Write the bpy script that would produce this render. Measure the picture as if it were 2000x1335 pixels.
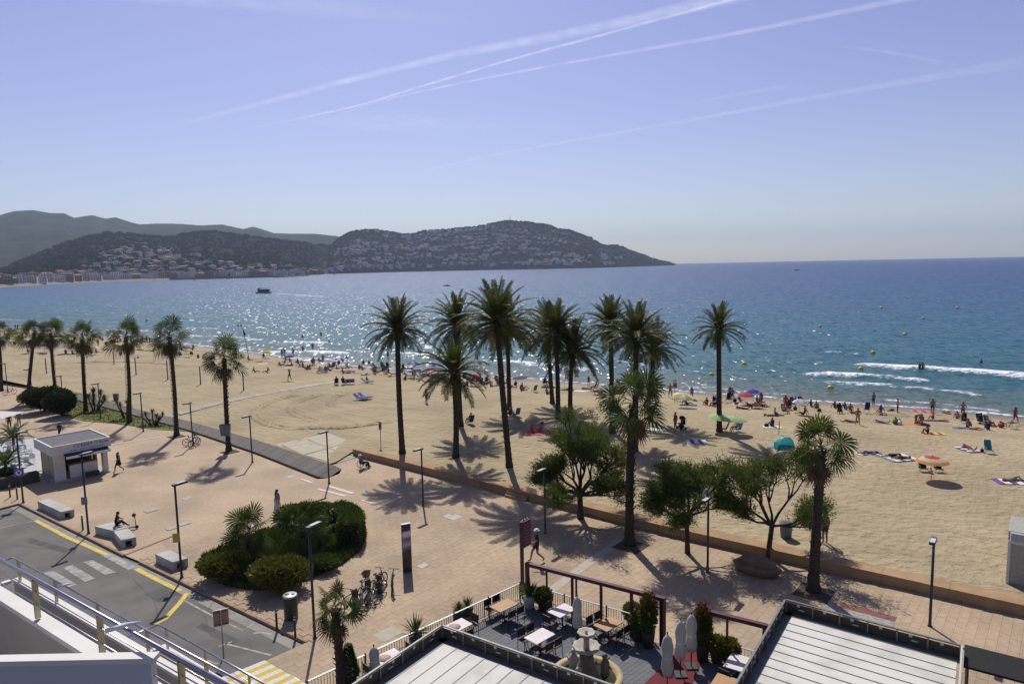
import bpy, bmesh, math, random
import numpy as np
from mathutils import Vector, Matrix, noise as mnoise
R = math.radians
random.seed(7)
for o in list(bpy.data.objects): bpy.data.objects.remove(o)
scn = bpy.context.scene
COL = scn.collection

# ------------------------------------------------------------------ camera
FPX, CAMH = 1345.0, 16.5                       # focal length in photo pixels, eye height over the promenade
ROLL = math.atan(0.0206)
PITCH = math.atan((667.5 - 519.6) * math.cos(ROLL) / FPX)
FW = Vector((0, math.cos(PITCH), -math.sin(PITCH))); UP = Vector((0, math.sin(PITCH), math.cos(PITCH))); RT = Vector((1, 0, 0))
IR = RT * math.cos(ROLL) - UP * math.sin(ROLL); IU = RT * math.sin(ROLL) + UP * math.cos(ROLL)
cam = bpy.data.cameras.new('camera'); cam_o = bpy.data.objects.new('camera', cam); COL.objects.link(cam_o)
M = Matrix((IR, IU, -FW)).transposed().to_4x4(); M.translation = (0, 0, CAMH); cam_o.matrix_world = M
cam.sensor_width = 36.0; cam.lens = FPX / 2000 * 36.0; cam.clip_start = 0.1; cam.clip_end = 400000
scn.camera = cam_o

# ------------------------------------------------------------------ sky, sun, exposure
HAZE_D = 6.5e-5
SUN_EL, SUN_AZ = R(48.5), R(-10.0)             # azimuth clockwise from +Y
world = bpy.data.worlds.new('World'); scn.world = world; world.use_nodes = True
wn = world.node_tree; wn.nodes.clear()
sky = wn.nodes.new('ShaderNodeTexSky'); sky.sky_type = 'NISHITA'; sky.sun_disc = False
sky.sun_elevation = SUN_EL; sky.sun_rotation = SUN_AZ; sky.altitude = 0
sky.air_density = 1.0; sky.dust_density = 0.6; sky.ozone_density = 2.0
tint = wn.nodes.new('ShaderNodeHueSaturation'); tint.inputs['Hue'].default_value = 0.526; tint.inputs['Saturation'].default_value = 0.97   # the photograph's violet cast
bg = wn.nodes.new('ShaderNodeBackground'); bg.inputs[1].default_value = 0.096
wo = wn.nodes.new('ShaderNodeOutputWorld')
wn.links.new(sky.outputs[0], tint.inputs['Color']); cast = wn.nodes.new('ShaderNodeMix'); cast.data_type = 'RGBA'; cast.blend_type = 'MULTIPLY'; cast.inputs[0].default_value = 1.0; cast.inputs[7].default_value = (1.00, 0.978, 1.09, 1)
wn.links.new(tint.outputs[0], cast.inputs[6]); wn.links.new(cast.outputs[2], bg.inputs[0]); wn.links.new(bg.outputs[0], wo.inputs[0])
SUNDIR = Vector((math.sin(SUN_AZ) * math.cos(SUN_EL), math.cos(SUN_AZ) * math.cos(SUN_EL), math.sin(SUN_EL)))
sl = bpy.data.lights.new('sun', 'SUN'); sl.energy = 5.0; sl.angle = R(0.53); sl.color = (1.0, 0.955, 0.89)
so = bpy.data.objects.new('sun', sl); COL.objects.link(so); so.rotation_euler = SUNDIR.to_track_quat('Z', 'Y').to_euler(); so.location = (0, 0, 60)
scn.view_settings.view_transform = 'Standard'; scn.view_settings.look = 'None'; scn.view_settings.gamma = 1.0
scn.view_settings.exposure = 0.0
scn.view_settings.use_curve_mapping = False
scn.render.engine = 'CYCLES'
cy = scn.cycles; cy.max_bounces = 5; cy.diffuse_bounces = 2; cy.glossy_bounces = 3; cy.transmission_bounces = 3; cy.transparent_max_bounces = 12
cy.volume_bounces = 0; cy.caustics_reflective = False; cy.caustics_refractive = False
cy.use_denoising = True; cy.denoiser = 'OPENIMAGEDENOISE'; cy.sample_clamp_indirect = 6.0; cy.sample_clamp_direct = 0

# ------------------------------------------------------------------ from photo pixels to places on the ground
def ray(px, py):
    return (FW * FPX + IR * (px - 1000) - IU * (py - 667.5)).normalized()
def G(px, py, z=0.0):
    d = ray(px, py); t = (z - CAMH) / d.z
    return Vector((d.x * t, d.y * t, z))
def azim(px, py, dist):                        # the point at a horizontal distance in that direction
    d = ray(px, py); k = dist / math.hypot(d.x, d.y)
    return Vector((d.x * k, d.y * k, CAMH + d.z * k))
SHORE = [(-420, 395), (-260, 293), (-178, 239.5), (-157.8, 225.3), (-105.2, 187.9), (-83.3, 171.4), (-64, 155.5), (-51.7, 143.7), (-40, 133.3), (-27.9, 123.4),
         (-21.7, 120.1), (-11, 112), (4.7, 105.4), (12, 100.8), (17.4, 97.1), (23.2, 93.6), (28.5, 90.4), (34.5, 86.8), (41, 83.6), (46.3, 80.7),
         (50.7, 77.9), (55.3, 74.2), (75, 58), (110, 30), (160, -10)]
SX = np.array([p[0] for p in SHORE]); SY = np.array([p[1] for p in SHORE])
SEA_Z = -1.2
WALL = [(-14.45, 60.2), (-0.23, 48.29), (9.15, 40.54), (23.3, 30.07), (44, 14.5)]      # foot of the sea wall, promenade side
WX = np.array([p[0] for p in WALL]); WY = np.array([p[1] for p in WALL])
U = Vector((0.79, -0.613, 0)).normalized(); V = Vector((0.613, 0.79, 0)).normalized()
def sstep(a, b, x): 
    t = np.clip((x - a) / (b - a), 0, 1); return t * t * (3 - 2 * t)
def sand_np(x, y):
    x = np.asarray(x, float); y = np.asarray(y, float)
    t = (np.interp(x, SX, SY) - y) * 0.79                         # metres inland from the water's edge
    wl = sstep(-17, -12, x)
    base = 0.03 + 0.37 * wl * 1.0
    base = base + 0.25 * sstep(18, 32, t) * (1 - wl) * sstep(40, 70, t + 25) * 0.0
    f = sstep(0, 24, t)
    z = SEA_Z + (base - SEA_Z) * f
    z = np.where(t < 6, SEA_Z + 0.035 * t + (z - SEA_Z) * np.clip(t / 6, 0, 1), z)
    z = np.where(t < 0, SEA_Z + 0.06 * t, z)
    bump = 0.05 * np.sin(x * 0.31 + y * 0.17) * np.cos(y * 0.23 - x * 0.11) + 0.03 * np.sin(x * 0.9 - y * 0.7)
    wd = (y - np.interp(x, WX, WY)) * 0.79
    inland = np.clip(wd / 8, 0, 1) * np.clip(t / 8, 0, 1)
    return z + bump * inland
def sand(x, y): return float(sand_np(x, y))
def S(px, py, dz=0.0):                          # a point on the sand (or on the sea floor) seen at this pixel
    z = 0.2
    for _ in range(8):
        p = G(px, py, z); z = 0.5 * z + 0.5 * sand(p.x, p.y)
    p = G(px, py, z); p.z = sand(p.x, p.y) + dz
    return p

# ------------------------------------------------------------------ scene helpers
def link(o, parent=None):
    COL.objects.link(o)
    if parent is not None: o.parent = parent
    return o
def tag(o, label=None, cat=None, group=None, kind=None):
    if label: o['label'] = label
    if cat: o['category'] = cat
    if group: o['group'] = group
    if kind: o['kind'] = kind
    return o
def thing(name, label, cat, loc=(0, 0, 0), rz=0.0, group=None, scale=None):
    o = bpy.data.objects.new(name, None); COL.objects.link(o); o.empty_display_size = 0.2
    o.location = loc; o.rotation_euler = (0, 0, rz)
    if scale: o.scale = (scale, scale, scale)
    return tag(o, label, cat, group)
def inst(name, me, parent=None, loc=(0, 0, 0), rot=(0, 0, 0), scale=(1, 1, 1)):
    o = bpy.data.objects.new(name, me); link(o, parent); o.location = loc; o.rotation_euler = rot
    o.scale = scale if not isinstance(scale, (int, float)) else (scale,) * 3
    return o
def copy_tree(o, parent=None):
    c = o.copy(); COL.objects.link(c); c.parent = parent
    for ch in list(o.children): copy_tree(ch, c)
    return c

class MB:
    """collects simple shapes and links them as one mesh"""
    def __init__(s): s.v = []; s.f = []; s.m = []; s.sm = []; s.mi = 0; s.smooth = False
    def add(s, vs, fs):
        b = len(s.v); s.v.extend([tuple(v) for v in vs])
        for f in fs: s.f.append([b + i for i in f]); s.m.append(s.mi); s.sm.append(s.smooth)
        return s
    def box(s, c, d, rz=0.0, tilt=None):
        x, y, z = d[0] / 2, d[1] / 2, d[2] / 2
        pts = [Vector((i * x, j * y, k * z)) for k in (-1, 1) for (i, j) in ((-1, -1), (1, -1), (1, 1), (-1, 1))]
        m = Matrix.Rotation(rz, 3, 'Z')
        if tilt is not None: m = m @ tilt
        c = Vector(c)
        return s.add([c + m @ p for p in pts], [(3, 2, 1, 0), (4, 5, 6, 7), (0, 1, 5, 4), (1, 2, 6, 5), (2, 3, 7, 6), (3, 0, 4, 7)])
    def bbox(s, c, d, b=0.02, rz=0.0):            # a box with chamfered vertical and top edges
        x, y, z = d[0] / 2, d[1] / 2, d[2]
        def ring(ix, zz):
            xx, yy = x - ix, y - ix
            return [(-xx + b, -yy, zz), (xx - b, -yy, zz), (xx, -yy + b, zz), (xx, yy - b, zz), (xx - b, yy, zz), (-xx + b, yy, zz), (-xx, yy - b, zz), (-xx, -yy + b, zz)]
        m = Matrix.Rotation(rz, 3, 'Z'); c = Vector(c)
        vs = [c + m @ Vector(p) for p in ring(0, 0) + ring(0, z - b) + ring(b * 0.8, z)]
        fs = [tuple(reversed(range(8))), tuple(range(16, 24))]
        for k in (0, 8):
            for i in range(8): fs.append((k + i, k + (i + 1) % 8, k + 8 + (i + 1) % 8, k + 8 + i))
        return s.add(vs, fs)
    def beam(s, a, b, w, h, up=(0, 0, 1)):
        a = Vector(a); b = Vector(b); d = (b - a); L = d.length; d.normalize()
        sd = d.cross(Vector(up))
        if sd.length < 1e-4: sd = d.cross(Vector((1, 0, 0)))
        sd.normalize(); u = sd.cross(d)
        vs = [p + sd * (i * w / 2) + u * (j * h / 2) for p in (a, b) for (i, j) in ((-1, -1), (1, -1), (1, 1), (-1, 1))]
        return s.add(vs, [(0, 1, 2, 3), (7, 6, 5, 4), (0, 4, 5, 1), (1, 5, 6, 2), (2, 6, 7, 3), (3, 7, 4, 0)])
    def tube(s, pts, rad, n=8, cap=True):
        pts = [Vector(p) for p in pts]
        if isinstance(rad, (int, float)): rad = [rad] * len(pts)
        vs = []; prev = None
        for i, p in enumerate(pts):
            d = (pts[min(i + 1, len(pts) - 1)] - pts[max(i - 1, 0)]).normalized()
            if prev is None:
                ref = Vector((0, 0, 1)) if abs(d.z) < 0.9 else Vector((1, 0, 0))
                prev = d.cross(ref).normalized()
            a = (prev - d * prev.dot(d)).normalized(); prev = a; b = d.cross(a)
            for k in range(n):
                t = 2 * math.pi * k / n; vs.append(p + (a * math.cos(t) + b * math.sin(t)) * rad[i])
        fs = []
        for i in range(len(pts) - 1):
            for k in range(n): fs.append((i * n + k, i * n + (k + 1) % n, (i + 1) * n + (k + 1) % n, (i + 1) * n + k))
        if cap: fs.append(tuple(reversed(range(n)))); fs.append(tuple(range((len(pts) - 1) * n, len(pts) * n)))
        sm = s.smooth; s.smooth = True; s.add(vs, fs); s.smooth = sm
        return s
    def lathe(s, prof, n=16, c=(0, 0, 0), wob=None):
        vs = []
        for i, (r, z) in enumerate(prof):
            for k in range(n):
                t = 2 * math.pi * k / n; rr = r * (wob(i, k, t) if wob else 1)
                vs.append((c[0] + rr * math.cos(t), c[1] + rr * math.sin(t), c[2] + z))
        fs = []
        for i in range(len(prof) - 1):
            for k in range(n): fs.append((i * n + k, i * n + (k + 1) % n, (i + 1) * n + (k + 1) % n, (i + 1) * n + k))
        fs.append(tuple(reversed(range(n)))); fs.append(tuple(range((len(prof) - 1) * n, len(prof) * n)))
        sm = s.smooth; s.smooth = True; s.add(vs, fs); s.smooth = sm
        return s
    def prism(s, poly, z0, z1):
        n = len(poly); a = sum(poly[i][0] * poly[(i + 1) % n][1] - poly[(i + 1) % n][0] * poly[i][1] for i in range(n))
        if a < 0: poly = list(reversed(poly))
        vs = [(p[0], p[1], z0) for p in poly] + [(p[0], p[1], z1) for p in poly]
        fs = [tuple(reversed(range(n))), tuple(range(n, 2 * n))] + [(i, (i + 1) % n, n + (i + 1) % n, n + i) for i in range(n)]
        return s.add(vs, fs)
    def sheet(s, poly, z):
        n = len(poly); a = sum(poly[i][0] * poly[(i + 1) % n][1] - poly[(i + 1) % n][0] * poly[i][1] for i in range(n))
        if a < 0: poly = list(reversed(poly))
        return s.add([(p[0], p[1], z) for p in poly], [tuple(range(n))])
    def ball(s, c, r, n=10, m=6, sq=(1, 1, 1), wob=0.0, rnd=random):
        vs = [(c[0], c[1], c[2] - r * sq[2])]
        for i in range(1, m):
            ph = math.pi * i / m
            for k in range(n):
                t = 2 * math.pi * k / n; q = r * (1 + wob * (rnd.random() - 0.5) * 2)
                vs.append((c[0] + q * sq[0] * math.sin(ph) * math.cos(t), c[1] + q * sq[1] * math.sin(ph) * math.sin(t), c[2] - q * sq[2] * math.cos(ph)))
        vs.append((c[0], c[1], c[2] + r * sq[2])); fs = []
        for k in range(n): fs.append((0, 1 + (k + 1) % n, 1 + k))
        for i in range(m - 2):
            for k in range(n): fs.append((1 + i * n + k, 1 + i * n + (k + 1) % n, 1 + (i + 1) * n + (k + 1) % n, 1 + (i + 1) * n + k))
        b = 1 + (m - 2) * n; top = len(vs) - 1
        for k in range(n): fs.append((b + k, b + (k + 1) % n, top))
        sm = s.smooth; s.smooth = True; s.add(vs, fs); s.smooth = sm
        return s
    def mesh(s, name, mats):
        me = bpy.data.meshes.new(name); me.from_pydata(s.v, [], s.f)
        for m in (mats if isinstance(mats, (list, tuple)) else [mats]): me.materials.append(m)
        me.polygons.foreach_set('material_index', s.m); me.polygons.foreach_set('use_smooth', s.sm); me.update()
        return me
    def build(s, name, mats, parent=None, loc=(0, 0, 0), rz=0.0):
        return inst(name, s.mesh(name, mats), parent, loc, (0, 0, rz))

# ------------------------------------------------------------------ materials
MATS = {}
def pm(name, c1, c2=None, scale=6.0, rough=0.8, bump=0.0, spec=0.3, metal=0.0, var=0.0, trans=0.0, detail=4.0, stretch=None, contrast=(0.35, 0.65), bscale=None, coat=0.0):
    """principled material: two colours mixed by noise, optional per-object variation, relief and translucency"""
    if name in MATS: return MATS[name]
    m = bpy.data.materials.new(name); m.use_nodes = True; nt = m.node_tree; N = nt.nodes; L = nt.links
    p = N['Principled BSDF']; p.inputs['Roughness'].default_value = rough; p.inputs['Metallic'].default_value = metal
    p.inputs['Specular IOR Level'].default_value = spec; p.inputs['Coat Weight'].default_value = coat
    if c2 is None: c2 = tuple(c * 0.82 for c in c1)
    tc = N.new('ShaderNodeTexCoord'); mp = N.new('ShaderNodeMapping'); L.new(tc.outputs['Object'], mp.inputs[0])
    if stretch: mp.inputs['Scale'].default_value = stretch
    nz = N.new('ShaderNodeTexNoise'); nz.inputs['Scale'].default_value = scale; nz.inputs['Detail'].default_value = detail
    L.new(mp.outputs[0], nz.inputs['Vector'])
    rp = N.new('ShaderNodeMapRange'); rp.inputs[1].default_value = contrast[0]; rp.inputs[2].default_value = contrast[1]
    L.new(nz.outputs[0], rp.inputs[0])
    mx = N.new('ShaderNodeMix'); mx.data_type = 'RGBA'; mx.inputs[6].default_value = (*c1, 1); mx.inputs[7].default_value = (*c2, 1)
    L.new(rp.outputs[0], mx.inputs[0]); out = mx.outputs[2]
    if var:
        oi = N.new('ShaderNodeObjectInfo'); gi = N.new('ShaderNodeNewGeometry'); ad = N.new('ShaderNodeMath'); ad.operation = 'ADD'
        L.new(oi.outputs['Random'], ad.inputs[0]); L.new(gi.outputs['Random Per Island'], ad.inputs[1])
        fr = N.new('ShaderNodeMath'); fr.operation = 'FRACT'; L.new(ad.outputs[0], fr.inputs[0])
        mr = N.new('ShaderNodeMapRange'); mr.inputs[3].default_value = 1 - var; mr.inputs[4].default_value = 1 + var; L.new(fr.outputs[0], mr.inputs[0])
        ml = N.new('ShaderNodeMix'); ml.data_type = 'RGBA'; ml.blend_type = 'MULTIPLY'; ml.inputs[0].default_value = 1
        L.new(out, ml.inputs[6]); L.new(mr.outputs[0], ml.inputs[7]); out = ml.outputs[2]
    L.new(out, p.inputs['Base Color'])
    if bump:
        bn = N.new('ShaderNodeTexNoise'); bn.inputs['Scale'].default_value = bscale or scale * 4; bn.inputs['Detail'].default_value = 3
        L.new(mp.outputs[0], bn.inputs['Vector'])
        bp = N.new('ShaderNodeBump'); bp.inputs['Strength'].default_value = min(1, bump); bp.inputs['Distance'].default_value = 0.02
        L.new(bn.outputs[0], bp.inputs['Height']); L.new(bp.outputs[0], p.inputs['Normal'])
    if trans:
        tr = N.new('ShaderNodeBsdfTranslucent'); L.new(out, tr.inputs[0]); ms = N.new('ShaderNodeMixShader'); ms.inputs[0].default_value = trans
        o = N['Material Output']; L.new(p.outputs[0], ms.inputs[1]); L.new(tr.outputs[0], ms.inputs[2]); L.new(ms.outputs[0], o.inputs[0])
    MATS[name] = m
    return m
def flat(name, c, rough=0.7, var=0.0, spec=0.3, metal=0.0, trans=0.0):
    return pm(name, c, tuple(v * 0.88 for v in c), scale=9, rough=rough, var=var, spec=spec, metal=metal, trans=trans)
# ================================================================== the setting
def grid_mesh(name, X, Y, Z, mat, attrs=None, smooth=True):
    n, m = X.shape
    me = bpy.data.meshes.new(name)
    co = np.stack([X, Y, Z], -1).reshape(-1, 3).astype(np.float32)
    i, j = np.meshgrid(np.arange(n - 1), np.arange(m - 1), indexing='ij'); a = (i * m + j).ravel()
    q = np.stack([a, a + 1, a + m + 1, a + m], 1).astype(np.int32)
    e1 = co[q[0, 1]] - co[q[0, 0]]; e2 = co[q[0, 3]] - co[q[0, 0]]
    if e1[0] * e2[1] - e1[1] * e2[0] < 0: q = q[:, ::-1].copy()
    me.vertices.add(len(co)); me.vertices.foreach_set('co', co.ravel())
    me.loops.add(q.size); me.loops.foreach_set('vertex_index', q.ravel())
    me.polygons.add(len(q)); me.polygons.foreach_set('loop_start', np.arange(0, q.size, 4, dtype=np.int32))
    me.polygons.foreach_set('use_smooth', np.full(len(q), smooth))
    me.update(calc_edges=True)
    for k, arr in (attrs or {}).items():
        at = me.attributes.new(k, 'FLOAT', 'POINT'); at.data.foreach_set('value', np.ascontiguousarray(arr.reshape(-1), dtype=np.float32))
    me.materials.append(mat)
    return me
def vnoise(x, y, s, seed=0):                     # smooth value noise with numpy
    x = np.asarray(x) * s + seed * 17.3; y = np.asarray(y) * s - seed * 9.1
    xi = np.floor(x); yi = np.floor(y); fx = x - xi; fy = y - yi
    h = lambda a, b: np.modf(np.abs(np.sin(a * 127.1 + b * 311.7 + seed) * 43758.5453))[0]
    fx = fx * fx * (3 - 2 * fx); fy = fy * fy * (3 - 2 * fy)
    return (h(xi, yi) * (1 - fx) + h(xi + 1, yi) * fx) * (1 - fy) + (h(xi, yi + 1) * (1 - fx) + h(xi + 1, yi + 1) * fx) * fy

# ---- sand
def sand_material():
    m = bpy.data.materials.new('sand'); m.use_nodes = True; N = m.node_tree.nodes; L = m.node_tree.links; p = N['Principled BSDF']
    p.inputs['Roughness'].default_value = 0.95; p.inputs['Specular IOR Level'].default_value = 0.15
    tc = N.new('ShaderNodeTexCoord'); mp = N.new('ShaderNodeMapping'); mp.inputs['Rotation'].default_value = (0, 0, R(38)); L.new(tc.outputs['Object'], mp.inputs[0])
    st = N.new('ShaderNodeMapping'); st.inputs['Scale'].default_value = (0.22, 1, 1); L.new(mp.outputs[0], st.inputs[0])
    n1 = N.new('ShaderNodeTexNoise'); n1.inputs['Scale'].default_value = 0.12; n1.inputs['Detail'].default_value = 5; L.new(mp.outputs[0], n1.inputs[0])
    n2 = N.new('ShaderNodeTexNoise'); n2.inputs['Scale'].default_value = 0.9; n2.inputs['Detail'].default_value = 4; L.new(st.outputs[0], n2.inputs[0])
    n3 = N.new('ShaderNodeTexNoise'); n3.inputs['Scale'].default_value = 1.9; n3.inputs['Detail'].default_value = 3; n3.inputs['Roughness'].default_value = 0.6; L.new(tc.outputs['Object'], n3.inputs[0])
    v1 = N.new('ShaderNodeTexVoronoi'); v1.inputs['Scale'].default_value = 1.7; L.new(tc.outputs['Object'], v1.inputs[0])
    a = N.new('ShaderNodeMix'); a.data_type = 'RGBA'; a.inputs[6].default_value = (0.375, 0.305, 0.190, 1); a.inputs[7].default_value = (0.298, 0.242, 0.150, 1)
    r1 = N.new('ShaderNodeMapRange'); r1.inputs[1].default_value = 0.38; r1.inputs[2].default_value = 0.66; L.new(n1.outputs[0], r1.inputs[0]); L.new(r1.outputs[0], a.inputs[0])
    b = N.new('ShaderNodeMix'); b.data_type = 'RGBA'; b.blend_type = 'MULTIPLY'; L.new(a.outputs[2], b.inputs[6])
    r2 = N.new('ShaderNodeMapRange'); r2.inputs[1].default_value = 0.42; r2.inputs[2].default_value = 0.7; r2.inputs[3].default_value = 0; r2.inputs[4].default_value = 0.55; L.new(n2.outputs[0], r2.inputs[0]); L.new(r2.outputs[0], b.inputs[0])
    b.inputs[7].default_value = (0.80, 0.78, 0.74, 1)
    w = N.new('ShaderNodeAttribute'); w.attribute_name = 'wet'
    c = N.new('ShaderNodeMix'); c.data_type = 'RGBA'; L.new(w.outputs['Fac'], c.inputs[0]); L.new(b.outputs[2], c.inputs[6]); c.inputs[7].default_value = (0.20, 0.150, 0.098, 1)
    L.new(c.outputs[2], p.inputs['Base Color'])
    rr = N.new('ShaderNodeMapRange'); rr.inputs[3].default_value = 0.95; rr.inputs[4].default_value = 0.42; L.new(w.outputs['Fac'], rr.inputs[0]); L.new(rr.outputs[0], p.inputs['Roughness'])
    s1 = N.new('ShaderNodeMath'); s1.operation = 'MULTIPLY_ADD'; L.new(n3.outputs[0], s1.inputs[0]); s1.inputs[1].default_value = 1.0; 
    s0 = N.new('ShaderNodeMath'); s0.operation = 'MULTIPLY_ADD'; L.new(v1.outputs['Distance'], s0.inputs[0]); s0.inputs[1].default_value = 0.45; L.new(n2.outputs[0], s0.inputs[2]); L.new(s0.outputs[0], s1.inputs[2])
    iw = N.new('ShaderNodeMapRange'); iw.inputs[3].default_value = 0.95; iw.inputs[4].default_value = 0.05; L.new(w.outputs['Fac'], iw.inputs[0])
    bp = N.new('ShaderNodeBump'); bp.inputs['Distance'].default_value = 0.22; L.new(iw.outputs[0], bp.inputs['Strength']); L.new(s1.outputs[0], bp.inputs['Height']); L.new(bp.outputs[0], p.inputs['Normal'])
    return m
LOWX = np.array([-330, -82.2, -40.8, -37.6, -25.2, -15.6, -14.6, -0.2, 9.2, 23.4, 44, 140]); LOWY = np.array([290, 108.2, 77.9, 75.4, 65.0, 56.6, 60.6, 48.7, 40.9, 30.5, 15.0, -60])
xs = np.concatenate([np.arange(-330, -100, 3.0), np.arange(-100, 75, 0.7), np.arange(75, 140, 4.0)])
tt = np.linspace(0, 1, 190); X, T = np.meshgrid(xs, tt, indexing='ij')
ylo = np.interp(X, LOWX, LOWY) - 0.05; yhi = np.interp(X, SX, SY) + 26
Y = ylo + (yhi - ylo) * T; Z = sand_np(X, Y)
inl = (np.interp(X, SX, SY) - Y) * 0.79
wet = 1 - sstep(0.3, 4.6, inl + 1.5 * (vnoise(X, Y, 0.25, 3) - 0.5))
Z = Z + 0.05 * (vnoise(X, Y, 0.8, 5) - 0.5) * sstep(2, 8, inl) * sstep(0, 3, Y - ylo)
SANDM = sand_material()
tag(inst('beach', grid_mesh('beach', X, Y, Z, SANDM, {'wet': wet})), 'wide sandy beach between the sea wall and the water', 'beach', kind='structure')

# ---- sea
FOAM = [  # (pixels along the crest, half width in metres, strength, crest height)
    ([(1648, 712), (1720, 715), (1800, 719), (1900, 727), (2000, 735), (2080, 741)], 1.55, 1.0, 0.55),
    ([(1555, 731), (1640, 731), (1740, 737), (1836, 745)], 1.1, 1.0, 0.4), ([(1500, 712), (1560, 706), (1650, 711)], .6, .5, .35), ([(1280, 722), (1360, 727), (1450, 733)], .6, .55, .25), ([(1300, 752), (1390, 757), (1480, 766), (1570, 773)], .8, .6, .1), ([(1700, 778), (1800, 786), (1900, 796), (1990, 806)], .9, .6, .1),
    ([(1588, 746), (1660, 747), (1740, 753), (1800, 759), (1880, 768), (1945, 774)], 0.9, 0.8, 0.3),
    ([(1640, 752), (1700, 752), (1760, 757)], 1.0, 0.5, 0.1),
    ([(1600, 689), (1640, 690), (1690, 695)], 0.5, 0.7, 0.35),
    ([(955, 703), (1010, 708), (1060, 714), (1110, 720), (1180, 726)], 1.4, 0.9, 0.3),
    ([(1190, 703), (1240, 708), (1275, 713)], 1.0, 0.7, 0.2),
    ([(720, 691), (780, 690), (850, 694), (940, 699)], 1.2, 0.8, 0.25),
    ([(770, 676), (850, 677), (960, 680), (1050, 686)], 0.8, 0.5, 0.2),
    ([(500, 689), (560, 687), (640, 688), (700, 693)], 1.8, 0.9, 0.25),
    ([(545, 668), (600, 668), (650, 671)], 1.2, 0.9, 0.3),
    ([(360, 658), (420, 657), (480, 661), (520, 666)], 1.2, 0.8, 0.25),
    ([(355, 640), (400, 641), (440, 643)], 1.0, 0.7, 0.2), ([(200, 644), (260, 645), (300, 648)], 1.2, 0.8, 0.25),
    ([(20, 634), (70, 633), (130, 637)], 1.5, 0.7, 0.2), ([(560, 697), (640, 701), (700, 708)], 1.2, 0.7, 0.1),
    ([(380, 676), (450, 678), (500, 683)], 1.2, 0.7, 0.1),
    ([(-60, 622), (0, 624), (60, 625)], 2.0, 0.5, 0.2),
    ([(532, 572.5), (560, 574), (600, 576.5), (650, 580)], 1.6, 0.85, 0.05), ([(650, 580), (700, 583), (770, 586)], 2.2, 0.35, 0.0),   # wake of the ferry
    ([(1570, 528), (1700, 527.2), (1790, 526.6)], 9.0, 0.4, 0.0)]
ang = np.linspace(R(-62), R(60), 900); rad = 58 * (14000 / 58) ** (np.linspace(0, 1, 480))
A, RD = np.meshgrid(ang, rad, indexing='ij'); X = RD * np.sin(A); Y = RD * np.cos(A)
off = (Y - np.interp(X, SX, SY)) * 0.79                       # metres out from the water's edge
off = np.where(X > 55.3, np.maximum(off, (Y - 74.2 + 0.8 * (X - 55.3)) * 0.78), off)
near = np.exp(-np.maximum(off, 0) / 160)
Z = SEA_Z + 0.10 * near * (np.sin(off * 0.42 + 0.5 * vnoise(X, Y, 0.03, 2) * 9) + 0.8 * (vnoise(X, Y, 0.12, 4) - 0.5) * 2) * sstep(0, 14, off)
Z += 0.16 * near * (vnoise(X + 0.6 * Y, Y - 0.6 * X, 0.30, 8) - 0.5) * sstep(1, 10, off)
foam = 0.75 * np.exp(-((off - 0.5 - 1.3 * vnoise(X, Y, 0.10, 6)) / 0.65) ** 2)
foam = np.maximum(foam, 0.40 * np.exp(-((off - 4.5 - 4 * vnoise(X, Y, 0.06, 9)) / 0.7) ** 2) * sstep(0.45, 0.75, vnoise(X, Y, 0.05, 12)))
for pts, hw, st, ch in FOAM:
    W = [G(a, b, SEA_Z) for a, b in pts]; best = np.full(X.shape, 1e9); tb = np.zeros(X.shape); sgn = np.zeros(X.shape)
    box = (X > min(p.x for p in W) - 20) & (X < max(p.x for p in W) + 20) & (Y > min(p.y for p in W) - 20) & (Y < max(p.y for p in W) + 20)
    if not box.any(): continue
    xb, yb = X[box], Y[box]; bb = np.full(xb.shape, 1e9); tp = np.zeros(xb.shape); sg = np.zeros(xb.shape); n = len(W) - 1
    for i in range(n):
        a, b = W[i], W[i + 1]; dx, dy = b.x - a.x, b.y - a.y; L2 = dx * dx + dy * dy
        t = np.clip(((xb - a.x) * dx + (yb - a.y) * dy) / L2, 0, 1); ex = xb - a.x - t * dx; ey = yb - a.y - t * dy; d = np.hypot(ex, ey)
        k = d < bb; bb[k] = d[k]; tp[k] = (i + t[k]) / n; sg[k] = np.sign(ex * dy - ey * dx)[k]
    end = sstep(0, 0.12, tp) * (1 - sstep(0.85, 1.0, tp)); hwv = hw * (0.30 + 0.55 * vnoise(xb, yb, 0.35, 11) + 0.45 * vnoise(xb, yb, 0.12, 21))
    far_side = np.where(sg < 0, 0.8, 1.9)                       # the seaward face drops faster than the foam trailing landward
    foam[box] = np.maximum(foam[box], st * end * np.exp(-(bb / (hwv * far_side)) ** 2))
    Z[box] += ch * end * np.exp(-(bb / (hw * 1.3)) ** 2)
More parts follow.
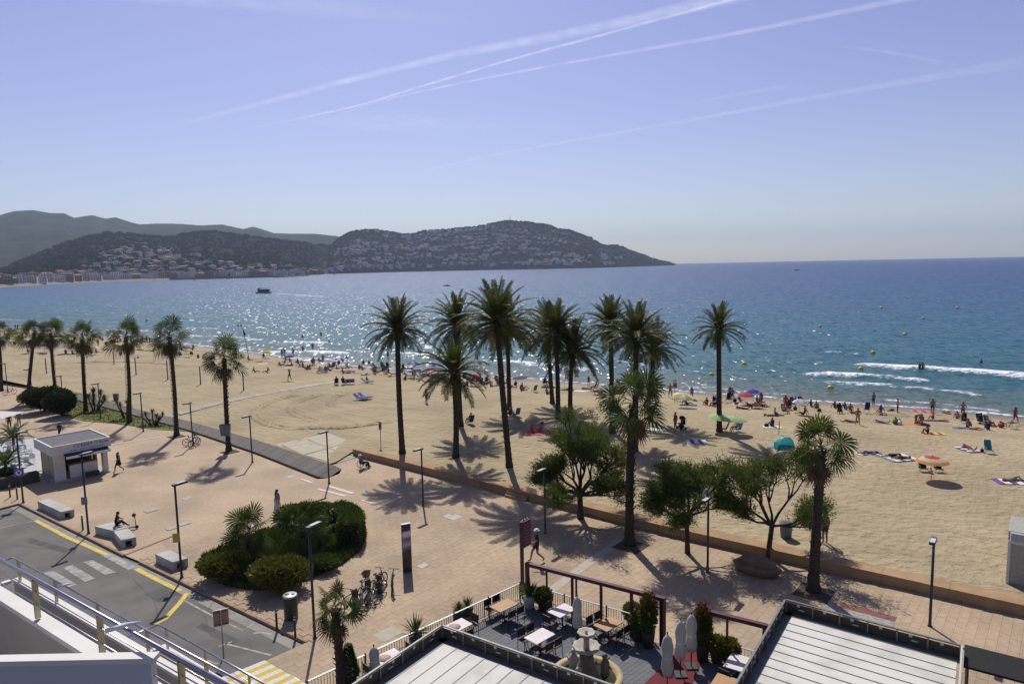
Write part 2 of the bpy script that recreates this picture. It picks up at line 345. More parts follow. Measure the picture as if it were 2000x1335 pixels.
def sea_material():
    m = bpy.data.materials.new('sea_water'); m.use_nodes = True; N = m.node_tree.nodes; L = m.node_tree.links; p = N['Principled BSDF']
    tc = N.new('ShaderNodeTexCoord'); d = N.new('ShaderNodeAttribute'); d.attribute_name = 'offshore'
    f = N.new('ShaderNodeAttribute'); f.attribute_name = 'foam'
    cr = N.new('ShaderNodeValToRGB'); e = cr.color_ramp.elements
    e[0].position = 0.0; e[0].color = (0.125, 0.120, 0.098, 1); e[1].position = 1.0; e[1].color = (0.001, 0.034, 0.125, 1)
    for pos, c in ((0.10, (0.060, 0.100, 0.090, 1)), (0.22, (0.016, 0.088, 0.104, 1)), (0.42, (0.003, 0.080, 0.125, 1)), (0.66, (0.001, 0.054, 0.135, 1))):
        k = e.new(pos); k.color = c
    big = N.new('ShaderNodeTexNoise'); big.inputs['Scale'].default_value = 0.011; big.inputs['Detail'].default_value = 4; 
    ms = N.new('ShaderNodeMapping'); ms.inputs['Scale'].default_value = (0.35, 1, 1); L.new(tc.outputs['Object'], ms.inputs[0]); L.new(ms.outputs[0], big.inputs[0])
    ad = N.new('ShaderNodeMath'); ad.operation = 'MULTIPLY_ADD'; L.new(big.outputs[0], ad.inputs[0]); ad.inputs[1].default_value = 0.20; L.new(d.outputs['Fac'], ad.inputs[2])
    sb = N.new('ShaderNodeMath'); sb.operation = 'SUBTRACT'; L.new(ad.outputs[0], sb.inputs[0]); sb.inputs[1].default_value = 0.10; L.new(sb.outputs[0], cr.inputs[0])
    fn = N.new('ShaderNodeTexNoise'); fn.inputs['Scale'].default_value = 1.3; fn.inputs['Detail'].default_value = 8; fn.inputs['Roughness'].default_value = 0.75; L.new(tc.outputs['Object'], fn.inputs[0])
    fm = N.new('ShaderNodeMath'); fm.operation = 'MULTIPLY_ADD'; L.new(fn.outputs[0], fm.inputs[0]); fm.inputs[1].default_value = 2.6; fm.inputs[2].default_value = -1.42
    fa = N.new('ShaderNodeMath'); fa.operation = 'ADD'; L.new(fm.outputs[0], fa.inputs[0]); L.new(f.outputs['Fac'], fa.inputs[1])
    fr = N.new('ShaderNodeMapRange'); fr.inputs[1].default_value = 0.30; fr.inputs[2].default_value = 0.75; L.new(fa.outputs[0], fr.inputs[0])
    mx = N.new('ShaderNodeMix'); mx.data_type = 'RGBA'; L.new(fr.outputs[0], mx.inputs[0]); L.new(cr.outputs[0], mx.inputs[6]); mx.inputs[7].default_value = (0.82, 0.84, 0.86, 1)
    L.new(mx.outputs[2], p.inputs['Base Color'])
    rg = N.new('ShaderNodeMapRange'); rg.inputs[3].default_value = 0.0; rg.inputs[4].default_value = 0.9; L.new(fr.outputs[0], rg.inputs[0])
    sn = N.new('ShaderNodeTexNoise'); sn.inputs['Scale'].default_value = 0.5; sn.inputs['Detail'].default_value = 6; L.new(ms.outputs[0], sn.inputs[0])
    sr = N.new('ShaderNodeMapRange'); sr.inputs[1].default_value = 0.40; sr.inputs[2].default_value = 0.60; sr.inputs[3].default_value = 0.38; sr.inputs[4].default_value = 0.62; L.new(sn.outputs[0], sr.inputs[0])
    mxr = N.new('ShaderNodeMath'); mxr.operation = 'MAXIMUM'; L.new(rg.outputs[0], mxr.inputs[0]); L.new(sr.outputs[0], mxr.inputs[1]); L.new(mxr.outputs[0], p.inputs['Roughness'])
    p.inputs['IOR'].default_value = 1.14; p.inputs['Specular IOR Level'].default_value = 0.5
    hs = None
    for sc, wt, sx in ((0.16, 1.5, 0.45), (0.55, 0.75, 0.6), (1.7, 0.34, 0.8), (5.0, 0.10, 1.0)):
        q = N.new('ShaderNodeMapping'); q.inputs['Scale'].default_value = (sx, 1, 1); q.inputs['Rotation'].default_value = (0, 0, R(24 if sc < 1 else -12)); L.new(tc.outputs['Object'], q.inputs[0])
        nz = N.new('ShaderNodeTexNoise'); nz.inputs['Scale'].default_value = sc; nz.inputs['Detail'].default_value = 2.5; L.new(q.outputs[0], nz.inputs[0])
        k = N.new('ShaderNodeMath'); k.operation = 'MULTIPLY_ADD'; L.new(nz.outputs[0], k.inputs[0]); k.inputs[1].default_value = wt
        if hs: L.new(hs, k.inputs[2])
        else: k.inputs[2].default_value = 0
        hs = k.outputs[0]
    bp = N.new('ShaderNodeBump'); bp.inputs['Strength'].default_value = 1.0; bp.inputs['Distance'].default_value = 0.85; L.new(hs, bp.inputs['Height'])
    acc = bp.outputs[0]                            # small facets of the wind ripples
    for sc, k in ((0.35, 0.7), (1.3, 1.3)):
        q = N.new('ShaderNodeTexNoise'); q.inputs['Scale'].default_value = sc; q.inputs['Detail'].default_value = 3; L.new(tc.outputs['Object'], q.inputs[0])
        s_ = N.new('ShaderNodeVectorMath'); s_.operation = 'SUBTRACT'; L.new(q.outputs['Color'], s_.inputs[0]); s_.inputs[1].default_value = (.5, .5, .5)
        w_ = N.new('ShaderNodeVectorMath'); w_.operation = 'MULTIPLY_ADD'; L.new(s_.outputs[0], w_.inputs[0]); w_.inputs[1].default_value = (k, k, 0); L.new(acc, w_.inputs[2]); acc = w_.outputs[0]
    nn = N.new('ShaderNodeVectorMath'); nn.operation = 'NORMALIZE'; L.new(acc, nn.inputs[0]); L.new(nn.outputs[0], p.inputs['Normal'])
    gm = N.new('ShaderNodeMapping'); gm.inputs['Scale'].default_value = (1.0, 0.32, 1); L.new(tc.outputs['Object'], gm.inputs[0])
    q = N.new('ShaderNodeTexNoise'); q.inputs['Scale'].default_value = 0.95; q.inputs['Detail'].default_value = 2.0; L.new(gm.outputs[0], q.inputs[0])
    s_ = N.new('ShaderNodeVectorMath'); s_.operation = 'SUBTRACT'; L.new(q.outputs['Color'], s_.inputs[0]); s_.inputs[1].default_value = (.5, .5, .5)
    w_ = N.new('ShaderNodeVectorMath'); w_.operation = 'MULTIPLY_ADD'; L.new(s_.outputs[0], w_.inputs[0]); w_.inputs[1].default_value = (2.4, 2.4, 0); w_.inputs[2].default_value = (0, 0, 1)
    n2 = N.new('ShaderNodeVectorMath'); n2.operation = 'NORMALIZE'; L.new(w_.outputs[0], n2.inputs[0]); L.new(n2.outputs[0], p.inputs['Coat Normal'])
    p.inputs['Coat Weight'].default_value = 0.43; p.inputs['Coat Roughness'].default_value = 0.24; p.inputs['Coat IOR'].default_value = 1.33
    return m
offn = np.clip(np.log1p(np.maximum(off, 0) / 12) / math.log1p(1500 / 12), 0, 1)
tag(inst('sea', grid_mesh('sea', X, Y, Z, sea_material(), {'foam': foam, 'offshore': offn})), 'blue green sea with small breakers and sun glitter', 'sea', kind='structure')

# ---- promenade, road
KERB1 = [Vector((-36.32, 48.95, 0)), Vector((-23.2, 39.2, 0))]; KERB2 = [Vector((-21.79, 38.27, 0)), Vector((-9.44, 29.21, 0))]
PROM = [(-36.32, 48.95), (-62, 10), (-150, 30), (-230, 190), (-79.1, 104.9), (-71.8, 100.9), (-33.5, 70.5), (-23.5, 61.4), (-15.6, 53.5), (-19.0, 57.6), (-17.0, 62.6), (-14.4, 60.4), (-0.2, 48.5), (9.2, 40.7), (23.3, 30.2), (44, 14.7),
        (44, -6), (-44, -6), (-10.67, 27.92), (-9.44, 29.21), (-21.79, 38.27), (-23.2, 39.2)]
def inside(poly, x, y):
    c = False; n = len(poly); j = n - 1
    for i in range(n):
        xi, yi = poly[i][0], poly[i][1]; xj, yj = poly[j][0], poly[j][1]
        if (yi > y) != (yj > y) and x < (xj - xi) * (y - yi) / (yj - yi) + xi: c = not c
        j = i
    return c
TU = Vector((0.768, -0.640, 0)); TV = Vector((0.640, 0.768, 0)); TROT = math.atan2(TV.y, TV.x)
def paving_material():
    m = bpy.data.materials.new('paving'); m.use_nodes = True; N = m.node_tree.nodes; L = m.node_tree.links; p = N['Principled BSDF']
    p.inputs['Roughness'].default_value = 0.85; p.inputs['Specular IOR Level'].default_value = 0.25
    g = N.new('ShaderNodeNewGeometry'); mp = N.new('ShaderNodeMapping'); mp.inputs['Rotation'].default_value = (0, 0, -TROT); L.new(g.outputs['Position'], mp.inputs[0])
    br = N.new('ShaderNodeTexBrick'); br.inputs['Scale'].default_value = 1.0; br.inputs['Brick Width'].default_value = 0.6; br.inputs['Row Height'].default_value = 0.4
    br.inputs['Mortar Size'].default_value = 0.010; br.inputs['Mortar Smooth'].default_value = 0.3
    br.inputs['Color1'].default_value = (0.400, 0.300, 0.198, 1); br.inputs['Color2'].default_value = (0.384, 0.286, 0.188, 1); br.inputs['Mortar'].default_value = (0.325, 0.248, 0.160, 1); L.new(mp.outputs[0], br.inputs[0])
    oi = N.new('ShaderNodeObjectInfo'); ad = N.new('ShaderNodeMath'); ad.operation = 'ADD'; L.new(oi.outputs['Random'], ad.inputs[0]); L.new(g.outputs['Random Per Island'], ad.inputs[1])
    fr = N.new('ShaderNodeMath'); fr.operation = 'FRACT'; L.new(ad.outputs[0], fr.inputs[0])
    mr = N.new('ShaderNodeMapRange'); mr.inputs[3].default_value = 0.94; mr.inputs[4].default_value = 1.05; L.new(fr.outputs[0], mr.inputs[0])
    n1 = N.new('ShaderNodeTexNoise'); n1.inputs['Scale'].default_value = 0.22; n1.inputs['Detail'].default_value = 6; L.new(g.outputs['Position'], n1.inputs[0])
    m2 = N.new('ShaderNodeMapRange'); m2.inputs[1].default_value = 0.35; m2.inputs[2].default_value = 0.7; m2.inputs[3].default_value = 1.07; m2.inputs[4].default_value = 0.76; L.new(n1.outputs[0], m2.inputs[0])
    n2 = N.new('ShaderNodeTexNoise'); n2.inputs['Scale'].default_value = 4; n2.inputs['Detail'].default_value = 5; L.new(g.outputs['Position'], n2.inputs[0])
    m3 = N.new('ShaderNodeMapRange'); m3.inputs[1].default_value = 0.3; m3.inputs[2].default_value = 0.7; m3.inputs[3].default_value = 1.06; m3.inputs[4].default_value = 0.88; L.new(n2.outputs[0], m3.inputs[0])
    x = br.outputs[0]
    for s in (mr, m2, m3):
        k = N.new('ShaderNodeMix'); k.data_type = 'RGBA'; k.blend_type = 'MULTIPLY'; k.inputs[0].default_value = 1; L.new(x, k.inputs[6]); L.new(s.outputs[0], k.inputs[7]); x = k.outputs[2]
    L.new(x, p.inputs['Base Color'])
    return m
PAVE = paving_material()
prom = MB().sheet(PROM, -0.02).build('promenade', PAVE); tag(prom, 'pale pinkish paved promenade', 'promenade', kind='structure')
slabs = []
for i in range(-40, 125):
    for j in range(-30, 90):
        c = TU * (i * 0.4) + TV * ((j + 0.5 * (i % 2)) * 0.6) + Vector((-9.0, 29.0, 0))
        if not (22 < c.y < 47) or not inside(PROM, c.x, c.y): continue
        if not all(inside(PROM, (c + TU * a + TV * b).x, (c + TU * a + TV * b).y) for a in (-.22, .22) for b in (-.32, .32)): continue
        q = c - Vector((0, 0, CAMH)); zc = q.dot(FW); px = 1000 + FPX * q.dot(IR) / zc; py = 667.5 - FPX * q.dot(IU) / zc
        if not (-60 < px < 2060 and 980 < py < 1420): continue
        slabs.append((py, c, px))
slabs.sort(key=lambda s: -s[0])
def visible_slab(s):                              # not under the pergola roofs, the deck or the balconies
    py, c, px = s
    if py > 1330 or px < 480: return False
    if 690 < px < 1500 and py > 1330 - (px - 600) * 0.46 and px < 1020: return False
    if 1020 <= px < 1500 and py > 1100: return False
    if px >= 1430 and py > 1165 + (px - 1530) * 0.262: return False
    return True
near_s = [s for s in slabs if visible_slab(s)][:300]; nid = set(id(s) for s in near_s)
sm = MB().box((0, 0, -0.013), (0.592, 0.392, 0.026)).mesh('paving_slab', PAVE)
for s in near_s: inst('paving_slab', sm, prom, (s[1].x, s[1].y, random.uniform(-0.002, 0.002)), (0, 0, TROT))
rest = MB()
for s in slabs:
    if id(s) not in nid: rest.box((s[1].x, s[1].y, -0.013 + random.uniform(-0.002, 0.002)), (0.592, 0.392, 0.026), TROT)
tag(rest.build('paving', PAVE, prom), kind='stuff')
ROADP = [(-36.32, 48.95), (-23.2, 39.2), (-21.79, 38.27), (-9.44, 29.21), (-10.67, 27.92), (-44, -6), (-62, 10)]
ASPH = pm('asphalt', (0.150, 0.140, 0.122), (0.105, 0.098, 0.088), scale=0.5, rough=0.9, bump=0.25, bscale=30, detail=8)
ASPH2 = pm('asphalt_patch', (0.105, 0.100, 0.092), (0.075, 0.072, 0.068), scale=1.5, rough=0.95, bump=0.2, bscale=40, detail=8)
road = MB().prism(ROADP, -0.6, -0.12).build('road', ASPH); tag(road, 'worn grey asphalt street below the balconies', 'road', kind='structure')
YEL = pm('yellow_paint', (0.62, 0.46, 0.075), (0.46, 0.36, 0.10), scale=3, rough=0.8, detail=8); WHP = pm('white_paint', (0.36, 0.345, 0.315), (0.20, 0.192, 0.176), scale=3.5, rough=0.8, detail=9)
GUT = pm('gutter_concrete', (0.27, 0.25, 0.21), (0.20, 0.185, 0.16), scale=1.2, rough=0.9)
def strip(pts, w, z, close=False):                # flat ribbon along world points
    mb = MB(); P = [Vector((p[0], p[1], 0)) for p in pts]; vs = []
    for i, p in enumerate(P):
        d = (P[min(i + 1, len(P) - 1)] - P[max(i - 1, 0)]).normalized(); n = Vector((-d.y, d.x, 0)) * (w / 2)
        vs += [(p.x - n.x, p.y - n.y, z), (p.x + n.x, p.y + n.y, z)]
    mb.add(vs, [(2 * i, 2 * i + 2, 2 * i + 3, 2 * i + 1) for i in range(len(P) - 1)])
    return mb
RZ = -0.12
def rp(px, py): return G(px, py, RZ)
for quad in ([(280, 1160), (345, 1140), (372, 1152), (310, 1176)], [(60, 1050), (150, 1075), (140, 1083), (52, 1058)], [(395, 1215), (470, 1250), (455, 1258), (382, 1224)]): MB().sheet([tuple(rp(*q)[:2]) for q in quad], RZ + 0.0022).build('repair_patch', ASPH2, road)
for pts in ([(20, 1062), (70, 1070), (118, 1072), (170, 1086), (230, 1120)], [(260, 1130), (300, 1170), (310, 1210)], [(420, 1170), (400, 1200), (410, 1240), (470, 1262)]): strip([rp(a + random.uniform(-3, 3), b) for a, b in pts], 0.035, RZ + 0.006).build('crack', ASPH2, road)
ko = Vector((-0.6, -0.8, 0))
strip([KERB1[0] + ko * 0.42, KERB1[1] + ko * 0.42, KERB2[0] + ko * 0.42, KERB2[1] + ko * 0.42], 0.5, RZ + 0.004).build('gutter', GUT, road)
for seg in ([rp(70, 1016), rp(130, 1048), rp(213, 1084)], [rp(266, 1110), rp(310, 1133), rp(352, 1153)], [rp(366, 1157), rp(350, 1178), rp(322, 1208), rp(302, 1218)]):
    strip(seg, 0.26, RZ + 0.008).build('yellow_line', YEL, road)
for seg in ([rp(0, 1031), rp(72, 1015)], [rp(383, 1163), rp(360, 1172), rp(427, 1208), rp(474, 1230), rp(496, 1217)], [rp(417, 1198), rp(437, 1189)],
            [rp(427, 1262), rp(453, 1252)], [rp(440, 1256), rp(530, 1279)], [rp(495, 1236), rp(512, 1234), rp(530, 1238)], [rp(388, 1283), rp(425, 1296)]):
    strip(seg, 0.11, RZ + 0.008).build('white_line', WHP, road)
for quad in ([(163, 1097), (180, 1093), (228, 1117), (205, 1122)], [(122, 1108), (142, 1103), (186, 1129), (166, 1136)], [(85, 1118), (105, 1114), (150, 1141), (128, 1148)], [(201, 1086), (216, 1081), (268, 1107), (250, 1112)]):
    MB().sheet([tuple(rp(*q)[:2]) for q in quad], RZ + 0.012).build('crossing_bar', WHP, road)
KST = pm('kerb_stone', (0.30, 0.20, 0.13), (0.24, 0.16, 0.105), scale=2.5, rough=0.9, var=0.12, bump=0.2)
kerb = thing('kerb', 'low brown stone kerb between the promenade and the street', 'kerb')
def stones(a, b, L0=0.98):
    n = max(1, round((b - a).length / L0)); d = (b - a) / n; rz = math.atan2(d.y, d.x)
    me = MB().bbox((0, 0, 0), (d.length - 0.012, 0.16, 0.165), 0.012).mesh('kerb_stone', KST)
    for i in range(n):
        c = a + d * (i + 0.5); inst('kerb_stone', me, kerb, (c.x, c.y, RZ - 0.03), (0, 0, rz))
stones(KERB1[0], KERB1[1]); stones(KERB2[0], KERB2[1]); stones(KERB1[1], Vector((-21.6, 42.2, 0))); stones(Vector((-44, 37.3, 0)), KERB1[0])
RAMPM = pm('ramp_paving', (0.38, 0.26, 0.18), (0.31, 0.215, 0.15), scale=1.5, rough=0.9)
MB().add([(-23.1, 39.25, -0.11), (-21.85, 38.35, -0.11), (-20.6, 40.2, 0.003), (-21.7, 41.6, 0.003)], [(0, 1, 2, 3)]).build('dropped_ramp', RAMPM, prom)

# ---- painted lines and covers on the promenade
LP = pm('pale_line', (0.62, 0.52, 0.46), (0.48, 0.39, 0.33), scale=5, rough=0.8)
for seg, w in (([G(640, 948), G(690, 963)], 0.35), ([G(621, 954), G(675, 968)], 0.30), ([G(587, 934), G(609, 942)], 0.25), ([G(706, 976), G(735, 984)], 0.2), ([G(214, 868), G(320, 852)], 0.25)):
    strip(seg, w, 0.002 if seg[0].y > 47 else 0.006).build('painted_line', LP, prom)
GRN = pm('drain_stone', (0.39, 0.35, 0.27), (0.34, 0.30, 0.225), scale=3, rough=0.8)
strip([G(1055, 1168), G(1150, 1098), G(1215, 1053)], 0.55, 0.006).build('pale_stone_band', GRN, prom)
strip([G(738, 1246), G(775, 1228)], 0.9, 0.006).build('pale_stone_band', GRN, prom)
REDP = pm('red_paint', (0.20, 0.075, 0.062), (0.16, 0.065, 0.052), scale=4, rough=0.8)
strip([G(1640, 1180), G(1700, 1195), G(1750, 1209)], 0.55, 0.006).build('red_band', REDP, prom); strip([G(1610, 1183), G(1680, 1201), G(1748, 1219)], 0.45, 0.006).build('white_band', WHP, prom)
COVM = pm('cover_iron', (0.25, 0.24, 0.23), (0.19, 0.185, 0.18), rough=0.6, metal=0.3)
for k, (px, py, r, lab) in enumerate([(567, 930, .35, 'round iron cover near the end of the wooden walkway'), (759, 992, .35, 'round iron cover left of the beach lamp post'), (875, 1007, .3, 'smaller of two covers side by side on open paving'), (888, 1010, .42, 'larger grey cover beside a smaller one'),
                             (826, 1104, .3, 'square grey cover beside the dark information totem'), (366, 972, .35, 'grey cover right of the tall roadside lamp'), (295, 996, .4, 'cover on open paving between bench and garden bed'), (360, 1022, .35, 'cover left of the fan palm bed'), (335, 1031, .3, 'small cover near the roadside lamp post')]):
    p = G(px, py); o = MB().bbox((0, 0, 0), (2 * r, 1.5 * r, 0.012), 0.006).build('manhole_cover', COVM, None, (p.x, p.y, 0.0 if p.y < 47 else -0.018), TROT); tag(o, lab, 'manhole cover', 'covers in the paving')

# ---- sea wall
WALLM = pm('ochre_wall', (0.37, 0.238, 0.130), (0.29, 0.185, 0.10), scale=1.1, rough=0.9, bump=0.3, bscale=12, detail=7)
wall = thing('sea_wall', 'long low ochre concrete sea wall along the sand', 'wall')
for i in range(len(WALL) - 1):
    a = Vector((*WALL[i], 0)); b = Vector((*WALL[i + 1], 0)); L = (b - a).length; n = max(1, round(L / 3.0)); d = (b - a).normalized(); nn = Vector((-d.y, d.x, 0))
    nn = nn if nn.y > 0 else -nn
    for k in range(n):
        p, q = a + (b - a) * (k / n), a + (b - a) * ((k + 1) / n); g = d * 0.006
        p2, q2 = p + g, q - g
        o = MB().prism([tuple(p2[:2]), tuple(q2[:2]), tuple((q2 + nn * 0.92)[:2]), tuple((p2 + nn * 0.92)[:2])], -0.1, 0.50).build('wall_body', WALLM, wall)
        MB().prism([tuple((p2 - nn * 0.03)[:2]), tuple((q2 - nn * 0.03)[:2]), tuple((q2 + nn * 0.95)[:2]), tuple((p2 + nn * 0.95)[:2])], 0.502, 0.56).build('coping', WALLM, o)
st = thing('wall_steps', 'two ochre steps in front of the sea wall', 'steps', G(1003, 975), math.atan2(U.y, U.x))
for k in range(2): MB().bbox((0, 0.55 - 0.2 * k, -0.02), (1.9, 0.42, 0.34 - 0.17 * k), 0.02).build('step', WALLM, st)

# ---- wooden boardwalk, concrete slabs and pale path on the beach
WOOD = pm('grey_wood', (0.115, 0.098, 0.083), (0.075, 0.064, 0.055), scale=1.2, rough=0.85, var=0.22, stretch=(1, 6, 6))
bw = thing('boardwalk', 'long weathered grey plank walkway between promenade and sand', 'boardwalk')
b0, b1 = [Vector((x, y, 0)) for x, y in ((-15.7, 53.5), (-23.5, 61.3), (-33.5, 70.4), (-52, 85.4), (-71.8, 100.8), (-79.05, 105.2))], [Vector((x, y, 0)) for x, y in ((-15.0, 56.3), (-25.2, 65.9), (-37.6, 76.3), (-58, 91.6), (-82.2, 109.2))]
def along(P, t):
    Ls = [(P[i + 1] - P[i]).length for i in range(len(P) - 1)]; s = t * sum(Ls)
    for i, l in enumerate(Ls):
        if s <= l or i == len(Ls) - 1: return P[i].lerp(P[i + 1], s / l)
        s -= l
Lb = 82.0; npl = int(Lb / 0.2)
pl = MB().box((0, 0, -0.02), (0.186, 3.3, 0.04)).mesh('plank', WOOD); far_pl = MB()
for i in range(npl):
    t = (i + 0.5) / npl; p = along(b0, t); q = along(b1, t); c = (p + q) / 2; d = (q - p); rz = math.atan2(d.y, d.x) - math.pi / 2
    k = d.length / 3.3
    if i < 290: o = inst('plank', pl, bw, (c.x, c.y, 0.155 + random.uniform(-.004, .004)), (0, 0, rz)); o.scale = (1, k, 1)
    else: far_pl.box((c.x, c.y, 0.135), (0.186, d.length, 0.04), rz)
tag(far_pl.build('planks', WOOD, bw), kind='stuff')
for P_ in (b0, b1):
    for a, b in zip(P_[:-1], P_[1:]): MB().beam((a.x, a.y, 0.055), (b.x, b.y, 0.055), 0.08, 0.15).build('side_beam', WOOD, bw)
MB().add([(-15.75, 53.5, .135), (-15.0, 56.3, .135), (-14.45, 56.1, -.02), (-14.3, 54.7, -.02), (-14.9, 53.6, -.02)], [(0, 4, 3, 2, 1)]).build('end_ramp', WOOD, bw)
CONC = pm('beach_concrete', (0.43, 0.39, 0.29), (0.36, 0.32, 0.23), scale=1.4, rough=0.9, var=0.06)
cp = MB().prism([tuple(G(a, b)[:2]) for a, b in ((655, 905), (695, 893), (690, 868), (640, 845), (590, 857), (536, 868))], -0.06, 0.02).build('landing', CONC); tag(cp, 'pale sandy concrete landing beside the boardwalk', 'concrete landing', kind='structure')
for k in range(3):
    a0 = Vector(G(548, 869)[:2] + (0,)) if False else None
for (a, b, c, d) in [((550, 868), (597, 858), (640, 875), (592, 888)), ((600, 857), (645, 847), (684, 862), (642, 874)), ((596, 889), (642, 876), (688, 891), (650, 903)), ((645, 875), (686, 863), (690, 878), (688, 889))]:
    MB().prism([tuple(G(*q, 0.03)[:2]) for q in (a, b, c, d)], 0.021, 0.055).build('concrete_slab', CONC, cp)
PATHM = pm('path_slats', (0.40, 0.36, 0.28), (0.33, 0.29, 0.22), scale=2, rough=0.9, var=0.12)
path = thing('beach_path', 'narrow pale slatted path across the sand towards the water', 'path')
pc = [S(*q) for q in ((345, 809), (420, 789), (500, 772), (590, 756), (655, 746))]; acc = []
for i in range(len(pc) - 1):
    n = int((pc[i + 1] - pc[i]).length / 0.62)
    for k in range(n): acc.append((pc[i].lerp(pc[i + 1], (k + .5) / n), pc[i + 1] - pc[i]))
psl = MB().box((0, 0, 0), (0.58, 1.55, 0.05)).mesh('slat', PATHM)
for c, d in acc: inst('slat', psl, path, (c.x, c.y, sand(c.x, c.y) + 0.045), (0, 0, math.atan2(d.y, d.x) + random.uniform(-.02, .02)))
# ruts left by the beach tractor: low twin ridges of sand
RUTM = SANDM
def rut(pix, label, w=0.55):
    P = [S(*q) for q in pix]; Q = []
    for i in range(len(P) - 1):
        p0, p1, p2, p3 = P[max(i - 1, 0)], P[i], P[i + 1], P[min(i + 2, len(P) - 1)]
        for k in range(10):
            t = k / 10; Q.append(0.5 * ((2 * p1) + (p2 - p0) * t + (2 * p0 - 5 * p1 + 4 * p2 - p3) * t * t + (3 * p1 - p0 - 3 * p2 + p3) * t ** 3))
    prof = [(-1.3, -.03), (-.85, .07), (-.6, .19), (-.35, -.012), (0, .03), (.35, -.012), (.6, .19), (.85, .07), (1.3, -.03)]; mb = MB(); mb.smooth = True; vs = []
    for i, p in enumerate(Q):
        d = (Q[min(i + 1, len(Q) - 1)] - Q[max(i - 1, 0)]); d.z = 0; d.normalize(); n = Vector((-d.y, d.x, 0)); e = min(1, i / 6, (len(Q) - 1 - i) / 6)
        for a, h in prof:
            c = p + n * a * w; vs.append((c.x, c.y, sand(c.x, c.y) + 0.012 + (h * e if h > 0 else h) + random.uniform(-.008, .008)))
    m = len(prof); mb.add(vs, [(i * m + j, i * m + j + 1, (i + 1) * m + j + 1, (i + 1) * m + j) for i in range(len(Q) - 1) for j in range(m - 1)])
    tag(mb.build('tyre_track', SANDM), label, 'tyre track', kind='structure')
rut([(600, 769), (545, 780), (508, 796), (497, 810), (510, 823), (540, 833), (580, 838)], 'outer curved tyre track in the sand')
rut([(640, 768), (600, 778), (573, 789), (570, 802), (585, 813), (615, 822)], 'middle curved tyre track in the sand')
rut([(685, 768), (655, 776), (645, 788), (655, 797)], 'short inner curved tyre track', 0.5)
rut([(560, 835), (640, 836), (720, 830), (780, 822)], 'faint tyre track running right across the sand', 0.5)
rut([(100, 712), (200, 707), (300, 709), (380, 716)], 'long straight tyre track behind the leaning palms', 0.6)

# ---- grass strip on the left
GR = pm('lawn', (0.095, 0.125, 0.022), (0.16, 0.135, 0.045), scale=0.8, rough=0.9, detail=7, bump=0.5, bscale=20)
lw = MB().prism([tuple(G(a, b)[:2]) for a, b in ((50, 778), (70, 790), (128, 812), (165, 822), (220, 826), (262, 832), (300, 838), (367, 842), (330, 826), (265, 802), (200, 779), (140, 762), (95, 752), (60, 757))], -0.03, 0.03).build('lawn', GR)
tag(lw, 'strip of short green lawn beside the boardwalk', 'lawn', kind='structure')
BLADE = pm('grass_blades', (0.085, 0.13, 0.02), (0.15, 0.15, 0.04), scale=2, rough=0.8, trans=0.3)
def blades(name, poly, n, h, parent=None, mat=None, seed=1, z=0.02):
    rnd = random.Random(seed); xs_ = [p[0] for p in poly]; ys_ = [p[1] for p in poly]; mb = MB(); k = 0
    while k < n:
        x, y = rnd.uniform(min(xs_), max(xs_)), rnd.uniform(min(ys_), max(ys_))
        if not inside(poly, x, y): continue
        k += 1; a = rnd.uniform(0, 6.28); w = rnd.uniform(.03, .07); hh = h * rnd.uniform(.4, 1); lx, ly = rnd.uniform(-.1, .1), rnd.uniform(-.1, .1)
        mb.add([(x - w * math.cos(a), y - w * math.sin(a), z), (x + w * math.cos(a), y + w * math.sin(a), z), (x + lx, y + ly, z + hh)], [(0, 1, 2)])
    return mb.build(name, mat or BLADE, parent)
tag(blades('grass_tufts', [tuple(G(a, b)[:2]) for a, b in ((70, 788), (165, 820), (300, 836), (360, 840), (265, 804), (140, 764))], 9000, 0.14), 'grass growing on the lawn strip', 'grass', kind='stuff')
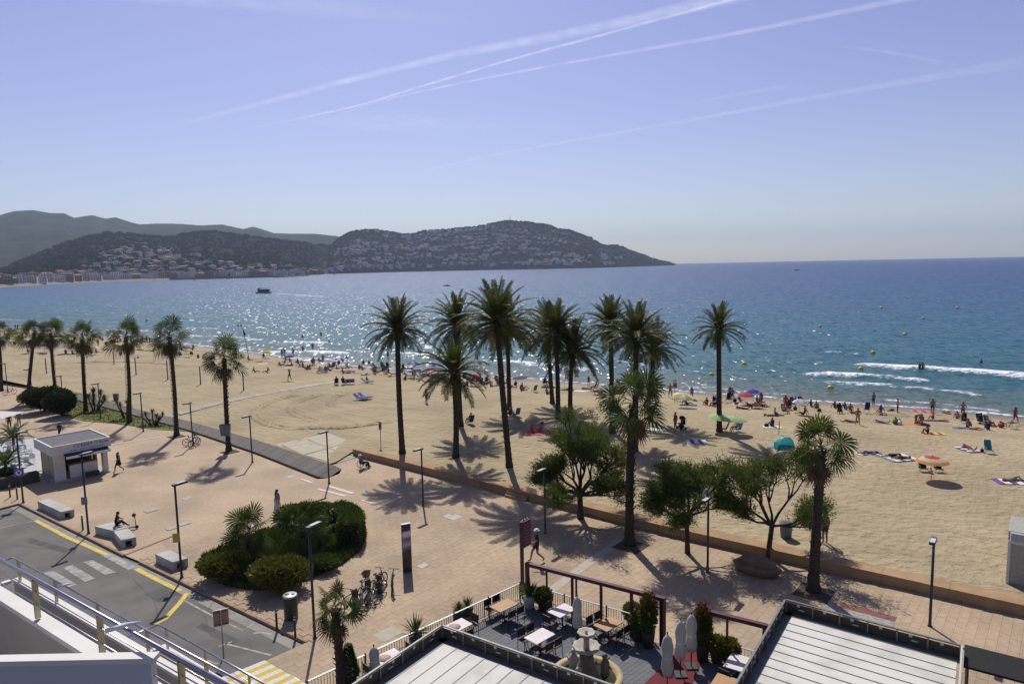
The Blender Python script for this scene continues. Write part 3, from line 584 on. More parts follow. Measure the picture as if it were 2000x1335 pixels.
# ---- far coast: hills, town, houses
def hz(px): return 519.6 - 0.0206 * (px - 1000)
DPX = [-260, 0, 200, 350, 530, 590, 640, 800, 960, 1145, 1245, 1300, 1330]; DD = [1050, 1400, 1830, 1980, 2060, 2400, 3150, 3600, 3600, 3500, 4200, 4800, 5200]
def coast(px): return float(np.interp(px, DPX, DD))
def adir(px):
    d = ray(px, hz(px)); k = math.hypot(d.x, d.y); return d.x / k, d.y / k
class Hill:
    def __init__(s, ridge, front, ridged, plain, power, rough, seed):
        s.rx = [p[0] for p in ridge]; s.ry = [p[1] for p in ridge]; s.front, s.ridged = front, ridged; s.plain, s.power, s.rough, s.seed = plain, power, rough, seed
    def top(s, px):
        py = float(np.interp(px, s.rx, s.ry)); D = s.ridged(px); d = ray(px, py); return CAMH + D * d.z / math.hypot(d.x, d.y)
    def at(s, px, t):                            # t 0 at the water or foot, 1 on the ridge, up to 2 behind it
        f, r = s.front(px), s.ridged(px); D = f + (r - f) * t; ax, ay = adir(px); x, y = ax * D, ay * D; h = s.top(px)
        if t <= 1:
            q = max(0.0, (t - s.plain) / (1 - s.plain)); z = SEA_Z - 0.6 + 6.5 * min(1, t / 0.03) * min(1, h / 10) + (h - 6) * q ** s.power
            env = math.sin(math.pi * min(1, max(0, q))) + 0.02
        else: z = h * (1 - 0.75 * (t - 1) ** 1.3); env = 0.4
        nz = mnoise.fractal(Vector((x * 0.0022, y * 0.0022, s.seed)), 1.0, 2.0, 5)
        nd = 1 - abs(mnoise.noise(Vector((x * 0.004, y * 0.004, s.seed + 5))))
        z += env * h * s.rough * (nz + 0.5 * (nd - 0.7))
        if t > 0.05: z += min(1, h / 40) * 3.0 * mnoise.noise(Vector((x * 0.03, y * 0.03, s.seed + 9)))
        return Vector((x, y, z))
    def build(s, name, px0, px1, step, mat, label, nt=46):
        pxs = np.arange(px0, px1 + step, step); ts = list(np.linspace(0, 1, nt)) + list(np.linspace(1.06, 2, 10))
        P = np.array([[tuple(s.at(float(a), float(t))) for t in ts] for a in pxs])
        return tag(inst(name, grid_mesh(name, P[..., 0], P[..., 1], P[..., 2], mat)), label, 'hill', kind='structure')
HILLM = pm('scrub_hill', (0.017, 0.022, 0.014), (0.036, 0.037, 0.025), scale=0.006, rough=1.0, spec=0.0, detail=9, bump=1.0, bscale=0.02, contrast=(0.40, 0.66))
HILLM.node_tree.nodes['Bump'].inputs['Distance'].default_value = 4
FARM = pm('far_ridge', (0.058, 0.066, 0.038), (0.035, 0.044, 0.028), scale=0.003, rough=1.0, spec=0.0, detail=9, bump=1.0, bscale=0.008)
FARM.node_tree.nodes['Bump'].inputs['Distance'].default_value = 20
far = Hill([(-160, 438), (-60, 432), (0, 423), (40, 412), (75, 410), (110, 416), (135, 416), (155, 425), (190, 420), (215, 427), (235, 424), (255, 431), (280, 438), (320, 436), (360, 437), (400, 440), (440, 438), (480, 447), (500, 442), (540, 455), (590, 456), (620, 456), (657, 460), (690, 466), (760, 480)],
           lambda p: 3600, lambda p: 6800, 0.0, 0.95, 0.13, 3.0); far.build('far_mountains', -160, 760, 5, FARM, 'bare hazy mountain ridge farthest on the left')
mid = Hill([(-260, 545), (-120, 540), (0, 529), (60, 505), (120, 480), (180, 462), (215, 455), (260, 457), (300, 462), (340, 463), (380, 455), (420, 452), (480, 460), (540, 468), (600, 475), (650, 480), (700, 492), (760, 515)],
           coast, lambda p: coast(p) + 1500 - max(0, p - 560) * 6.5, 0.22, 1.05, 0.07, 11.0); mid.build('wooded_hill', -260, 760, 4, HILLM, 'dark wooded hill behind the seaside town')
cape = Hill([(560, 530), (600, 522), (630, 510), (645, 486), (655, 474), (665, 465), (690, 452), (720, 448), (740, 449), (760, 452), (790, 457), (812, 456), (830, 450), (870, 449), (905, 445), (940, 441), (970, 435), (990, 431), (1010, 431), (1050, 436), (1075, 440), (1090, 447), (1110, 449), (1135, 457), (1155, 465), (1175, 477), (1185, 480), (1200, 479), (1212, 480), (1225, 487), (1250, 496), (1285, 508), (1306, 512.6), (1318, 514)],
            lambda p: coast(p), lambda p: coast(p) + 900 - max(0, p - 1150) * 3.2, 0.0, 0.78, 0.05, 21.0); cape.build('headland', 575, 1318, 3, HILLM, 'headland dotted with white houses across the bay', 54)
TREEM = pm('far_trees', (0.014, 0.022, 0.010), (0.024, 0.030, 0.014), scale=0.02, rough=1.0, spec=0.0, var=0.2)
rnd = random.Random(5)
def far_trees(hill, px0, px1, n, t0, t1, smin, smax, name, label):
    mb = MB()
    for k in range(n):
        px = rnd.uniform(px0, px1); t = rnd.uniform(t0, t1) if rnd.random() < 0.85 else rnd.uniform(0.97, 1.0); p = hill.at(px, t); r = rnd.uniform(smin, smax)
        if p.z < 1.5: continue
        mb.ball((p.x, p.y, p.z + r * 0.35), r, 5, 4, (1.1, 1.1, 0.8), 0.22, rnd)
    tag(mb.build(name, TREEM), label, 'trees', kind='stuff')
far_trees(cape, 640, 1312, 3600, 0.02, 1.0, 4, 9, 'headland_trees', 'pine trees and scrub covering the headland')
far_trees(mid, 0, 660, 2600, 0.06, 1.0, 5, 11, 'hill_trees', 'trees covering the hill behind the town')
HW = pm('house_render', (0.80, 0.76, 0.72), (0.68, 0.64, 0.60), scale=0.2, rough=0.9, var=0.16); HP = pm('house_pink', (0.50, 0.36, 0.29), (0.42, 0.32, 0.25), scale=0.2, rough=0.9, var=0.15)
HR = pm('tile_roof', (0.34, 0.17, 0.10), (0.27, 0.14, 0.09), scale=0.3, rough=0.9, var=0.2); HG = pm('far_glass', (0.045, 0.05, 0.06), rough=0.25)
HF = pm('flat_roof', (0.52, 0.48, 0.43), (0.44, 0.40, 0.37), scale=0.3, rough=0.9, var=0.1)
def house_mesh(w, d, h, floors, roof, wall):
    mb = MB(); mb.box((0, 0, h / 2 - 4), (w, d, h + 8)); fh = h / floors
    mb.mi = 2; n = max(2, int(w / 4.5))
    for f in range(floors):
        for k in range(n): mb.box((-w / 2 + (k + .5) * w / n, -d / 2 + 0.05, fh * (f + 0.5)), (w / n * 0.5, 0.5, fh * 0.5))
    mb.mi = 0
    for f in range(1, floors): mb.box((0, -d / 2 - 0.7, fh * f), (w * 0.94, 1.4, 0.5))
    mb.mi = 1
    if roof == 'hip': mb.add([(-w / 2 - .5, -d / 2 - .5, h), (w / 2 + .5, -d / 2 - .5, h), (w / 2 + .5, d / 2 + .5, h), (-w / 2 - .5, d / 2 + .5, h), (-w * .25, 0, h + 2.2), (w * .25, 0, h + 2.2)], [(0, 1, 5, 4), (1, 2, 5), (2, 3, 4, 5), (3, 0, 4), (3, 2, 1, 0)])
    else: mb.box((0, 0, h + 0.35), (w + .6, d + .6, 0.7)); mb.box((w * .2, d * .1, h + 1.7), (w * .22, d * .4, 2.4))
    return mb.mesh('house', [wall, HR if roof == 'hip' else HF, HG])
HM = [house_mesh(*a) for a in ((20, 11, 6.5, 2, 'flat', HW), (27, 12, 6.5, 2, 'flat', HW), (17, 11, 7, 2, 'hip', HW), (32, 12, 9.5, 3, 'flat', HW), (22, 12, 6.5, 2, 'hip', HP), (15, 10, 6, 2, 'flat', HW))]
def place_house(hill, px, t, mi, label, group, name='house'):
    p = hill.at(px, t); ax, ay = adir(px); rz = math.atan2(-ax, ay) + rnd.uniform(-.45, .45); sc = rnd.uniform(.9, 1.35)
    o = inst(name, HM[mi], None, (p.x, p.y, p.z + rnd.uniform(0, 2.0)), (0, 0, rz), sc); return tag(o, label, 'house', group)
cnt = 0; extra = []
rows = [0.05, 0.11, 0.18, 0.26, 0.34, 0.43, 0.52, 0.61, 0.70, 0.79, 0.87, 0.94]
spots = []
for k in range(290):                              # terraces: rows of houses along the contour, in uneven clusters
    px = rnd.uniform(645, 1190); t = rows[rnd.randrange(len(rows))] + rnd.gauss(0, 0.014); n = rnd.choice((1, 2, 2, 3, 4, 5, 6))
    den = 1.0
    if px > 1090: den = 0.75 if t < 0.62 else 0.12
    if 940 < px < 1090 and t > 0.70: den = 0.15
    if px < 760 and t > 0.60: den = 0.22
    if vnoise(np.array([px]), np.array([t * 260]), 0.018, 4)[0] < 0.40: den *= 0.25
    if rnd.random() > den: continue
    for i in range(n):
        a, b = px + i * rnd.uniform(8.5, 11.5), t + rnd.gauss(0, .004)
        if a > 1212 or not 0.03 < b < 0.985 or any(abs(a - c) < 7.5 and abs(b - d) < 0.022 for c, d in spots): continue
        spots.append((a, b))
rnd.shuffle(spots); spots = spots[:480]
hs = sorted(spots, key=lambda s: s[1])
for k, (px, t) in enumerate(spots):
    mi = rnd.choice((0, 0, 1, 1, 2, 3, 3, 4, 5))
    if k < 205:
        if t > 0.5: place_house(cape, px, t, mi, 'small pale house high up on the headland slope', 'houses high on the headland')
        else: place_house(cape, px, t, mi, 'small pale house low down on the headland slope', 'houses low on the headland')
    else: extra.append((cape, px, t, mi))
spots2 = []
for k in range(900):
    px = rnd.uniform(60, 640); t = rnd.uniform(0.24, 0.86)
    hi = 0.84 - abs(px - 300) / 420 if px < 350 else max(0.36, 0.62 - (px - 350) / 500)
    if px < 180: hi = 0.30 + (px - 60) / 900
    if t > hi: continue
    if any(abs(px - a) < 11 and abs(t - b) < 0.020 for a, b in spots2): continue
    spots2.append((px, t))
for k, (px, t) in enumerate(spots2[:260]):
    mi = rnd.choice((0, 1, 2, 4, 4, 5, 2))
    if k < 92: place_house(mid, px, t, mi, 'small house on the wooded hill above the town', 'houses on the wooded hill')
    else: extra.append((mid, px, t, mi))
xm = MB(); XMAT = [HW, HF, HG, HP, HR]
for hill, px, t, mi in extra:
    p = hill.at(px, t); ax, ay = adir(px); rz = math.atan2(-ax, ay) + rnd.uniform(-.4, .4); w, h = rnd.uniform(13, 26), rnd.uniform(5.5, 8)
    xm.mi = 3 if mi == 4 else 0; xm.box((p.x, p.y, p.z + h / 2 - 3), (w, 11, h + 6), rz); xm.mi = 4 if mi in (2, 4) else 1; xm.box((p.x, p.y, p.z + h + 0.4), (w + .6, 11.6, 0.8), rz)
    xm.mi = 2; f = Vector((-ax, -ay, 0)) * 5.6; xm.box((p.x + f.x, p.y + f.y, p.z + h * .55), (w * .7, 0.6, h * .3), rz)
tag(xm.build('scattered_houses', XMAT), 'further small houses scattered over the far slopes', 'houses', kind='stuff')
BM = [house_mesh(*a) for a in ((38, 14, 13, 4, 'flat', HW), (30, 14, 16, 5, 'flat', HP), (24, 14, 11, 3, 'hip', HP), (46, 14, 10, 3, 'flat', HW), (20, 13, 17, 5, 'flat', HW))]
for k in range(84):
    px = -10 + 670 * (k % 42) / 42 + rnd.uniform(-4, 4); t = 0.03 + 0.06 * (k // 42) + rnd.uniform(0, .02); p = mid.at(px, t); ax, ay = adir(px)
    o = inst('apartment_building', rnd.choice(BM), None, (p.x, p.y, p.z), (0, 0, math.atan2(-ax, ay) + rnd.uniform(-.2, .2)), rnd.uniform(.75, 1.1))
    tag(o, 'pale apartment block on the front row of the far town' if k < 42 else 'pinkish or pale block in the second row of the far town', 'building', 'front row of the far town' if k < 42 else 'second row of the far town')
for k in range(26):
    px = 640 + 530 * k / 26 + rnd.uniform(-5, 5); p = cape.at(px, 0.03 + rnd.uniform(0, .02)); ax, ay = adir(px)
    tag(inst('apartment_building', rnd.choice(BM), None, (p.x, p.y, p.z - 2), (0, 0, math.atan2(-ax, ay) + rnd.uniform(-.2, .2)), rnd.uniform(.8, 1.15)), 'low block at the foot of the headland by the water', 'building', 'waterside blocks under the headland')
p = cape.at(1178, 0.2); ax, ay = adir(1178); hr = math.atan2(-ax, ay)
t = thing('tower_block', 'white tower block standing alone near the tip of the headland', 'building', p, hr)
mb = MB().box((0, 0, 14), (24, 16, 40)); mb.build('wall', HW, t); MB().box((0, 0, 34.6), (25, 17, 1.2)).build('roof', HF, t)
wm = MB().box((0, 0, 0), (3.4, 0.6, 2)).mesh('window', HG)
for f in range(8):
    for k in range(4): inst('window', wm, t, (-9 + 6 * k, -8.1, 4 + f * 3.7))
p = cape.at(998, 1.0)
t = thing('radio_mast', 'thin radio mast on the summit of the headland', 'mast', (p.x, p.y, p.z)); MB().lathe([(2.2, -3), (1.6, 10), (1.0, 26), (.5, 36)], 6).build('mast', COVM, t); MB().box((0, 0, 22), (5, 1.5, 2)).build('antenna', COVM, t); MB().box((0, 0, 2.5), (16, 10, 9)).build('base_building', HF, t)
BRK = pm('breakwater_rock', (0.13, 0.12, 0.11), (0.09, 0.085, 0.08), scale=0.1, rough=1)
def jetty(px0, px1, py, label):
    a = G(px0, py, SEA_Z); b = G(px1, py, SEA_Z); k = 0.93 * coast(px0) / math.hypot(a.x, a.y); a *= k; b *= 0.93 * coast(px1) / math.hypot(b.x, b.y); a.z = b.z = 0; mb = MB(); n = 60
    for i in range(n):
        c = a.lerp(b, (i + .5) / n); mb.ball((c.x + rnd.uniform(-3, 3), c.y + rnd.uniform(-6, 6), SEA_Z), rnd.uniform(3, 5.5), 6, 4, (1.5, 1.5, .7), .25, rnd)
    tag(mb.build('breakwater', BRK), label, 'breakwater')
jetty(985, 1072, 529.5, 'low dark rock breakwater off the headland'); jetty(538, 600, 541, 'low rock breakwater in front of the far town')
FS = pm('far_sand', (0.20, 0.18, 0.145), rough=1)
for a, b in ((-240, 330),):
    vs = []; fs = []
    for i, px in enumerate(range(a, b + 1, 15)):
        ax, ay = adir(px); D = coast(px)
        for dd, z in ((-16, SEA_Z - .4), (-10, SEA_Z + .4), (10, 2.0), (45, 4.2)): vs.append((ax * (D + dd), ay * (D + dd), z))
        if i: fs += [((i - 1) * 4 + j, i * 4 + j, i * 4 + j + 1, (i - 1) * 4 + j + 1) for j in range(3)]
    tag(MB().add(vs, fs).build('far_beach', FS), 'pale strip of beach in front of the far town', 'beach', kind='structure')

# ---- contrails: long thin cloud bodies at nine kilometres
def contrail_material(name, alpha):
    m = bpy.data.materials.new(name); m.use_nodes = True; N = m.node_tree.nodes; L = m.node_tree.links; N.remove(N['Principled BSDF']); out = N['Material Output']
    a = N.new('ShaderNodeAttribute'); a.attribute_name = 'soft'; tc = N.new('ShaderNodeTexCoord')
    n = N.new('ShaderNodeTexNoise'); n.inputs['Scale'].default_value = 0.0011; n.inputs['Detail'].default_value = 5; L.new(tc.outputs['Object'], n.inputs[0])
    mr = N.new('ShaderNodeMapRange'); mr.inputs[1].default_value = 0.3; mr.inputs[2].default_value = 0.72; mr.inputs[3].default_value = 0.15; mr.inputs[4].default_value = 1.0; L.new(n.outputs[0], mr.inputs[0])
    k = N.new('ShaderNodeMath'); k.operation = 'MULTIPLY'; L.new(a.outputs['Fac'], k.inputs[0]); L.new(mr.outputs[0], k.inputs[1])
    k2 = N.new('ShaderNodeMath'); k2.operation = 'MULTIPLY'; L.new(k.outputs[0], k2.inputs[0]); k2.inputs[1].default_value = alpha
    t = N.new('ShaderNodeBsdfTransparent'); d = N.new('ShaderNodeBsdfTranslucent'); d.inputs[0].default_value = (0.95, 0.95, 0.97, 1)
    s = N.new('ShaderNodeMixShader'); L.new(k2.outputs[0], s.inputs[0]); L.new(t.outputs[0], s.inputs[1]); L.new(d.outputs[0], s.inputs[2]); L.new(s.outputs[0], out.inputs[0])
    return m
def contrail(pts, hw, alpha, label, fade=(0.15, 0.0), name='contrail'):
    Q = []
    for i in range(len(pts) - 1):
        p0, p1, p2, p3 = [np.array(pts[max(0, min(len(pts) - 1, i + j))], float) for j in (-1, 0, 1, 2)]
        for k in range(14):
            t = k / 14; Q.append(0.5 * (2 * p1 + (p2 - p0) * t + (2 * p0 - 5 * p1 + 4 * p2 - p3) * t * t + (3 * p1 - p0 - 3 * p2 + p3) * t ** 3))
    Q.append(np.array(pts[-1], float)); vs = []; soft = []; n = 13; P = []
    for q in Q: d = ray(q[0], q[1]); k = (9000 - CAMH) / d.z; P.append((Vector((d.x * k, d.y * k, 9000)), d.z, k))
    for i, (p, sz, dist) in enumerate(P):
        tg = (P[min(i + 1, len(P) - 1)][0] - P[max(i - 1, 0)][0]).normalized(); side = Vector((-tg.y, tg.x, 0)); u = i / (len(P) - 1)
        vd = Vector((p.x, p.y, 0)).normalized(); fs_ = abs(side.dot(vd)) * sz + abs(side.x * vd.y - side.y * vd.x)
        w = (hw[0] + (hw[1] - hw[0]) * u) * dist / FPX / max(0.15, fs_)
        e = min(1, u / fade[0] if fade[0] else 1, (1 - u) / fade[1] if fade[1] else 1)
        for half in (1, -1):
            for j in range(n):
                a = -1 + 2 * j / (n - 1); vs.append(p + side * (a * w) + Vector((0, 0, half * 0.12 * w * math.sqrt(max(0, 1 - a * a))))); soft.append(e * max(0, 1 - a * a) ** 1.5)
    m = 2 * n; fs = []
    for i in range(len(P) - 1):
        for h in (0, n):
            for j in range(n - 1): 
                f = (i * m + h + j, i * m + h + j + 1, (i + 1) * m + h + j + 1, (i + 1) * m + h + j); fs.append(f if h == 0 else tuple(reversed(f)))
    mb = MB(); mb.smooth = True; mb.add(vs, fs); o = mb.build(name, contrail_material(name, alpha)); at = o.data.attributes.new('soft', 'FLOAT', 'POINT'); at.data.foreach_set('value', soft)
    return tag(o, label, 'contrail', 'contrails across the sky')
contrail([(320, 250), (500, 205), (700, 152), (900, 105), (1150, 58), (1440, -8), (1600, -45)], (11, 24), 0.15, 'widest and brightest contrail crossing the upper sky', (0.3, 0))
contrail([(480, 252), (600, 228), (700, 206), (800, 176), (1000, 116), (1200, 62), (1440, -4), (1600, -50)], (4, 7), 0.21, 'thin contrail running close under the widest one', (0.2, 0))
contrail([(640, 238), (720, 204), (850, 173), (1000, 143), (1200, 107), (1450, 63), (1780, -5), (1900, -32)], (4, 8), 0.15, 'thin contrail that meets the upper pair on its left end', (0.25, 0))
contrail([(730, 356), (850, 328), (1000, 296), (1300, 243), (1650, 180), (2000, 122), (2200, 92)], (5, 12), 0.085, 'lowest faint contrail rising towards the right', (0.25, 0.3))
contrail([(200, -12), (380, 2), (560, 11), (720, 24), (930, 44)], (14, 18), 0.06, 'faint broad contrail at the top left', (0.1, 0.35))
contrail([(1340, 203), (1450, 183), (1570, 163)], (8, 9), 0.05, 'short faint wisp right of centre', (0.3, 0.3))
contrail([(1630, 90), (1740, 103), (1880, 130)], (7, 8), 0.05, 'short faint wisp at the upper right', (0.3, 0.3))
contrail([(560, 232), (700, 238), (840, 240), (1010, 246)], (14, 18), 0.06, 'faint level wisp under the crossing contrails', (0.3, 0.35))

# ---- haze
hz_m = bpy.data.materials.new('haze'); hz_m.use_nodes = True; N = hz_m.node_tree.nodes; N.remove(N['Principled BSDF']); pv = N.new('ShaderNodeVolumePrincipled')
pv.inputs['Color'].default_value = (0.66, 0.79, 1.0, 1); pv.inputs['Density'].default_value = HAZE_D; hz_m.node_tree.links.new(pv.outputs[0], N['Material Output'].inputs['Volume'])
tag(MB().box((0, 6500, 315), (32000, 18000, 650)).build('haze', hz_m), 'thin blue summer haze over the bay', 'haze', kind='stuff')

# ---- boats and buoys
HULL = flat('boat_white', (0.55, 0.56, 0.56), 0.5); HULD = flat('boat_dark', (0.06, 0.08, 0.09), 0.5); HGRN = flat('boat_green', (0.05, 0.11, 0.10), 0.5)
def hull(mb, L, B, Hh, z0=0.0):
    sec = [(-.5, .85), (-.3, 1), (0, 1), (.25, .85), (.42, .45), (.5, .03)]; vs = []
    for t, w in sec:
        for yy, z in ((-B / 2 * w, Hh * (1 + .25 * max(0, t))), (-B / 2 * w * .7, 0), (B / 2 * w * .7, 0), (B / 2 * w, Hh * (1 + .25 * max(0, t)))): vs.append((t * L, yy, z0 + z))
    fs = [(0, 1, 2, 3), (23, 22, 21, 20)]
    for i in range(5):
        for j in range(3): fs.append((i * 4 + j, (i + 1) * 4 + j, (i + 1) * 4 + j + 1, i * 4 + j + 1))
        fs.append((i * 4 + 3, (i + 1) * 4 + 3, (i + 1) * 4, i * 4))
    return mb.add(vs, fs)
p = G(514, 573, SEA_Z)
f = thing('ferry', 'two deck excursion boat with a white wake on the bay', 'boat', (p.x, p.y, SEA_Z - .15), R(176))
hull(MB(), 12.5, 4.2, 1.5).build('hull', HULL, f); MB().box((0, 0, 1.62), (10.5, 3.7, .1)).build('deck', HGRN, f)
c = MB().box((-.6, 0, 2.55), (8.6, 3.3, 1.7)).build('cabin', HGRN, f)
for k in range(6): MB().box((-4.1 + 1.4 * k, -1.67, 2.7), (1.0, .08, .8)).build('window', HG, c); MB().box((-4.1 + 1.4 * k, 1.67, 2.7), (1.0, .08, .8)).build('window', HG, c)
MB().box((-.6, 0, 3.5), (9.2, 3.7, .14)).build('upper_deck', HULL, f); MB().box((-.8, 0, 5.0), (7.5, 3.5, .12)).build('roof', HULL, f)
rl = MB()
for s in (-1, 1):
    for k in range(7): rl.tube([(-4.4 + 1.2 * k, s * 1.7, 3.5), (-4.4 + 1.2 * k, s * 1.7, 5)], .05, 5)
    rl.tube([(-4.8, s * 1.75, 4.4), (3.6, s * 1.75, 4.4)], .05, 5)
rl.build('railing', HULD, f); MB().box((3.4, 0, 4.1), (1.6, 2.4, 1.1)).build('wheelhouse', HULL, f); MB().tube([(2, 0, 5), (2, 0, 7.2)], .06, 5).build('mast', HULD, f)
def motorboat(px, py, L, label, sail=False, rz=0.2):
    p = G(px, py, SEA_Z); b = thing('motorboat' if not sail else 'sailing_boat', label, 'boat', (p.x, p.y, SEA_Z - .1), rz); k = L / 6
    hull(MB(), L, L * .33, .8 * k).build('hull', HULD if not sail else HULL, b); MB().box((.2 * k, 0, 1.1 * k), (1.8 * k, 1.3 * k, 1.0 * k)).build('cabin', HULL, b); MB().box((.95 * k, 0, 1.25 * k), (.1 * k, 1.1 * k, .5 * k)).build('windscreen', HG, b)
    MB().tube([(-L * .46, 0, .7 * k), (-L * .5, 0, 1.5 * k)], .18 * k, 6).build('outboard', HULD, b)
    if sail: MB().tube([(.3, 0, .8 * k), (.3, 0, 11 * k)], .09 * k, 5).build('mast', HULL, b)
    else: MB().tube([(2.2 * k, .6 * k, .8 * k), (2.2 * k, .6 * k, 2.1 * k)], .05 * k, 5).build('rail', HULD, b)
motorboat(873, 558.5, 6.4, 'small dark motorboat alone in the sun glitter'); motorboat(653, 537, 8, 'sailing boat with bare mast moored off the far shore', True); motorboat(446, 545, 7, 'little boat lying close to the far town beach')
motorboat(1556, 528, 9, 'tiny speedboat near the horizon on the right', rz=math.pi); motorboat(380, 548, 7, 'little boat off the far beach left of the ferry')
BUOY = flat('buoy_yellow', (0.62, 0.52, 0.04), 0.5)
for px, py, r, lab in ((1870, 602, .55, 'yellow buoy farthest right'), (1721, 602, .55, 'yellow buoy far out left of the farthest right one'), (1767, 654, .45, 'yellow buoy right of centre in the chain of buoys'), (1705, 690, .42, 'yellow buoy just beyond the breaking wave'), (1681, 722, .42, 'yellow buoy in front of the white breaker'),
                       (1622, 759, .42, 'yellow buoy nearest the beach'), (1454, 712, .42, 'yellow buoy right of the lone tall palm'), (1390, 733, .42, 'yellow buoy just left of the lone tall palm'), (1602, 638, .4, 'small yellow buoy farther out from the lone palm'), (1803, 622, .4, 'small far buoy between two larger ones')):
    p = G(px, py, SEA_Z); b = thing('buoy', lab, 'buoy', (p.x, p.y, SEA_Z - r * .25), 0, 'yellow swimming zone buoys'); MB().ball((0, 0, r * .6), r, 12, 8, (1, 1, .9)).build('float', BUOY, b); MB().lathe([(r * .3, r * 1.3), (r * .18, r * 1.7)], 8).build('cap', BUOY, b)
# ================================================================== plants
PALMG = pm('date_frond', (0.044, 0.066, 0.010), (0.082, 0.084, 0.015), scale=1.5, rough=0.55, spec=0.15, var=0.25, trans=0.30)
PALMD = pm('dead_frond', (0.16, 0.105, 0.05), (0.10, 0.068, 0.035), scale=2, rough=0.8, var=0.25, trans=0.2)
FANG = pm('fan_leaf', (0.042, 0.072, 0.011), (0.080, 0.096, 0.018), scale=2, rough=0.5, spec=0.18, var=0.25, trans=0.32)
BARK = pm('palm_bark', (0.062, 0.045, 0.033), (0.036, 0.027, 0.021), scale=3, rough=0.95, bump=0.9, bscale=9, stretch=(1, 1, 5))
BARK2 = pm('palm_boots', (0.085, 0.055, 0.032), (0.045, 0.032, 0.021), scale=6, rough=0.95, bump=0.8)
STALK = pm('fruit_stalk', (0.42, 0.17, 0.025), (0.30, 0.13, 0.03), scale=5, rough=0.7)
def frond_mesh(e0, bend, L, seed, mat, nl=44, lm=0.52, name='frond'):
    rnd = random.Random(seed); mb = MB(); pts = []; n = 14; p = Vector((0.16, 0, 0)); 
    for i in range(n + 1):
        s = i / n; e = R(e0 - bend * s ** 1.25); pts.append((p.copy(), e)); p = p + Vector((math.cos(e), 0.03 * math.sin(seed + s * 3), math.sin(e))) * (L / n)
    mb.tube([q[0] for q in pts], [0.035 * (1 - 0.85 * i / n) + 0.004 for i in range(n + 1)], 4)
    for k in range(nl):
        s = 0.16 + 0.83 * k / (nl - 1); fi = s * n; i = min(n - 1, int(fi)); q = pts[i][0].lerp(pts[i + 1][0], fi - i); e = pts[i][1]
        t = Vector((math.cos(e), 0, math.sin(e))); nn = Vector((-math.sin(e), 0, math.cos(e)))
        l = lm * (math.sin(math.pi * (0.12 + 0.80 * s)) ** 0.6) * rnd.uniform(.85, 1.1)
        for sd in (-1, 1):
            a = rnd.uniform(.5, .75) + s * .35; v = rnd.uniform(.15, .5)
            d = (t * a + Vector((0, sd, 0)) * 0.95 + nn * v).normalized(); w = t * 0.028
            tip = q + d * l + Vector((0, 0, -0.16 * l - rnd.uniform(0, .08))); mid = q + d * (l * .55)
            mb.add([q - w * .6, q + w * .6, mid + w * 1.0, mid - w * 1.0, tip], [(0, 1, 2, 3), (3, 2, 4)])
    return mb.mesh(name, mat)
DCL = [82, 66, 50, 34, 16, -4, -26]
DFR = {c: [frond_mesh(c, [22, 42, 58, 66, 64, 56, 40][i], 3.0, 10 * i + k, PALMG) for k in range(2)] for i, c in enumerate(DCL)}
DDEAD = [frond_mesh(-50, 35, 2.3, 91, PALMD, 26, .34, 'dead_frond'), frond_mesh(-62, 24, 2.0, 92, PALMD, 26, .3, 'dead_frond')]
def at_depth(px, py, y):
    d = ray(px, py); k = y / d.y; return Vector((d.x * k, y, CAMH + d.z * k))
def trunk_mesh(top, r0, r1, seed, flare=1.35, boots=0.9, rings=True):
    rnd = random.Random(seed); n = max(10, int(top.z / 0.22)); pts = []; rad = []; sx, sy = rnd.uniform(-.25, .25), rnd.uniform(-.2, .2)
    for i in range(n + 1):
        t = i / n; b = math.sin(math.pi * t) ; pts.append(Vector((top.x * t ** 1.15 + sx * b * .5, top.y * t + sy * b * .5, top.z * t - 0.06 * (i == 0))))
        r = r0 + (r1 - r0) * t; r *= 1 + (flare - 1) * math.exp(-t * top.z / 0.5)
        if rings: r *= 1 + (0.07 if i % 2 else -0.04) + rnd.uniform(-.02, .02)
        if boots and (1 - t) * top.z < 0.9: r *= 1 + 0.55 * math.sin(math.pi * min(1, (1 - t) * top.z / 0.9))
        rad.append(r)
    return MB().tube(pts, rad, 12)
def date_palm(bpx, apx, label, sc=1.0, seed=0, n=64):
    rnd = random.Random(seed + 100); b = S(*bpx); a = at_depth(apx[0], apx[1], b.y); top = a - b
    t = thing('date_palm', label, 'palm tree', b, 0, 'tall date palms on the beach')
    trunk_mesh(top, .25, .215, seed).build('trunk', BARK, t)
    for i in range(n):
        f = (i + .5) / n; e = 88 - 116 * f ** 1.05 + rnd.uniform(-9, 9); c = min(DCL, key=lambda q: abs(q - e)); az = i * 2.39996 + rnd.uniform(-.25, .25)
        k = sc * rnd.uniform(.88, 1.08) * (0.92 if e > 60 else 1.0)
        inst('frond', rnd.choice(DFR[c]), t, (top.x, top.y, top.z + .35 * (1 - f) - .05), (rnd.uniform(-.08, .08), R(c - e) * .8, az), k)
    for i in range(7): inst('dead_frond', rnd.choice(DDEAD), t, (top.x, top.y, top.z - .12), (rnd.uniform(-.1, .1), rnd.uniform(-.2, .2), rnd.uniform(0, 6.28)), sc * rnd.uniform(.6, .9))
    fr = MB()
    for i in range(26):
        az = rnd.uniform(0, 6.28); l = rnd.uniform(.5, .95); e = rnd.uniform(.5, 1.15); q = Vector((math.cos(az) * math.cos(e), math.sin(az) * math.cos(e), math.sin(e)))
        fr.tube([top + Vector((0, 0, .1)), top + q * l * .7 + Vector((0, 0, .1)), top + q * l + Vector((0, 0, 0))], [.022, .02, .035], 4)
    fr.build('fruit_stalks', STALK, t)
    return t
date_palm((786, 885), (776, 647), 'leftmost date palm, standing alone beside the wall end', 1.02, 1)
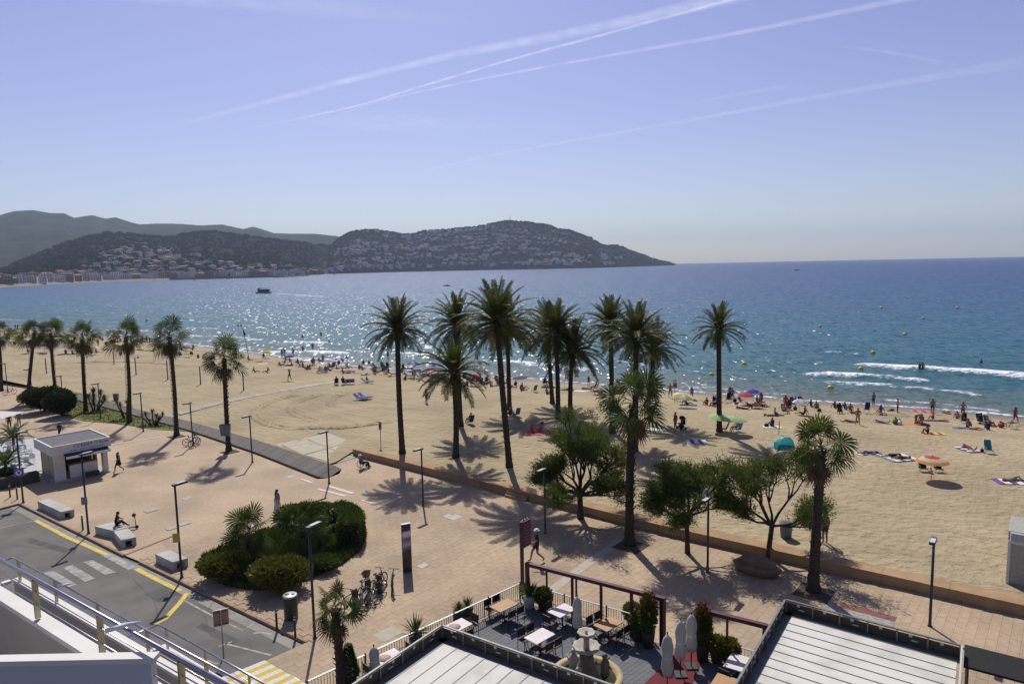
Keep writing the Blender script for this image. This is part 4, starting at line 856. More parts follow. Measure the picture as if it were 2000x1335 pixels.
date_palm((890, 893), (886, 730), 'shortest date palm with low spreading crown in front of a taller one', 1.12, 2, 54)
date_palm((900, 831), (893, 637), 'date palm directly behind the shortest one', 1.16, 3)
date_palm((995, 912), (971, 631), 'tallest date palm, front of a close pair at the centre', 1.19, 4)
date_palm((995, 799), (990, 643), 'rear date palm of the close pair at the centre', 1.30, 5)
date_palm((1090, 818), (1085, 650), 'middle date palm of the clump of three right of centre', 1.26, 6)
date_palm((1079, 788), (1070, 655), 'rearmost date palm of the clump of three right of centre', 1.32, 7, 50)
date_palm((1114, 817), (1118, 687), 'lower front date palm of the clump of three', 1.26, 8)
date_palm((1196, 845), (1193, 640), 'date palm left of the group behind the large fan palm', 1.01, 9)
date_palm((1240, 880), (1243, 663), 'date palm rising straight behind the large fan palm', 1.12, 10)
date_palm((1270, 820), (1277, 683), 'low date palm right of the group behind the large fan palm', 1.10, 11, 54)
date_palm((1405, 843), (1404, 645), 'lone slender date palm standing by itself on the sand', 0.90, 12, 50)

def fan_mesh(e0, seed, mat, pet=0.95, rr=0.95, droop=0.5, name='fan_leaf'):
    rnd = random.Random(seed); mb = MB(); e = R(e0); d = Vector((math.cos(e), 0, math.sin(e))); nn = Vector((-math.sin(e), 0, math.cos(e)))
    c = d * pet + Vector((0, 0, -.10 * pet)); mb.tube([(0, 0, 0), d * pet * .55 + nn * .04, c], [.026, .018, .012], 4); ns = 24
    for k in range(ns):
        th = R(-128 + 256 * k / (ns - 1)); ds = d * math.cos(th) + Vector((0, math.sin(th), 0)); sd = d * -math.sin(th) + Vector((0, math.cos(th), 0))
        r = rr * (0.82 + .18 * math.cos(th * .5)) * rnd.uniform(.9, 1.08); w = 0.058 * r; z = nn * (.03 if k % 2 else -.02)
        m1 = c + ds * r * .5 + z + Vector((0, 0, -.05 * droop)); m2 = c + ds * r * .78 + z + Vector((0, 0, -.2 * droop * r)); tip = c + ds * r * .97 + Vector((0, 0, -(.55 + rnd.uniform(0, .35)) * droop * r))
        mb.add([c, m1 - sd * w * .75, m1 + sd * w * .75, m2 - sd * w * .5, m2 + sd * w * .5, tip], [(0, 1, 2), (1, 3, 4, 2), (3, 5, 4)])
    return mb.mesh(name, mat)
FCL = [78, 52, 28, 4, -22, -48]
FAN = {c: [fan_mesh(c, 20 + i * 3 + k, FANG, droop=[.18, .32, .5, .62, .7, .6][i]) for k in range(2)] for i, c in enumerate(FCL)}
FDEAD = [fan_mesh(-72, 70, PALMD, droop=.5, name='dead_fan_leaf'), fan_mesh(-82, 71, PALMD, droop=.3, name='dead_fan_leaf')]
def fan_palm(b, a, label, sc=1.0, seed=0, n=18, dead=8, r=.195, grp='fan palms along the promenade', name='fan_palm', stubs=True):
    rnd = random.Random(seed + 300); top = a - b; t = thing(name, label, 'palm tree', b, 0, grp)
    trunk_mesh(top, r * 1.05, r * .85, seed, 1.6, 0.0).build('trunk', BARK, t)
    if stubs:
        mb = MB()
        for i in range(int(top.z * 20)):
            f = 1 - (i / (top.z * 20)) ** 1.3 * .97; az = i * 2.39996; q = Vector((math.cos(az), math.sin(az), 0)); sd = Vector((-q.y, q.x, 0)) * .05; p = Vector((top.x * f ** 1.15, top.y * f, top.z * f)); rr = r * .9
            l = rnd.uniform(.05, .16); mb.add([p + q * rr * .8 - sd, p + q * rr * .8 + sd, p + q * (rr + l) + Vector((0, 0, l * 1.1))], [(0, 1, 2)])
            mb.add([p + q * rr * .8 - sd * .5 + Vector((0, 0, -.08)), p + q * rr * .8 + sd * .5 + Vector((0, 0, .08)), p + q * (rr + l) + Vector((0, 0, l * 1.1))], [(0, 1, 2)])
        mb.build('leaf_bases', BARK2, t)
    for i in range(n):
        f = (i + .5) / n; e = 86 - 140 * f + rnd.uniform(-10, 10); c = min(FCL, key=lambda q: abs(q - e)); az = i * 2.39996 + rnd.uniform(-.3, .3)
        inst('fan_leaf', rnd.choice(FAN[c]), t, (top.x, top.y, top.z + .35 * (1 - f)), (rnd.choice((-1, 1)) * rnd.uniform(.15, .95), R(c - e) * .8, az), sc * rnd.uniform(.72, 1.28))
    for i in range(dead): inst('dead_fan_leaf', rnd.choice(FDEAD), t, (top.x, top.y, top.z - .1 - rnd.uniform(0, .25)), (rnd.uniform(-.1, .1), rnd.uniform(-.25, .1), rnd.uniform(0, 6.28)), sc * rnd.uniform(.7, 1.0))
    return t
for i, (bp, ap, sc, lab) in enumerate([((345, 850), (331, 658), 1.1, 'tall fan palm in the paving beside the lawn end'), ((447, 880), (438, 700), 1.1, 'fan palm with a grey bin hanging on its trunk'), ((253, 825), (246, 658), 1.1, 'fan palm at the near edge of the lawn with yuccas'),
        ((168, 803), (160, 658), 1.2, 'fan palm behind the spiky shrub and lamp on the lawn'), ((110, 774), (99, 651), 1.2, 'upright fan palm rising behind the dark bushes'), ((54, 780), (67, 650), 1.2, 'leaning fan palm left of the dark bushes'), ((3, 763), (-3, 652), 1.2, 'fan palm cut off by the left edge')]):
    b = G(*bp); fan_palm(b, at_depth(*ap, b.y), lab, sc, i)
b = G(1230, 1062); fan_palm(b, at_depth(1237, 790, b.y), 'big fan palm between the feathery trees, in a paving pit', 1.1, 8, 21, 8, .25)
b = G(1588, 1153); fan_palm(b, at_depth(1604, 880, b.y), 'large fan palm at the right with hanging dead leaves', .92, 9, 19, 8, .24)
b = G(668, 1356); fan_palm(b, at_depth(655, 1192, b.y), 'small fan palm in the foreground by the terrace railing', .54, 10, 19, 5, .17)
SOIL = pm('soil', (0.085, 0.065, 0.045), (0.06, 0.046, 0.032), scale=4, rough=1)
for k, (q, s, lab) in enumerate([((345, 852), .9, 'soil patch round the palm beside the lawn end'), ((449, 882), .9, 'soil patch round the palm with the bin'), ((1232, 1066), 1.1, 'square planting pit at the big fan palm'), ((1590, 1157), 1.1, 'planting pit at the right fan palm')]):
    p = G(*q); tag(MB().bbox((0, 0, 0), (s * 1.5, s * 1.5, .03), .01).build('planting_pit', SOIL, None, (p.x, p.y, -.015), TROT), lab, 'planting pit')

# ---- feathery tamarisk trees
TAML = pm('tamarisk_leaf', (0.066, 0.096, 0.017), (0.110, 0.132, 0.028), scale=1.2, rough=0.7, var=0.3, trans=0.42)
TAMB = pm('tamarisk_bark', (0.060, 0.045, 0.034), (0.038, 0.029, 0.023), scale=4, rough=0.95, bump=0.7)
def tamarisk(bpx, label, crown, seed, leaves, fork=1.75, tr=.15):
    rnd = random.Random(seed); b = G(*bpx); t = thing('tamarisk_tree', label, 'tree', b, 0, 'feathery trees along the sea wall'); tips = []; limb = MB(); tb = MB()
    lean = Vector((rnd.uniform(-.15, .15), rnd.uniform(-.1, .1), 0)); fk = Vector((0, 0, fork)) + lean
    tb.tube([(0, 0, -.05), lean * .4 + Vector((0, 0, fork * .45)), fk], [tr * 1.3, tr, tr * .95], 9); tb.build('trunk', TAMB, t)
    def grow(p, d, L, r, lvl):
        q = p + d * L; m = p + d * (L * .5) + Vector((rnd.uniform(-.08, .08), rnd.uniform(-.08, .08), rnd.uniform(-.02, .1))) * L
        limb.tube([p, m, q], [r, r * .8, r * .62], 6 if lvl < 2 else 4, cap=False)
        if lvl >= 1: tips.append((q, d))
        if lvl >= 2: tips.append((m, d))
        if lvl >= 3 or L < .22: return
        for k in range(3 if lvl < 2 else rnd.choice((2, 3))):
            nd = (d + Vector((rnd.uniform(-.75, .75), rnd.uniform(-.75, .75), rnd.uniform(-.25, .55)))).normalized(); grow(q, nd, L * rnd.uniform(.5, .85), r * .6, lvl + 1)
    for (dx, dy, dz, L) in crown: L *= .97 * rnd.uniform(.8, 1.2); grow(fk, Vector((dx, dy, dz)).normalized(), L, tr * .6, 0)
    limb.build('limbs', TAMB, t); lf = MB(); per = max(1, leaves // len(tips))
    for p, d in tips:
        tw = [(p + Vector((rnd.gauss(0, .10), rnd.gauss(0, .10), rnd.gauss(0, .08))), (d * .55 + Vector((rnd.uniform(-.9, .9), rnd.uniform(-.9, .9), rnd.uniform(-.15, .95)))).normalized(), rnd.uniform(.4, .95)) for _ in range(9)]
        for k in range(per):
            o0, td, tl = tw[k % 9]; f_ = rnd.random(); o = o0 + td * (tl * f_) + Vector((rnd.gauss(0, .055), rnd.gauss(0, .055), rnd.gauss(0, .05) - .12 * f_ * f_)); v = (td * 1.1 + Vector((rnd.uniform(-.8, .8), rnd.uniform(-.8, .8), rnd.uniform(-.5, .7)))).normalized(); l = rnd.uniform(.10, .26); w = v.cross(Vector((rnd.uniform(-1, 1), rnd.uniform(-1, 1), rnd.uniform(-1, 1)))).normalized() * rnd.uniform(.014, .030)
            m = o + v * l * .5; e = o + v * l + Vector((0, 0, -.08 * l)); lf.add([o, m + w, e, m - w], [(0, 1, 2, 3)])
    lf.build('crown', TAML, t)
tamarisk((1134, 1012), 'densest and darkest feathery tree, leftmost of three by the wall', [(-1, .1, .9, 1.5), (-.5, -.5, 1.3, 1.6), (.1, .4, 1.6, 1.75), (.9, .1, .75, 1.5), (.5, -.5, 1.0, 1.4), (-1.1, -.3, .45, 1.4), (1.2, -.2, .35, 1.3), (.3, .6, 1.0, 1.5), (-.2, 0, 1.7, 1.8), (-1.1, .5, .25, 1.5), (1.1, -.5, .15, 1.5), (-.6, -1, .2, 1.3), (.5, -1, .3, 1.3)], 41, 52000, 1.6, .19)
tamarisk((1343, 1080), 'round feathery tree in the middle of the three by the wall', [(-1, .1, .8, 1.25), (-.4, -.4, 1.3, 1.4), (.2, .4, 1.5, 1.45), (.9, .1, .8, 1.35), (.5, -.5, 1.1, 1.2), (-.9, -.4, .35, 1.1), (1.0, .2, .3, 1.2), (-.2, -1, .3, 1.0), (-1.1, .3, .2, 1.1)], 45, 34000, 2.1, .13)
tamarisk((1500, 1088), 'open straggly feathery tree, rightmost of the three by the wall', [(-1.2, .1, .9, 1.35), (-.7, -.3, 1.2, 1.4), (-.1, .3, 1.4, 1.3), (.9, 0, 1.5, 1.5), (1.2, .1, .1, 1.2), (1.2, -.1, -.05, 1.0), (-.5, .5, 1.3, 1.3), (-1.2, -.2, .4, 1.1)], 52, 21000, 1.85, .14)

# ---- shrubs and beds
LEAFD = pm('shrub_leaf_dark', (0.026, 0.040, 0.010), (0.046, 0.060, 0.014), scale=3, rough=0.6, var=0.35, trans=0.2); LEAFY = pm('shrub_leaf_yellow', (0.092, 0.104, 0.014), (0.150, 0.138, 0.022), scale=3, rough=0.6, var=0.35, trans=0.25)
LEAFM = pm('shrub_leaf_green', (0.050, 0.086, 0.012), (0.090, 0.118, 0.020), scale=3, rough=0.6, var=0.3, trans=0.25); CORE = pm('shrub_twigs', (0.028, 0.026, 0.016), (0.018, 0.018, 0.012), scale=5, rough=1)
def leaves(mb, c, rad, n, size, rnd, shell=.55, zmin=None, up=.25):
    for k in range(n):
        v = Vector((rnd.gauss(0, 1), rnd.gauss(0, 1), rnd.gauss(0, 1))).normalized(); q = shell + (1 - shell) * rnd.random() ** .6; q *= 1 + .16 * mnoise.noise(v * 2.3 + Vector(c))
        p = Vector((c[0] + v.x * rad[0] * q, c[1] + v.y * rad[1] * q, c[2] + v.z * rad[2] * q))
        if zmin is not None and p.z < zmin: continue
        d = (v + Vector((rnd.uniform(-.8, .8), rnd.uniform(-.8, .8), rnd.uniform(-.4, .8) + up))).normalized(); w = d.cross(Vector((rnd.uniform(-1, 1), rnd.uniform(-1, 1), rnd.uniform(-1, 1)))).normalized() * size * rnd.uniform(.2, .38); l = size * rnd.uniform(.7, 1.4)
        mb.add([p, p + d * l * .5 + w, p + d * l, p + d * l * .5 - w], [(0, 1, 2, 3)])
def shrub(p, rad, label, n, size, mat, seed, name='shrub', group=None, lobes=5):
    rnd = random.Random(seed); t = thing(name, label, 'shrub', p, 0, group); st = MB(); lf = MB(); h = rad[2]
    for k in range(7):
        a = rnd.uniform(0, 6.28); st.tube([(0, 0, -.02), (.4 * rad[0] * math.cos(a), .4 * rad[1] * math.sin(a), h * .9), (.75 * rad[0] * math.cos(a), .75 * rad[1] * math.sin(a), h * rnd.uniform(1.1, 1.5))], [.05, .035, .015], 5)
    st.build('stems', CORE, t); leaves(lf, (0, 0, h), (rad[0] * .8, rad[1] * .8, h * .85), n // 3, size, rnd, .3, 0.02)
    for k in range(lobes):
        a = 6.28 * k / lobes + rnd.uniform(-.4, .4); leaves(lf, (.5 * rad[0] * math.cos(a), .5 * rad[1] * math.sin(a), h * rnd.uniform(.8, 1.25)), (rad[0] * .55, rad[1] * .55, h * rnd.uniform(.5, .75)), n * 2 // 3 // lobes, size, rnd, .5, 0.02)
    lf.build('foliage', mat, t); return t
def rosette(mb, c, n, L, w, rnd, emin=-.2, emax=1.45):
    for k in range(n):
        az = rnd.uniform(0, 6.28); e = rnd.uniform(emin, emax); d = Vector((math.cos(az) * math.cos(e), math.sin(az) * math.cos(e), math.sin(e))); s = Vector((-math.sin(az), math.cos(az), 0)) * w * rnd.uniform(.7, 1.2); l = L * rnd.uniform(.7, 1.1); c = Vector(c)
        m = c + d * l * .55; tip = c + d * l + Vector((0, 0, -.16 * l * math.cos(e))); mb.add([c - s * .5, c + s * .5, m + s, m - s, tip], [(0, 1, 2, 3), (3, 2, 4)])
def yucca(p, label, heads, seed, L=.75, mat=None, name='yucca', group=None, nb=46, w=.035):
    rnd = random.Random(seed); t = thing(name, label, 'plant', p, 0, group); st = MB(); lf = MB()
    for (x, y, z) in heads: st.tube([(x * .3, y * .3, -.03), (x * .6, y * .5, z * .5), (x, y, z)], [.09, .075, .065], 6); rosette(lf, (x, y, z), nb, L, w, rnd)
    st.build('stem', BARK2, t); lf.build('leaves', mat or LEAFD, t); return t
shrub(G(88, 803), (2.2, 2.0, 1.6), 'large dark round bush by the leaning palm', 9000, .26, LEAFD, 1, 'bush', 'dark bushes on the lawn')
shrub(G(122, 812), (1.8, 1.6, 1.7), 'dark bush right beside the large round one', 7500, .26, LEAFD, 2, 'bush', 'dark bushes on the lawn')
shrub(G(58, 790), (1.2, 1.2, 1.0), 'small light green bush at the leaning palm foot', 2500, .22, LEAFM, 3)
yucca(G(185, 802), 'dense spiky shrub on the lawn behind a lamp post', [(0, 0, 1.7), (.8, .2, 1.9), (-.7, .1, 1.5), (.3, -.6, 1.1), (1.4, -.1, 1.3), (-.3, .6, 2.1), (.6, .7, .8)], 4, .95, LEAFD, nb=70)
yucca(G(247, 818), 'branched yucca left of the palm at the lawn edge', [(-.6, 0, 1.4), (.1, .2, 1.8), (.6, -.2, 1.2), (-1.1, .3, 1.7)], 5, .8); yucca(G(300, 830), 'low branched yucca at the right tip of the lawn', [(-.8, 0, 1.1), (-.2, .3, 1.3), (.4, 0, .9), (1.0, .1, 1.0), (.7, -.3, .6), (-1.3, .2, .8)], 6, .65)
# the planted bed in the middle of the promenade
BED = [(-18.3, 38.4), (-17.2, 36.3), (-15.3, 34.7), (-13.4, 34.2), (-11.3, 35.2), (-9.9, 37.0), (-9.2, 39.0), (-9.3, 41.4), (-10.4, 43.3), (-12.6, 44.2), (-15.0, 43.4), (-17.2, 41.2)]
bed = MB().prism(BED, -.05, .06).build('garden_bed', SOIL); tag(bed, 'planted island bed in the middle of the promenade', 'garden bed', kind='structure')
GC = pm('ground_cover', (0.038, 0.062, 0.011), (0.066, 0.082, 0.016), scale=2, rough=0.8, var=.3, trans=.25)
tag(blades('bed_grass', BED, 15000, .42, None, GC, 4, .05), 'low green plants filling the garden bed', 'ground cover', kind='stuff')
def hedge(path, w, h, label, seed, n):
    rnd = random.Random(seed); t = thing('clipped_hedge', label, 'hedge', (path[0][0], path[0][1], .05), 0, 'clipped hedges of the bed'); lf = MB(); cr = MB(); P = [Vector((p[0] - path[0][0], p[1] - path[0][1], 0)) for p in path]
    for i in range(len(P) - 1):
        cr.beam(P[i].lerp(P[i + 1], .2 if i == 0 else 0) + Vector((0, 0, h * .44)), P[i].lerp(P[i + 1], .8 if i == len(P) - 2 else 1) + Vector((0, 0, h * .44)), w * .62, h * .8)
        d = (P[i + 1] - P[i]); L = d.length; d.normalize(); s = Vector((-d.y, d.x, 0)); area = L
        for k in range(int(n * L)):
            u = rnd.uniform(-.1, L + .1); f = rnd.random(); e_ = (i == 0 and rnd.random() < .12) or (i == len(P) - 2 and rnd.random() < .12); 
            if f < .4: a, z, nn = rnd.uniform(-w / 2, w / 2), h, Vector((0, 0, 1))
            elif f < .7: a, z, nn = -w / 2, rnd.uniform(.05, h), -s
            else: a, z, nn = w / 2, rnd.uniform(.05, h), s
            if e_: u, a, z = (0 if i == 0 and rnd.random() < .5 else L), rnd.uniform(-w / 2, w / 2), rnd.uniform(.05, h)
            p = P[i] + d * u + s * a + Vector((0, 0, z)) + Vector((rnd.gauss(0, .05), rnd.gauss(0, .05), rnd.gauss(0, .05))); v = (nn + Vector((rnd.uniform(-.9, .9), rnd.uniform(-.9, .9), rnd.uniform(-.6, .9)))).normalized(); wv = v.cross(Vector((rnd.uniform(-1, 1), rnd.uniform(-1, 1), rnd.uniform(-1, 1)))).normalized() * rnd.uniform(.025, .05); l = rnd.uniform(.07, .16)
            lf.add([p, p + v * l * .5 + wv, p + v * l, p + v * l * .5 - wv], [(0, 1, 2, 3)])
    cr.build('twigs', CORE, t); lf.build('foliage', LEAFM, t)
hedge([(-14.9, 43.0), (-13.8, 43.5), (-12.3, 43.5)], 1.0, 1.2, 'clipped hedge along the back of the bed', 7, 2400)
hedge([(-11.6, 42.9), (-10.5, 41.9), (-9.95, 40.6), (-9.95, 39.6)], 1.3, 1.5, 'tall rounded clipped hedge at the right end of the bed', 8, 2800)
q = G(487, 1103); fan_palm(q, q + Vector((.1, .1, 1.75)), 'small fan palm with bare stem on the left of the bed', .82, 21, 26, 3, .13, 'small fan palms in the bed', 'dwarf_fan_palm', False)
q = G(590, 1090); fan_palm(q, q + Vector((0, .2, 1.75)), 'broad dwarf fan palm at the centre of the bed', .88, 22, 28, 2, .13, 'small fan palms in the bed', 'dwarf_fan_palm', False)
q = G(622, 1082); fan_palm(q, q + Vector((0, 0, 1.1)), 'dwarf fan palm close to the tall clipped hedge', .65, 23, 20, 0, .12, 'small fan palms in the bed', 'dwarf_fan_palm', False)
shrub(G(437, 1128, .05), (1.35, 1.2, .72), 'yellowish mounded shrub at the left end of the bed', 8000, .15, LEAFY, 11, group='mounded shrubs of the bed', lobes=6); shrub(G(546, 1148, .05), (1.65, 1.25, .85), 'largest yellow green mounded shrub at the front of the bed', 10000, .15, LEAFY, 12, group='mounded shrubs of the bed', lobes=6)
shrub(G(492, 1128, .05), (.8, .8, .4), 'low dark green shrub between the two yellow mounds', 3000, .14, LEAFM, 13); shrub(G(630, 1110, .05), (1.0, .8, .4), 'low green shrub at the right front of the bed', 3000, .14, LEAFM, 14)
# ================================================================== street furniture
BLK = pm('black_steel', (0.018, 0.018, 0.019), (0.028, 0.026, 0.025), scale=3, rough=0.45, spec=0.5); LENS_SHEEN = pm('lamp_glass_sheen', (0.55, 0.56, 0.58), rough=0.25)
AV = math.atan2(V.y, V.x)
def lamp_meshes(h):
    return (MB().lathe([(.105, -.04), (.105, .03), (.07, .06), (.062, .5), (.055, h)], 10).mesh('pole', BLK), MB().bbox((.30, 0, h - .06), (.86, .24, .10), .02).mesh('lamp_head', BLK), MB().box((.36, 0, h + .047), (.55, .20, .012)).mesh('top_sheen', LENS_SHEEN), MB().box((.40, 0, h - .068), (.48, .17, .012)).mesh('lens', LENS_SHEEN))  # pale plate on top paints the sky's reflection onto the black head
LA, LB = lamp_meshes(4.1), lamp_meshes(5.2)
def lamp(p, ms, rz, label, group):
    t = thing('street_lamp', label, 'street lamp', p, rz, group)
    inst('pole', ms[0], t); h = inst('lamp_head', ms[1], t); inst('top_sheen', ms[2], h); inst('lens', ms[3], h); return t
ga = 'lamp posts along the beach edge'
for q, lab in ((Vector((-73.0, 98.3, 0)), 'black lamp post with a bicycle, nearest the left edge'), (Vector((-64.7, 91.5, 0)), 'black lamp post half hidden by the leaning palm'), (Vector((-56.2, 84.8, 0)), 'black lamp post rising from the dark bushes'), (G(197, 817), 'black lamp post on the lawn beside the spiky shrub'), (G(280, 842), 'black lamp post at the edge of the lawn'), (G(377, 868), 'black lamp post with a bicycle leaning on it'), (G(493, 902), 'black lamp post beside the boardwalk right of the bin palm'),
               (G(642.8, 942.7), 'black lamp post at the end of the boardwalk'), (G(826.7, 987.4), 'black lamp post in open paving before the sea wall'), (G(1065, 1041), 'black lamp post left of the dense feathery tree'), (G(1382, 1117), 'black lamp post between two feathery trees'), (G(1816, 1222), 'black lamp post farthest right on the promenade')): lamp(q, LA, AV + math.pi, lab, ga)
gb = 'taller lamp posts along the street'
for q, lab in ((G(355, 1127), 'tall roadside lamp post carrying a yellow sign'), (G(173, 1041), 'tall roadside lamp post in front of the kiosk'), (G(45.5, 981), 'tall roadside lamp post with a blue sign by the planter'), (G(615, 1246), 'tall roadside lamp post beside the round litter bin')): lamp(q, LB, AV + .15, lab, gb)
def panel(p, w, h, z, rz, mat, name, label, t_=.03, cat='sign', back=None):
    o = thing(name, label, cat, (p.x, p.y, z), rz); MB().bbox((0, 0, 0), (w, t_, h), .01).build('panel', mat, o)
    MB().box((0, t_ / 2 + .03, h * .5), (.06, .06, h * .7)).build('bracket', BLK, o); return o
YS = flat('sign_yellow', (0.55, 0.42, 0.06)); GS = flat('sign_back', (0.23, 0.22, 0.20), .5); BS = flat('sign_blue', (0.10, 0.14, 0.35)); WS = flat('sign_white', (0.7, 0.7, 0.68)); RS = flat('sign_red', (0.5, 0.05, 0.05))
p = G(355, 1127); panel(p + Vector((-.08, -.14, 0)), .34, .5, 2.05, .3, YS, 'parking_sign', 'small yellow sign fixed to the tall lamp post')
p = G(173, 1041); panel(p + Vector((0, -.14, 0)), .38, .5, 1.95, .1, GS, 'street_sign', 'grey sign back fixed to the lamp post at the kiosk')
p = G(45.5, 981); o = panel(p + Vector((0, -.14, 0)), .62, .62, 2.0, .35, BS, 'no_stopping_sign', 'blue square sign with white disc on the left lamp post'); m = MB(); m.lathe([(.20, -.01), (.20, .01)], 16); d = m.build('disc', WS, o, (0, -.022, .31)); d.rotation_euler = (R(90), 0, 0); m = MB(); m.lathe([(.10, -.01), (.10, .012)], 16); d = m.build('disc_centre', RS, o, (0, -.03, .31)); d.rotation_euler = (R(90), 0, 0)
# sign on a post by the road (seen from behind)
t = thing('road_sign', 'back of a rectangular sign on a thin grey post in the street', 'sign', G(437, 1282, RZ), .45)
STEEL = pm('galvanised', (0.42, 0.41, 0.38), (0.34, 0.33, 0.31), scale=8, rough=.45, metal=.6); MB().tube([(0, 0, 0), (0, 0, 2.15)], .03, 8).build('post', STEEL, t)
SB = flat('sign_tan', (0.30, 0.19, 0.12), .5); b = MB().bbox((0, .045, 1.42), (.62, .03, .72), .012).build('panel', SB, t)
for z in (1.5, 2.06): MB().box((0, .022, z), (.5, .015, .035)).build('rail', BLK, b)
MB().box((0, .045, 2.145), (.63, .04, .012)).build('edge', WS, b)
# benches: concrete blocks on an open underside
CON = pm('bench_concrete', (0.45, 0.435, 0.39), (0.32, 0.305, 0.275), scale=1.6, detail=9, rough=.85, bump=.15)
def bench(corners, label):                        # four pixels of the top face, clockwise from the far left
    P = [G(a, b, .5) for a, b in corners]; c = sum(P, Vector()) / 4; t = thing('concrete_bench', label, 'bench', (c.x, c.y, 0), 0, 'pale concrete benches by the street'); Q = [Vector((p.x - c.x, p.y - c.y, 0)) for p in P]
    MB().prism([tuple(q[:2]) for q in Q], .36, .50).build('seat', CON, t)
    for a, b, cc, d in ((0, 1, 2, 3), (1, 0, 3, 2)):
        k = .28; e = [Q[a], Q[a].lerp(Q[b], k), Q[d].lerp(Q[cc], k), Q[d]]; MB().prism([tuple((q * .985)[:2]) for q in e], -.02, .358).build('support', CON, t)
bench([(73, 978), (96, 972), (145, 994), (119, 999)], 'long concrete bench nearest the kiosk')
bench([(185, 1027), (220, 1018), (248, 1029), (222, 1036)], 'concrete bench with a seated person')
bench([(222, 1037), (250, 1030), (266, 1048), (236, 1054)], 'short concrete bench set at an angle to the occupied one')
bench([(303, 1081), (330, 1073), (367, 1089), (337, 1097)], 'concrete bench beside the lamp post with a yellow sign')
BM_ = MB().lathe([(.055, -.04), (.055, .9), (.05, .94), (.02, .96)], 10).mesh('post', BLK); BC = MB().lathe([(.058, .82), (.058, .87)], 10).mesh('band', WS)
for q, lab in (((162, 1034), 'bollard between the kiosk lamp and the bench'), ((541, 1228), 'bollard left of the round litter bin'), ((577, 1243), 'bollard right in front of the round litter bin'), ((34, 974), 'bollard closest to the left lamp post'), ((20, 970), 'leftmost bollard by the dark planter')):
    p = G(*q); o = thing('bollard', lab, 'bollard', p, 0, 'thin dark bollards'); inst('post', BM_, o); inst('band', BC, o)
# litter bin
t = thing('litter_bin', 'round dark litter bin with slotted metal lid', 'bin', G(569, 1206)); MB().lathe([(.30, -.02), (.32, .05), (.33, 1.05), (.31, 1.1)], 20).build('drum', BLK, t); l = MB().lathe([(.34, 1.1), (.34, 1.16), (.30, 1.19)], 20).build('lid', STEEL, t)
for s in (-.14, .14): MB().lathe([(.10, 1.191), (.10, 1.196)], 12, (s, 0, 0)).build('opening', BLK, l)
def blue_bin(p, label, z=0.0, group=None):
    t = thing('waste_bin', label, 'bin', (p.x, p.y, p.z + z), .3, group); GB = pm('bin_grey', (0.145, 0.155, 0.19), (0.11, 0.12, 0.15), rough=.6); MB().lathe([(.30, 0), (.36, .75), (.36, .85)], 14).build('bin_body', GB, t); MB().lathe([(.38, .85), (.38, .9), (.34, .91)], 14).build('rim', BLK, t); return t
blue_bin(S(1535, 1049), 'blue grey bin on the sand behind the straggly tree', -.02); blue_bin(S(227, 781), 'grey bin on the sand by the lawn', -.02)
p = G(447, 880); t = thing('hanging_bin', 'boxy grey bin hung round the fan palm trunk', 'bin', (p.x - .02, p.y - .42, 1.55), .1); GB = MATS['bin_grey']
MB().add([(-.36, -.2, 0), (.36, -.2, 0), (.36, .2, 0), (-.36, .2, 0), (-.46, -.25, 1.05), (.46, -.25, 1.05), (.46, .2, 1.05), (-.46, .2, 1.05)], [(3, 2, 1, 0), (0, 1, 5, 4), (1, 2, 6, 5), (2, 3, 7, 6), (3, 0, 4, 7)]).build('box', GB, t); MB().box((0, .22, .6), (.5, .04, .1)).build('strap', BLK, t)
# information totem
def poster_mat():
    m = bpy.data.materials.new('totem_print'); m.use_nodes = True; N = m.node_tree.nodes; L = m.node_tree.links; p = N['Principled BSDF']; p.inputs['Roughness'].default_value = .4
    tc = N.new('ShaderNodeTexCoord'); sp = N.new('ShaderNodeSeparateXYZ'); L.new(tc.outputs['Object'], sp.inputs[0]); n = N.new('ShaderNodeTexNoise'); n.inputs['Scale'].default_value = 5; n.inputs['Detail'].default_value = 7; L.new(tc.outputs['Object'], n.inputs[0])
    k = N.new('ShaderNodeMath'); k.operation = 'MULTIPLY_ADD'; L.new(n.outputs[0], k.inputs[0]); k.inputs[1].default_value = .5; L.new(sp.outputs['Z'], k.inputs[2])
    r = N.new('ShaderNodeMapRange'); r.inputs[1].default_value = 0.3; r.inputs[2].default_value = 3.1; L.new(k.outputs[0], r.inputs[0]); c = N.new('ShaderNodeValToRGB'); e = c.color_ramp.elements; e[0].position = 0; e[0].color = (.012, .012, .02, 1); e[1].position = 1; e[1].color = (.025, .025, .05, 1)
    for pos, v in ((.42, (.02, .02, .035, 1)), (.55, (.40, .36, .40, 1)), (.66, (.12, .11, .16, 1)), (.72, (.65, .62, .64, 1)), (.80, (.55, .53, .58, 1)), (.82, (.02, .02, .045, 1))): q = e.new(pos); q.color = v
    L.new(r.outputs[0], c.inputs[0]); L.new(c.outputs[0], p.inputs['Base Color']); return m
p = G(796, 1116); t = thing('information_totem', 'tall dark printed information totem on the promenade', 'totem', p, .42); MB().bbox((0, 0, -.03), (.5, .12, 2.75), .012).build('body', BLK, t); MB().box((0, -.066, 1.4), (.46, .008, 2.55)).build('print', poster_mat(), t); MB().box((0, 0, 2.73), (.5, .12, .02)).build('cap', STEEL, t)
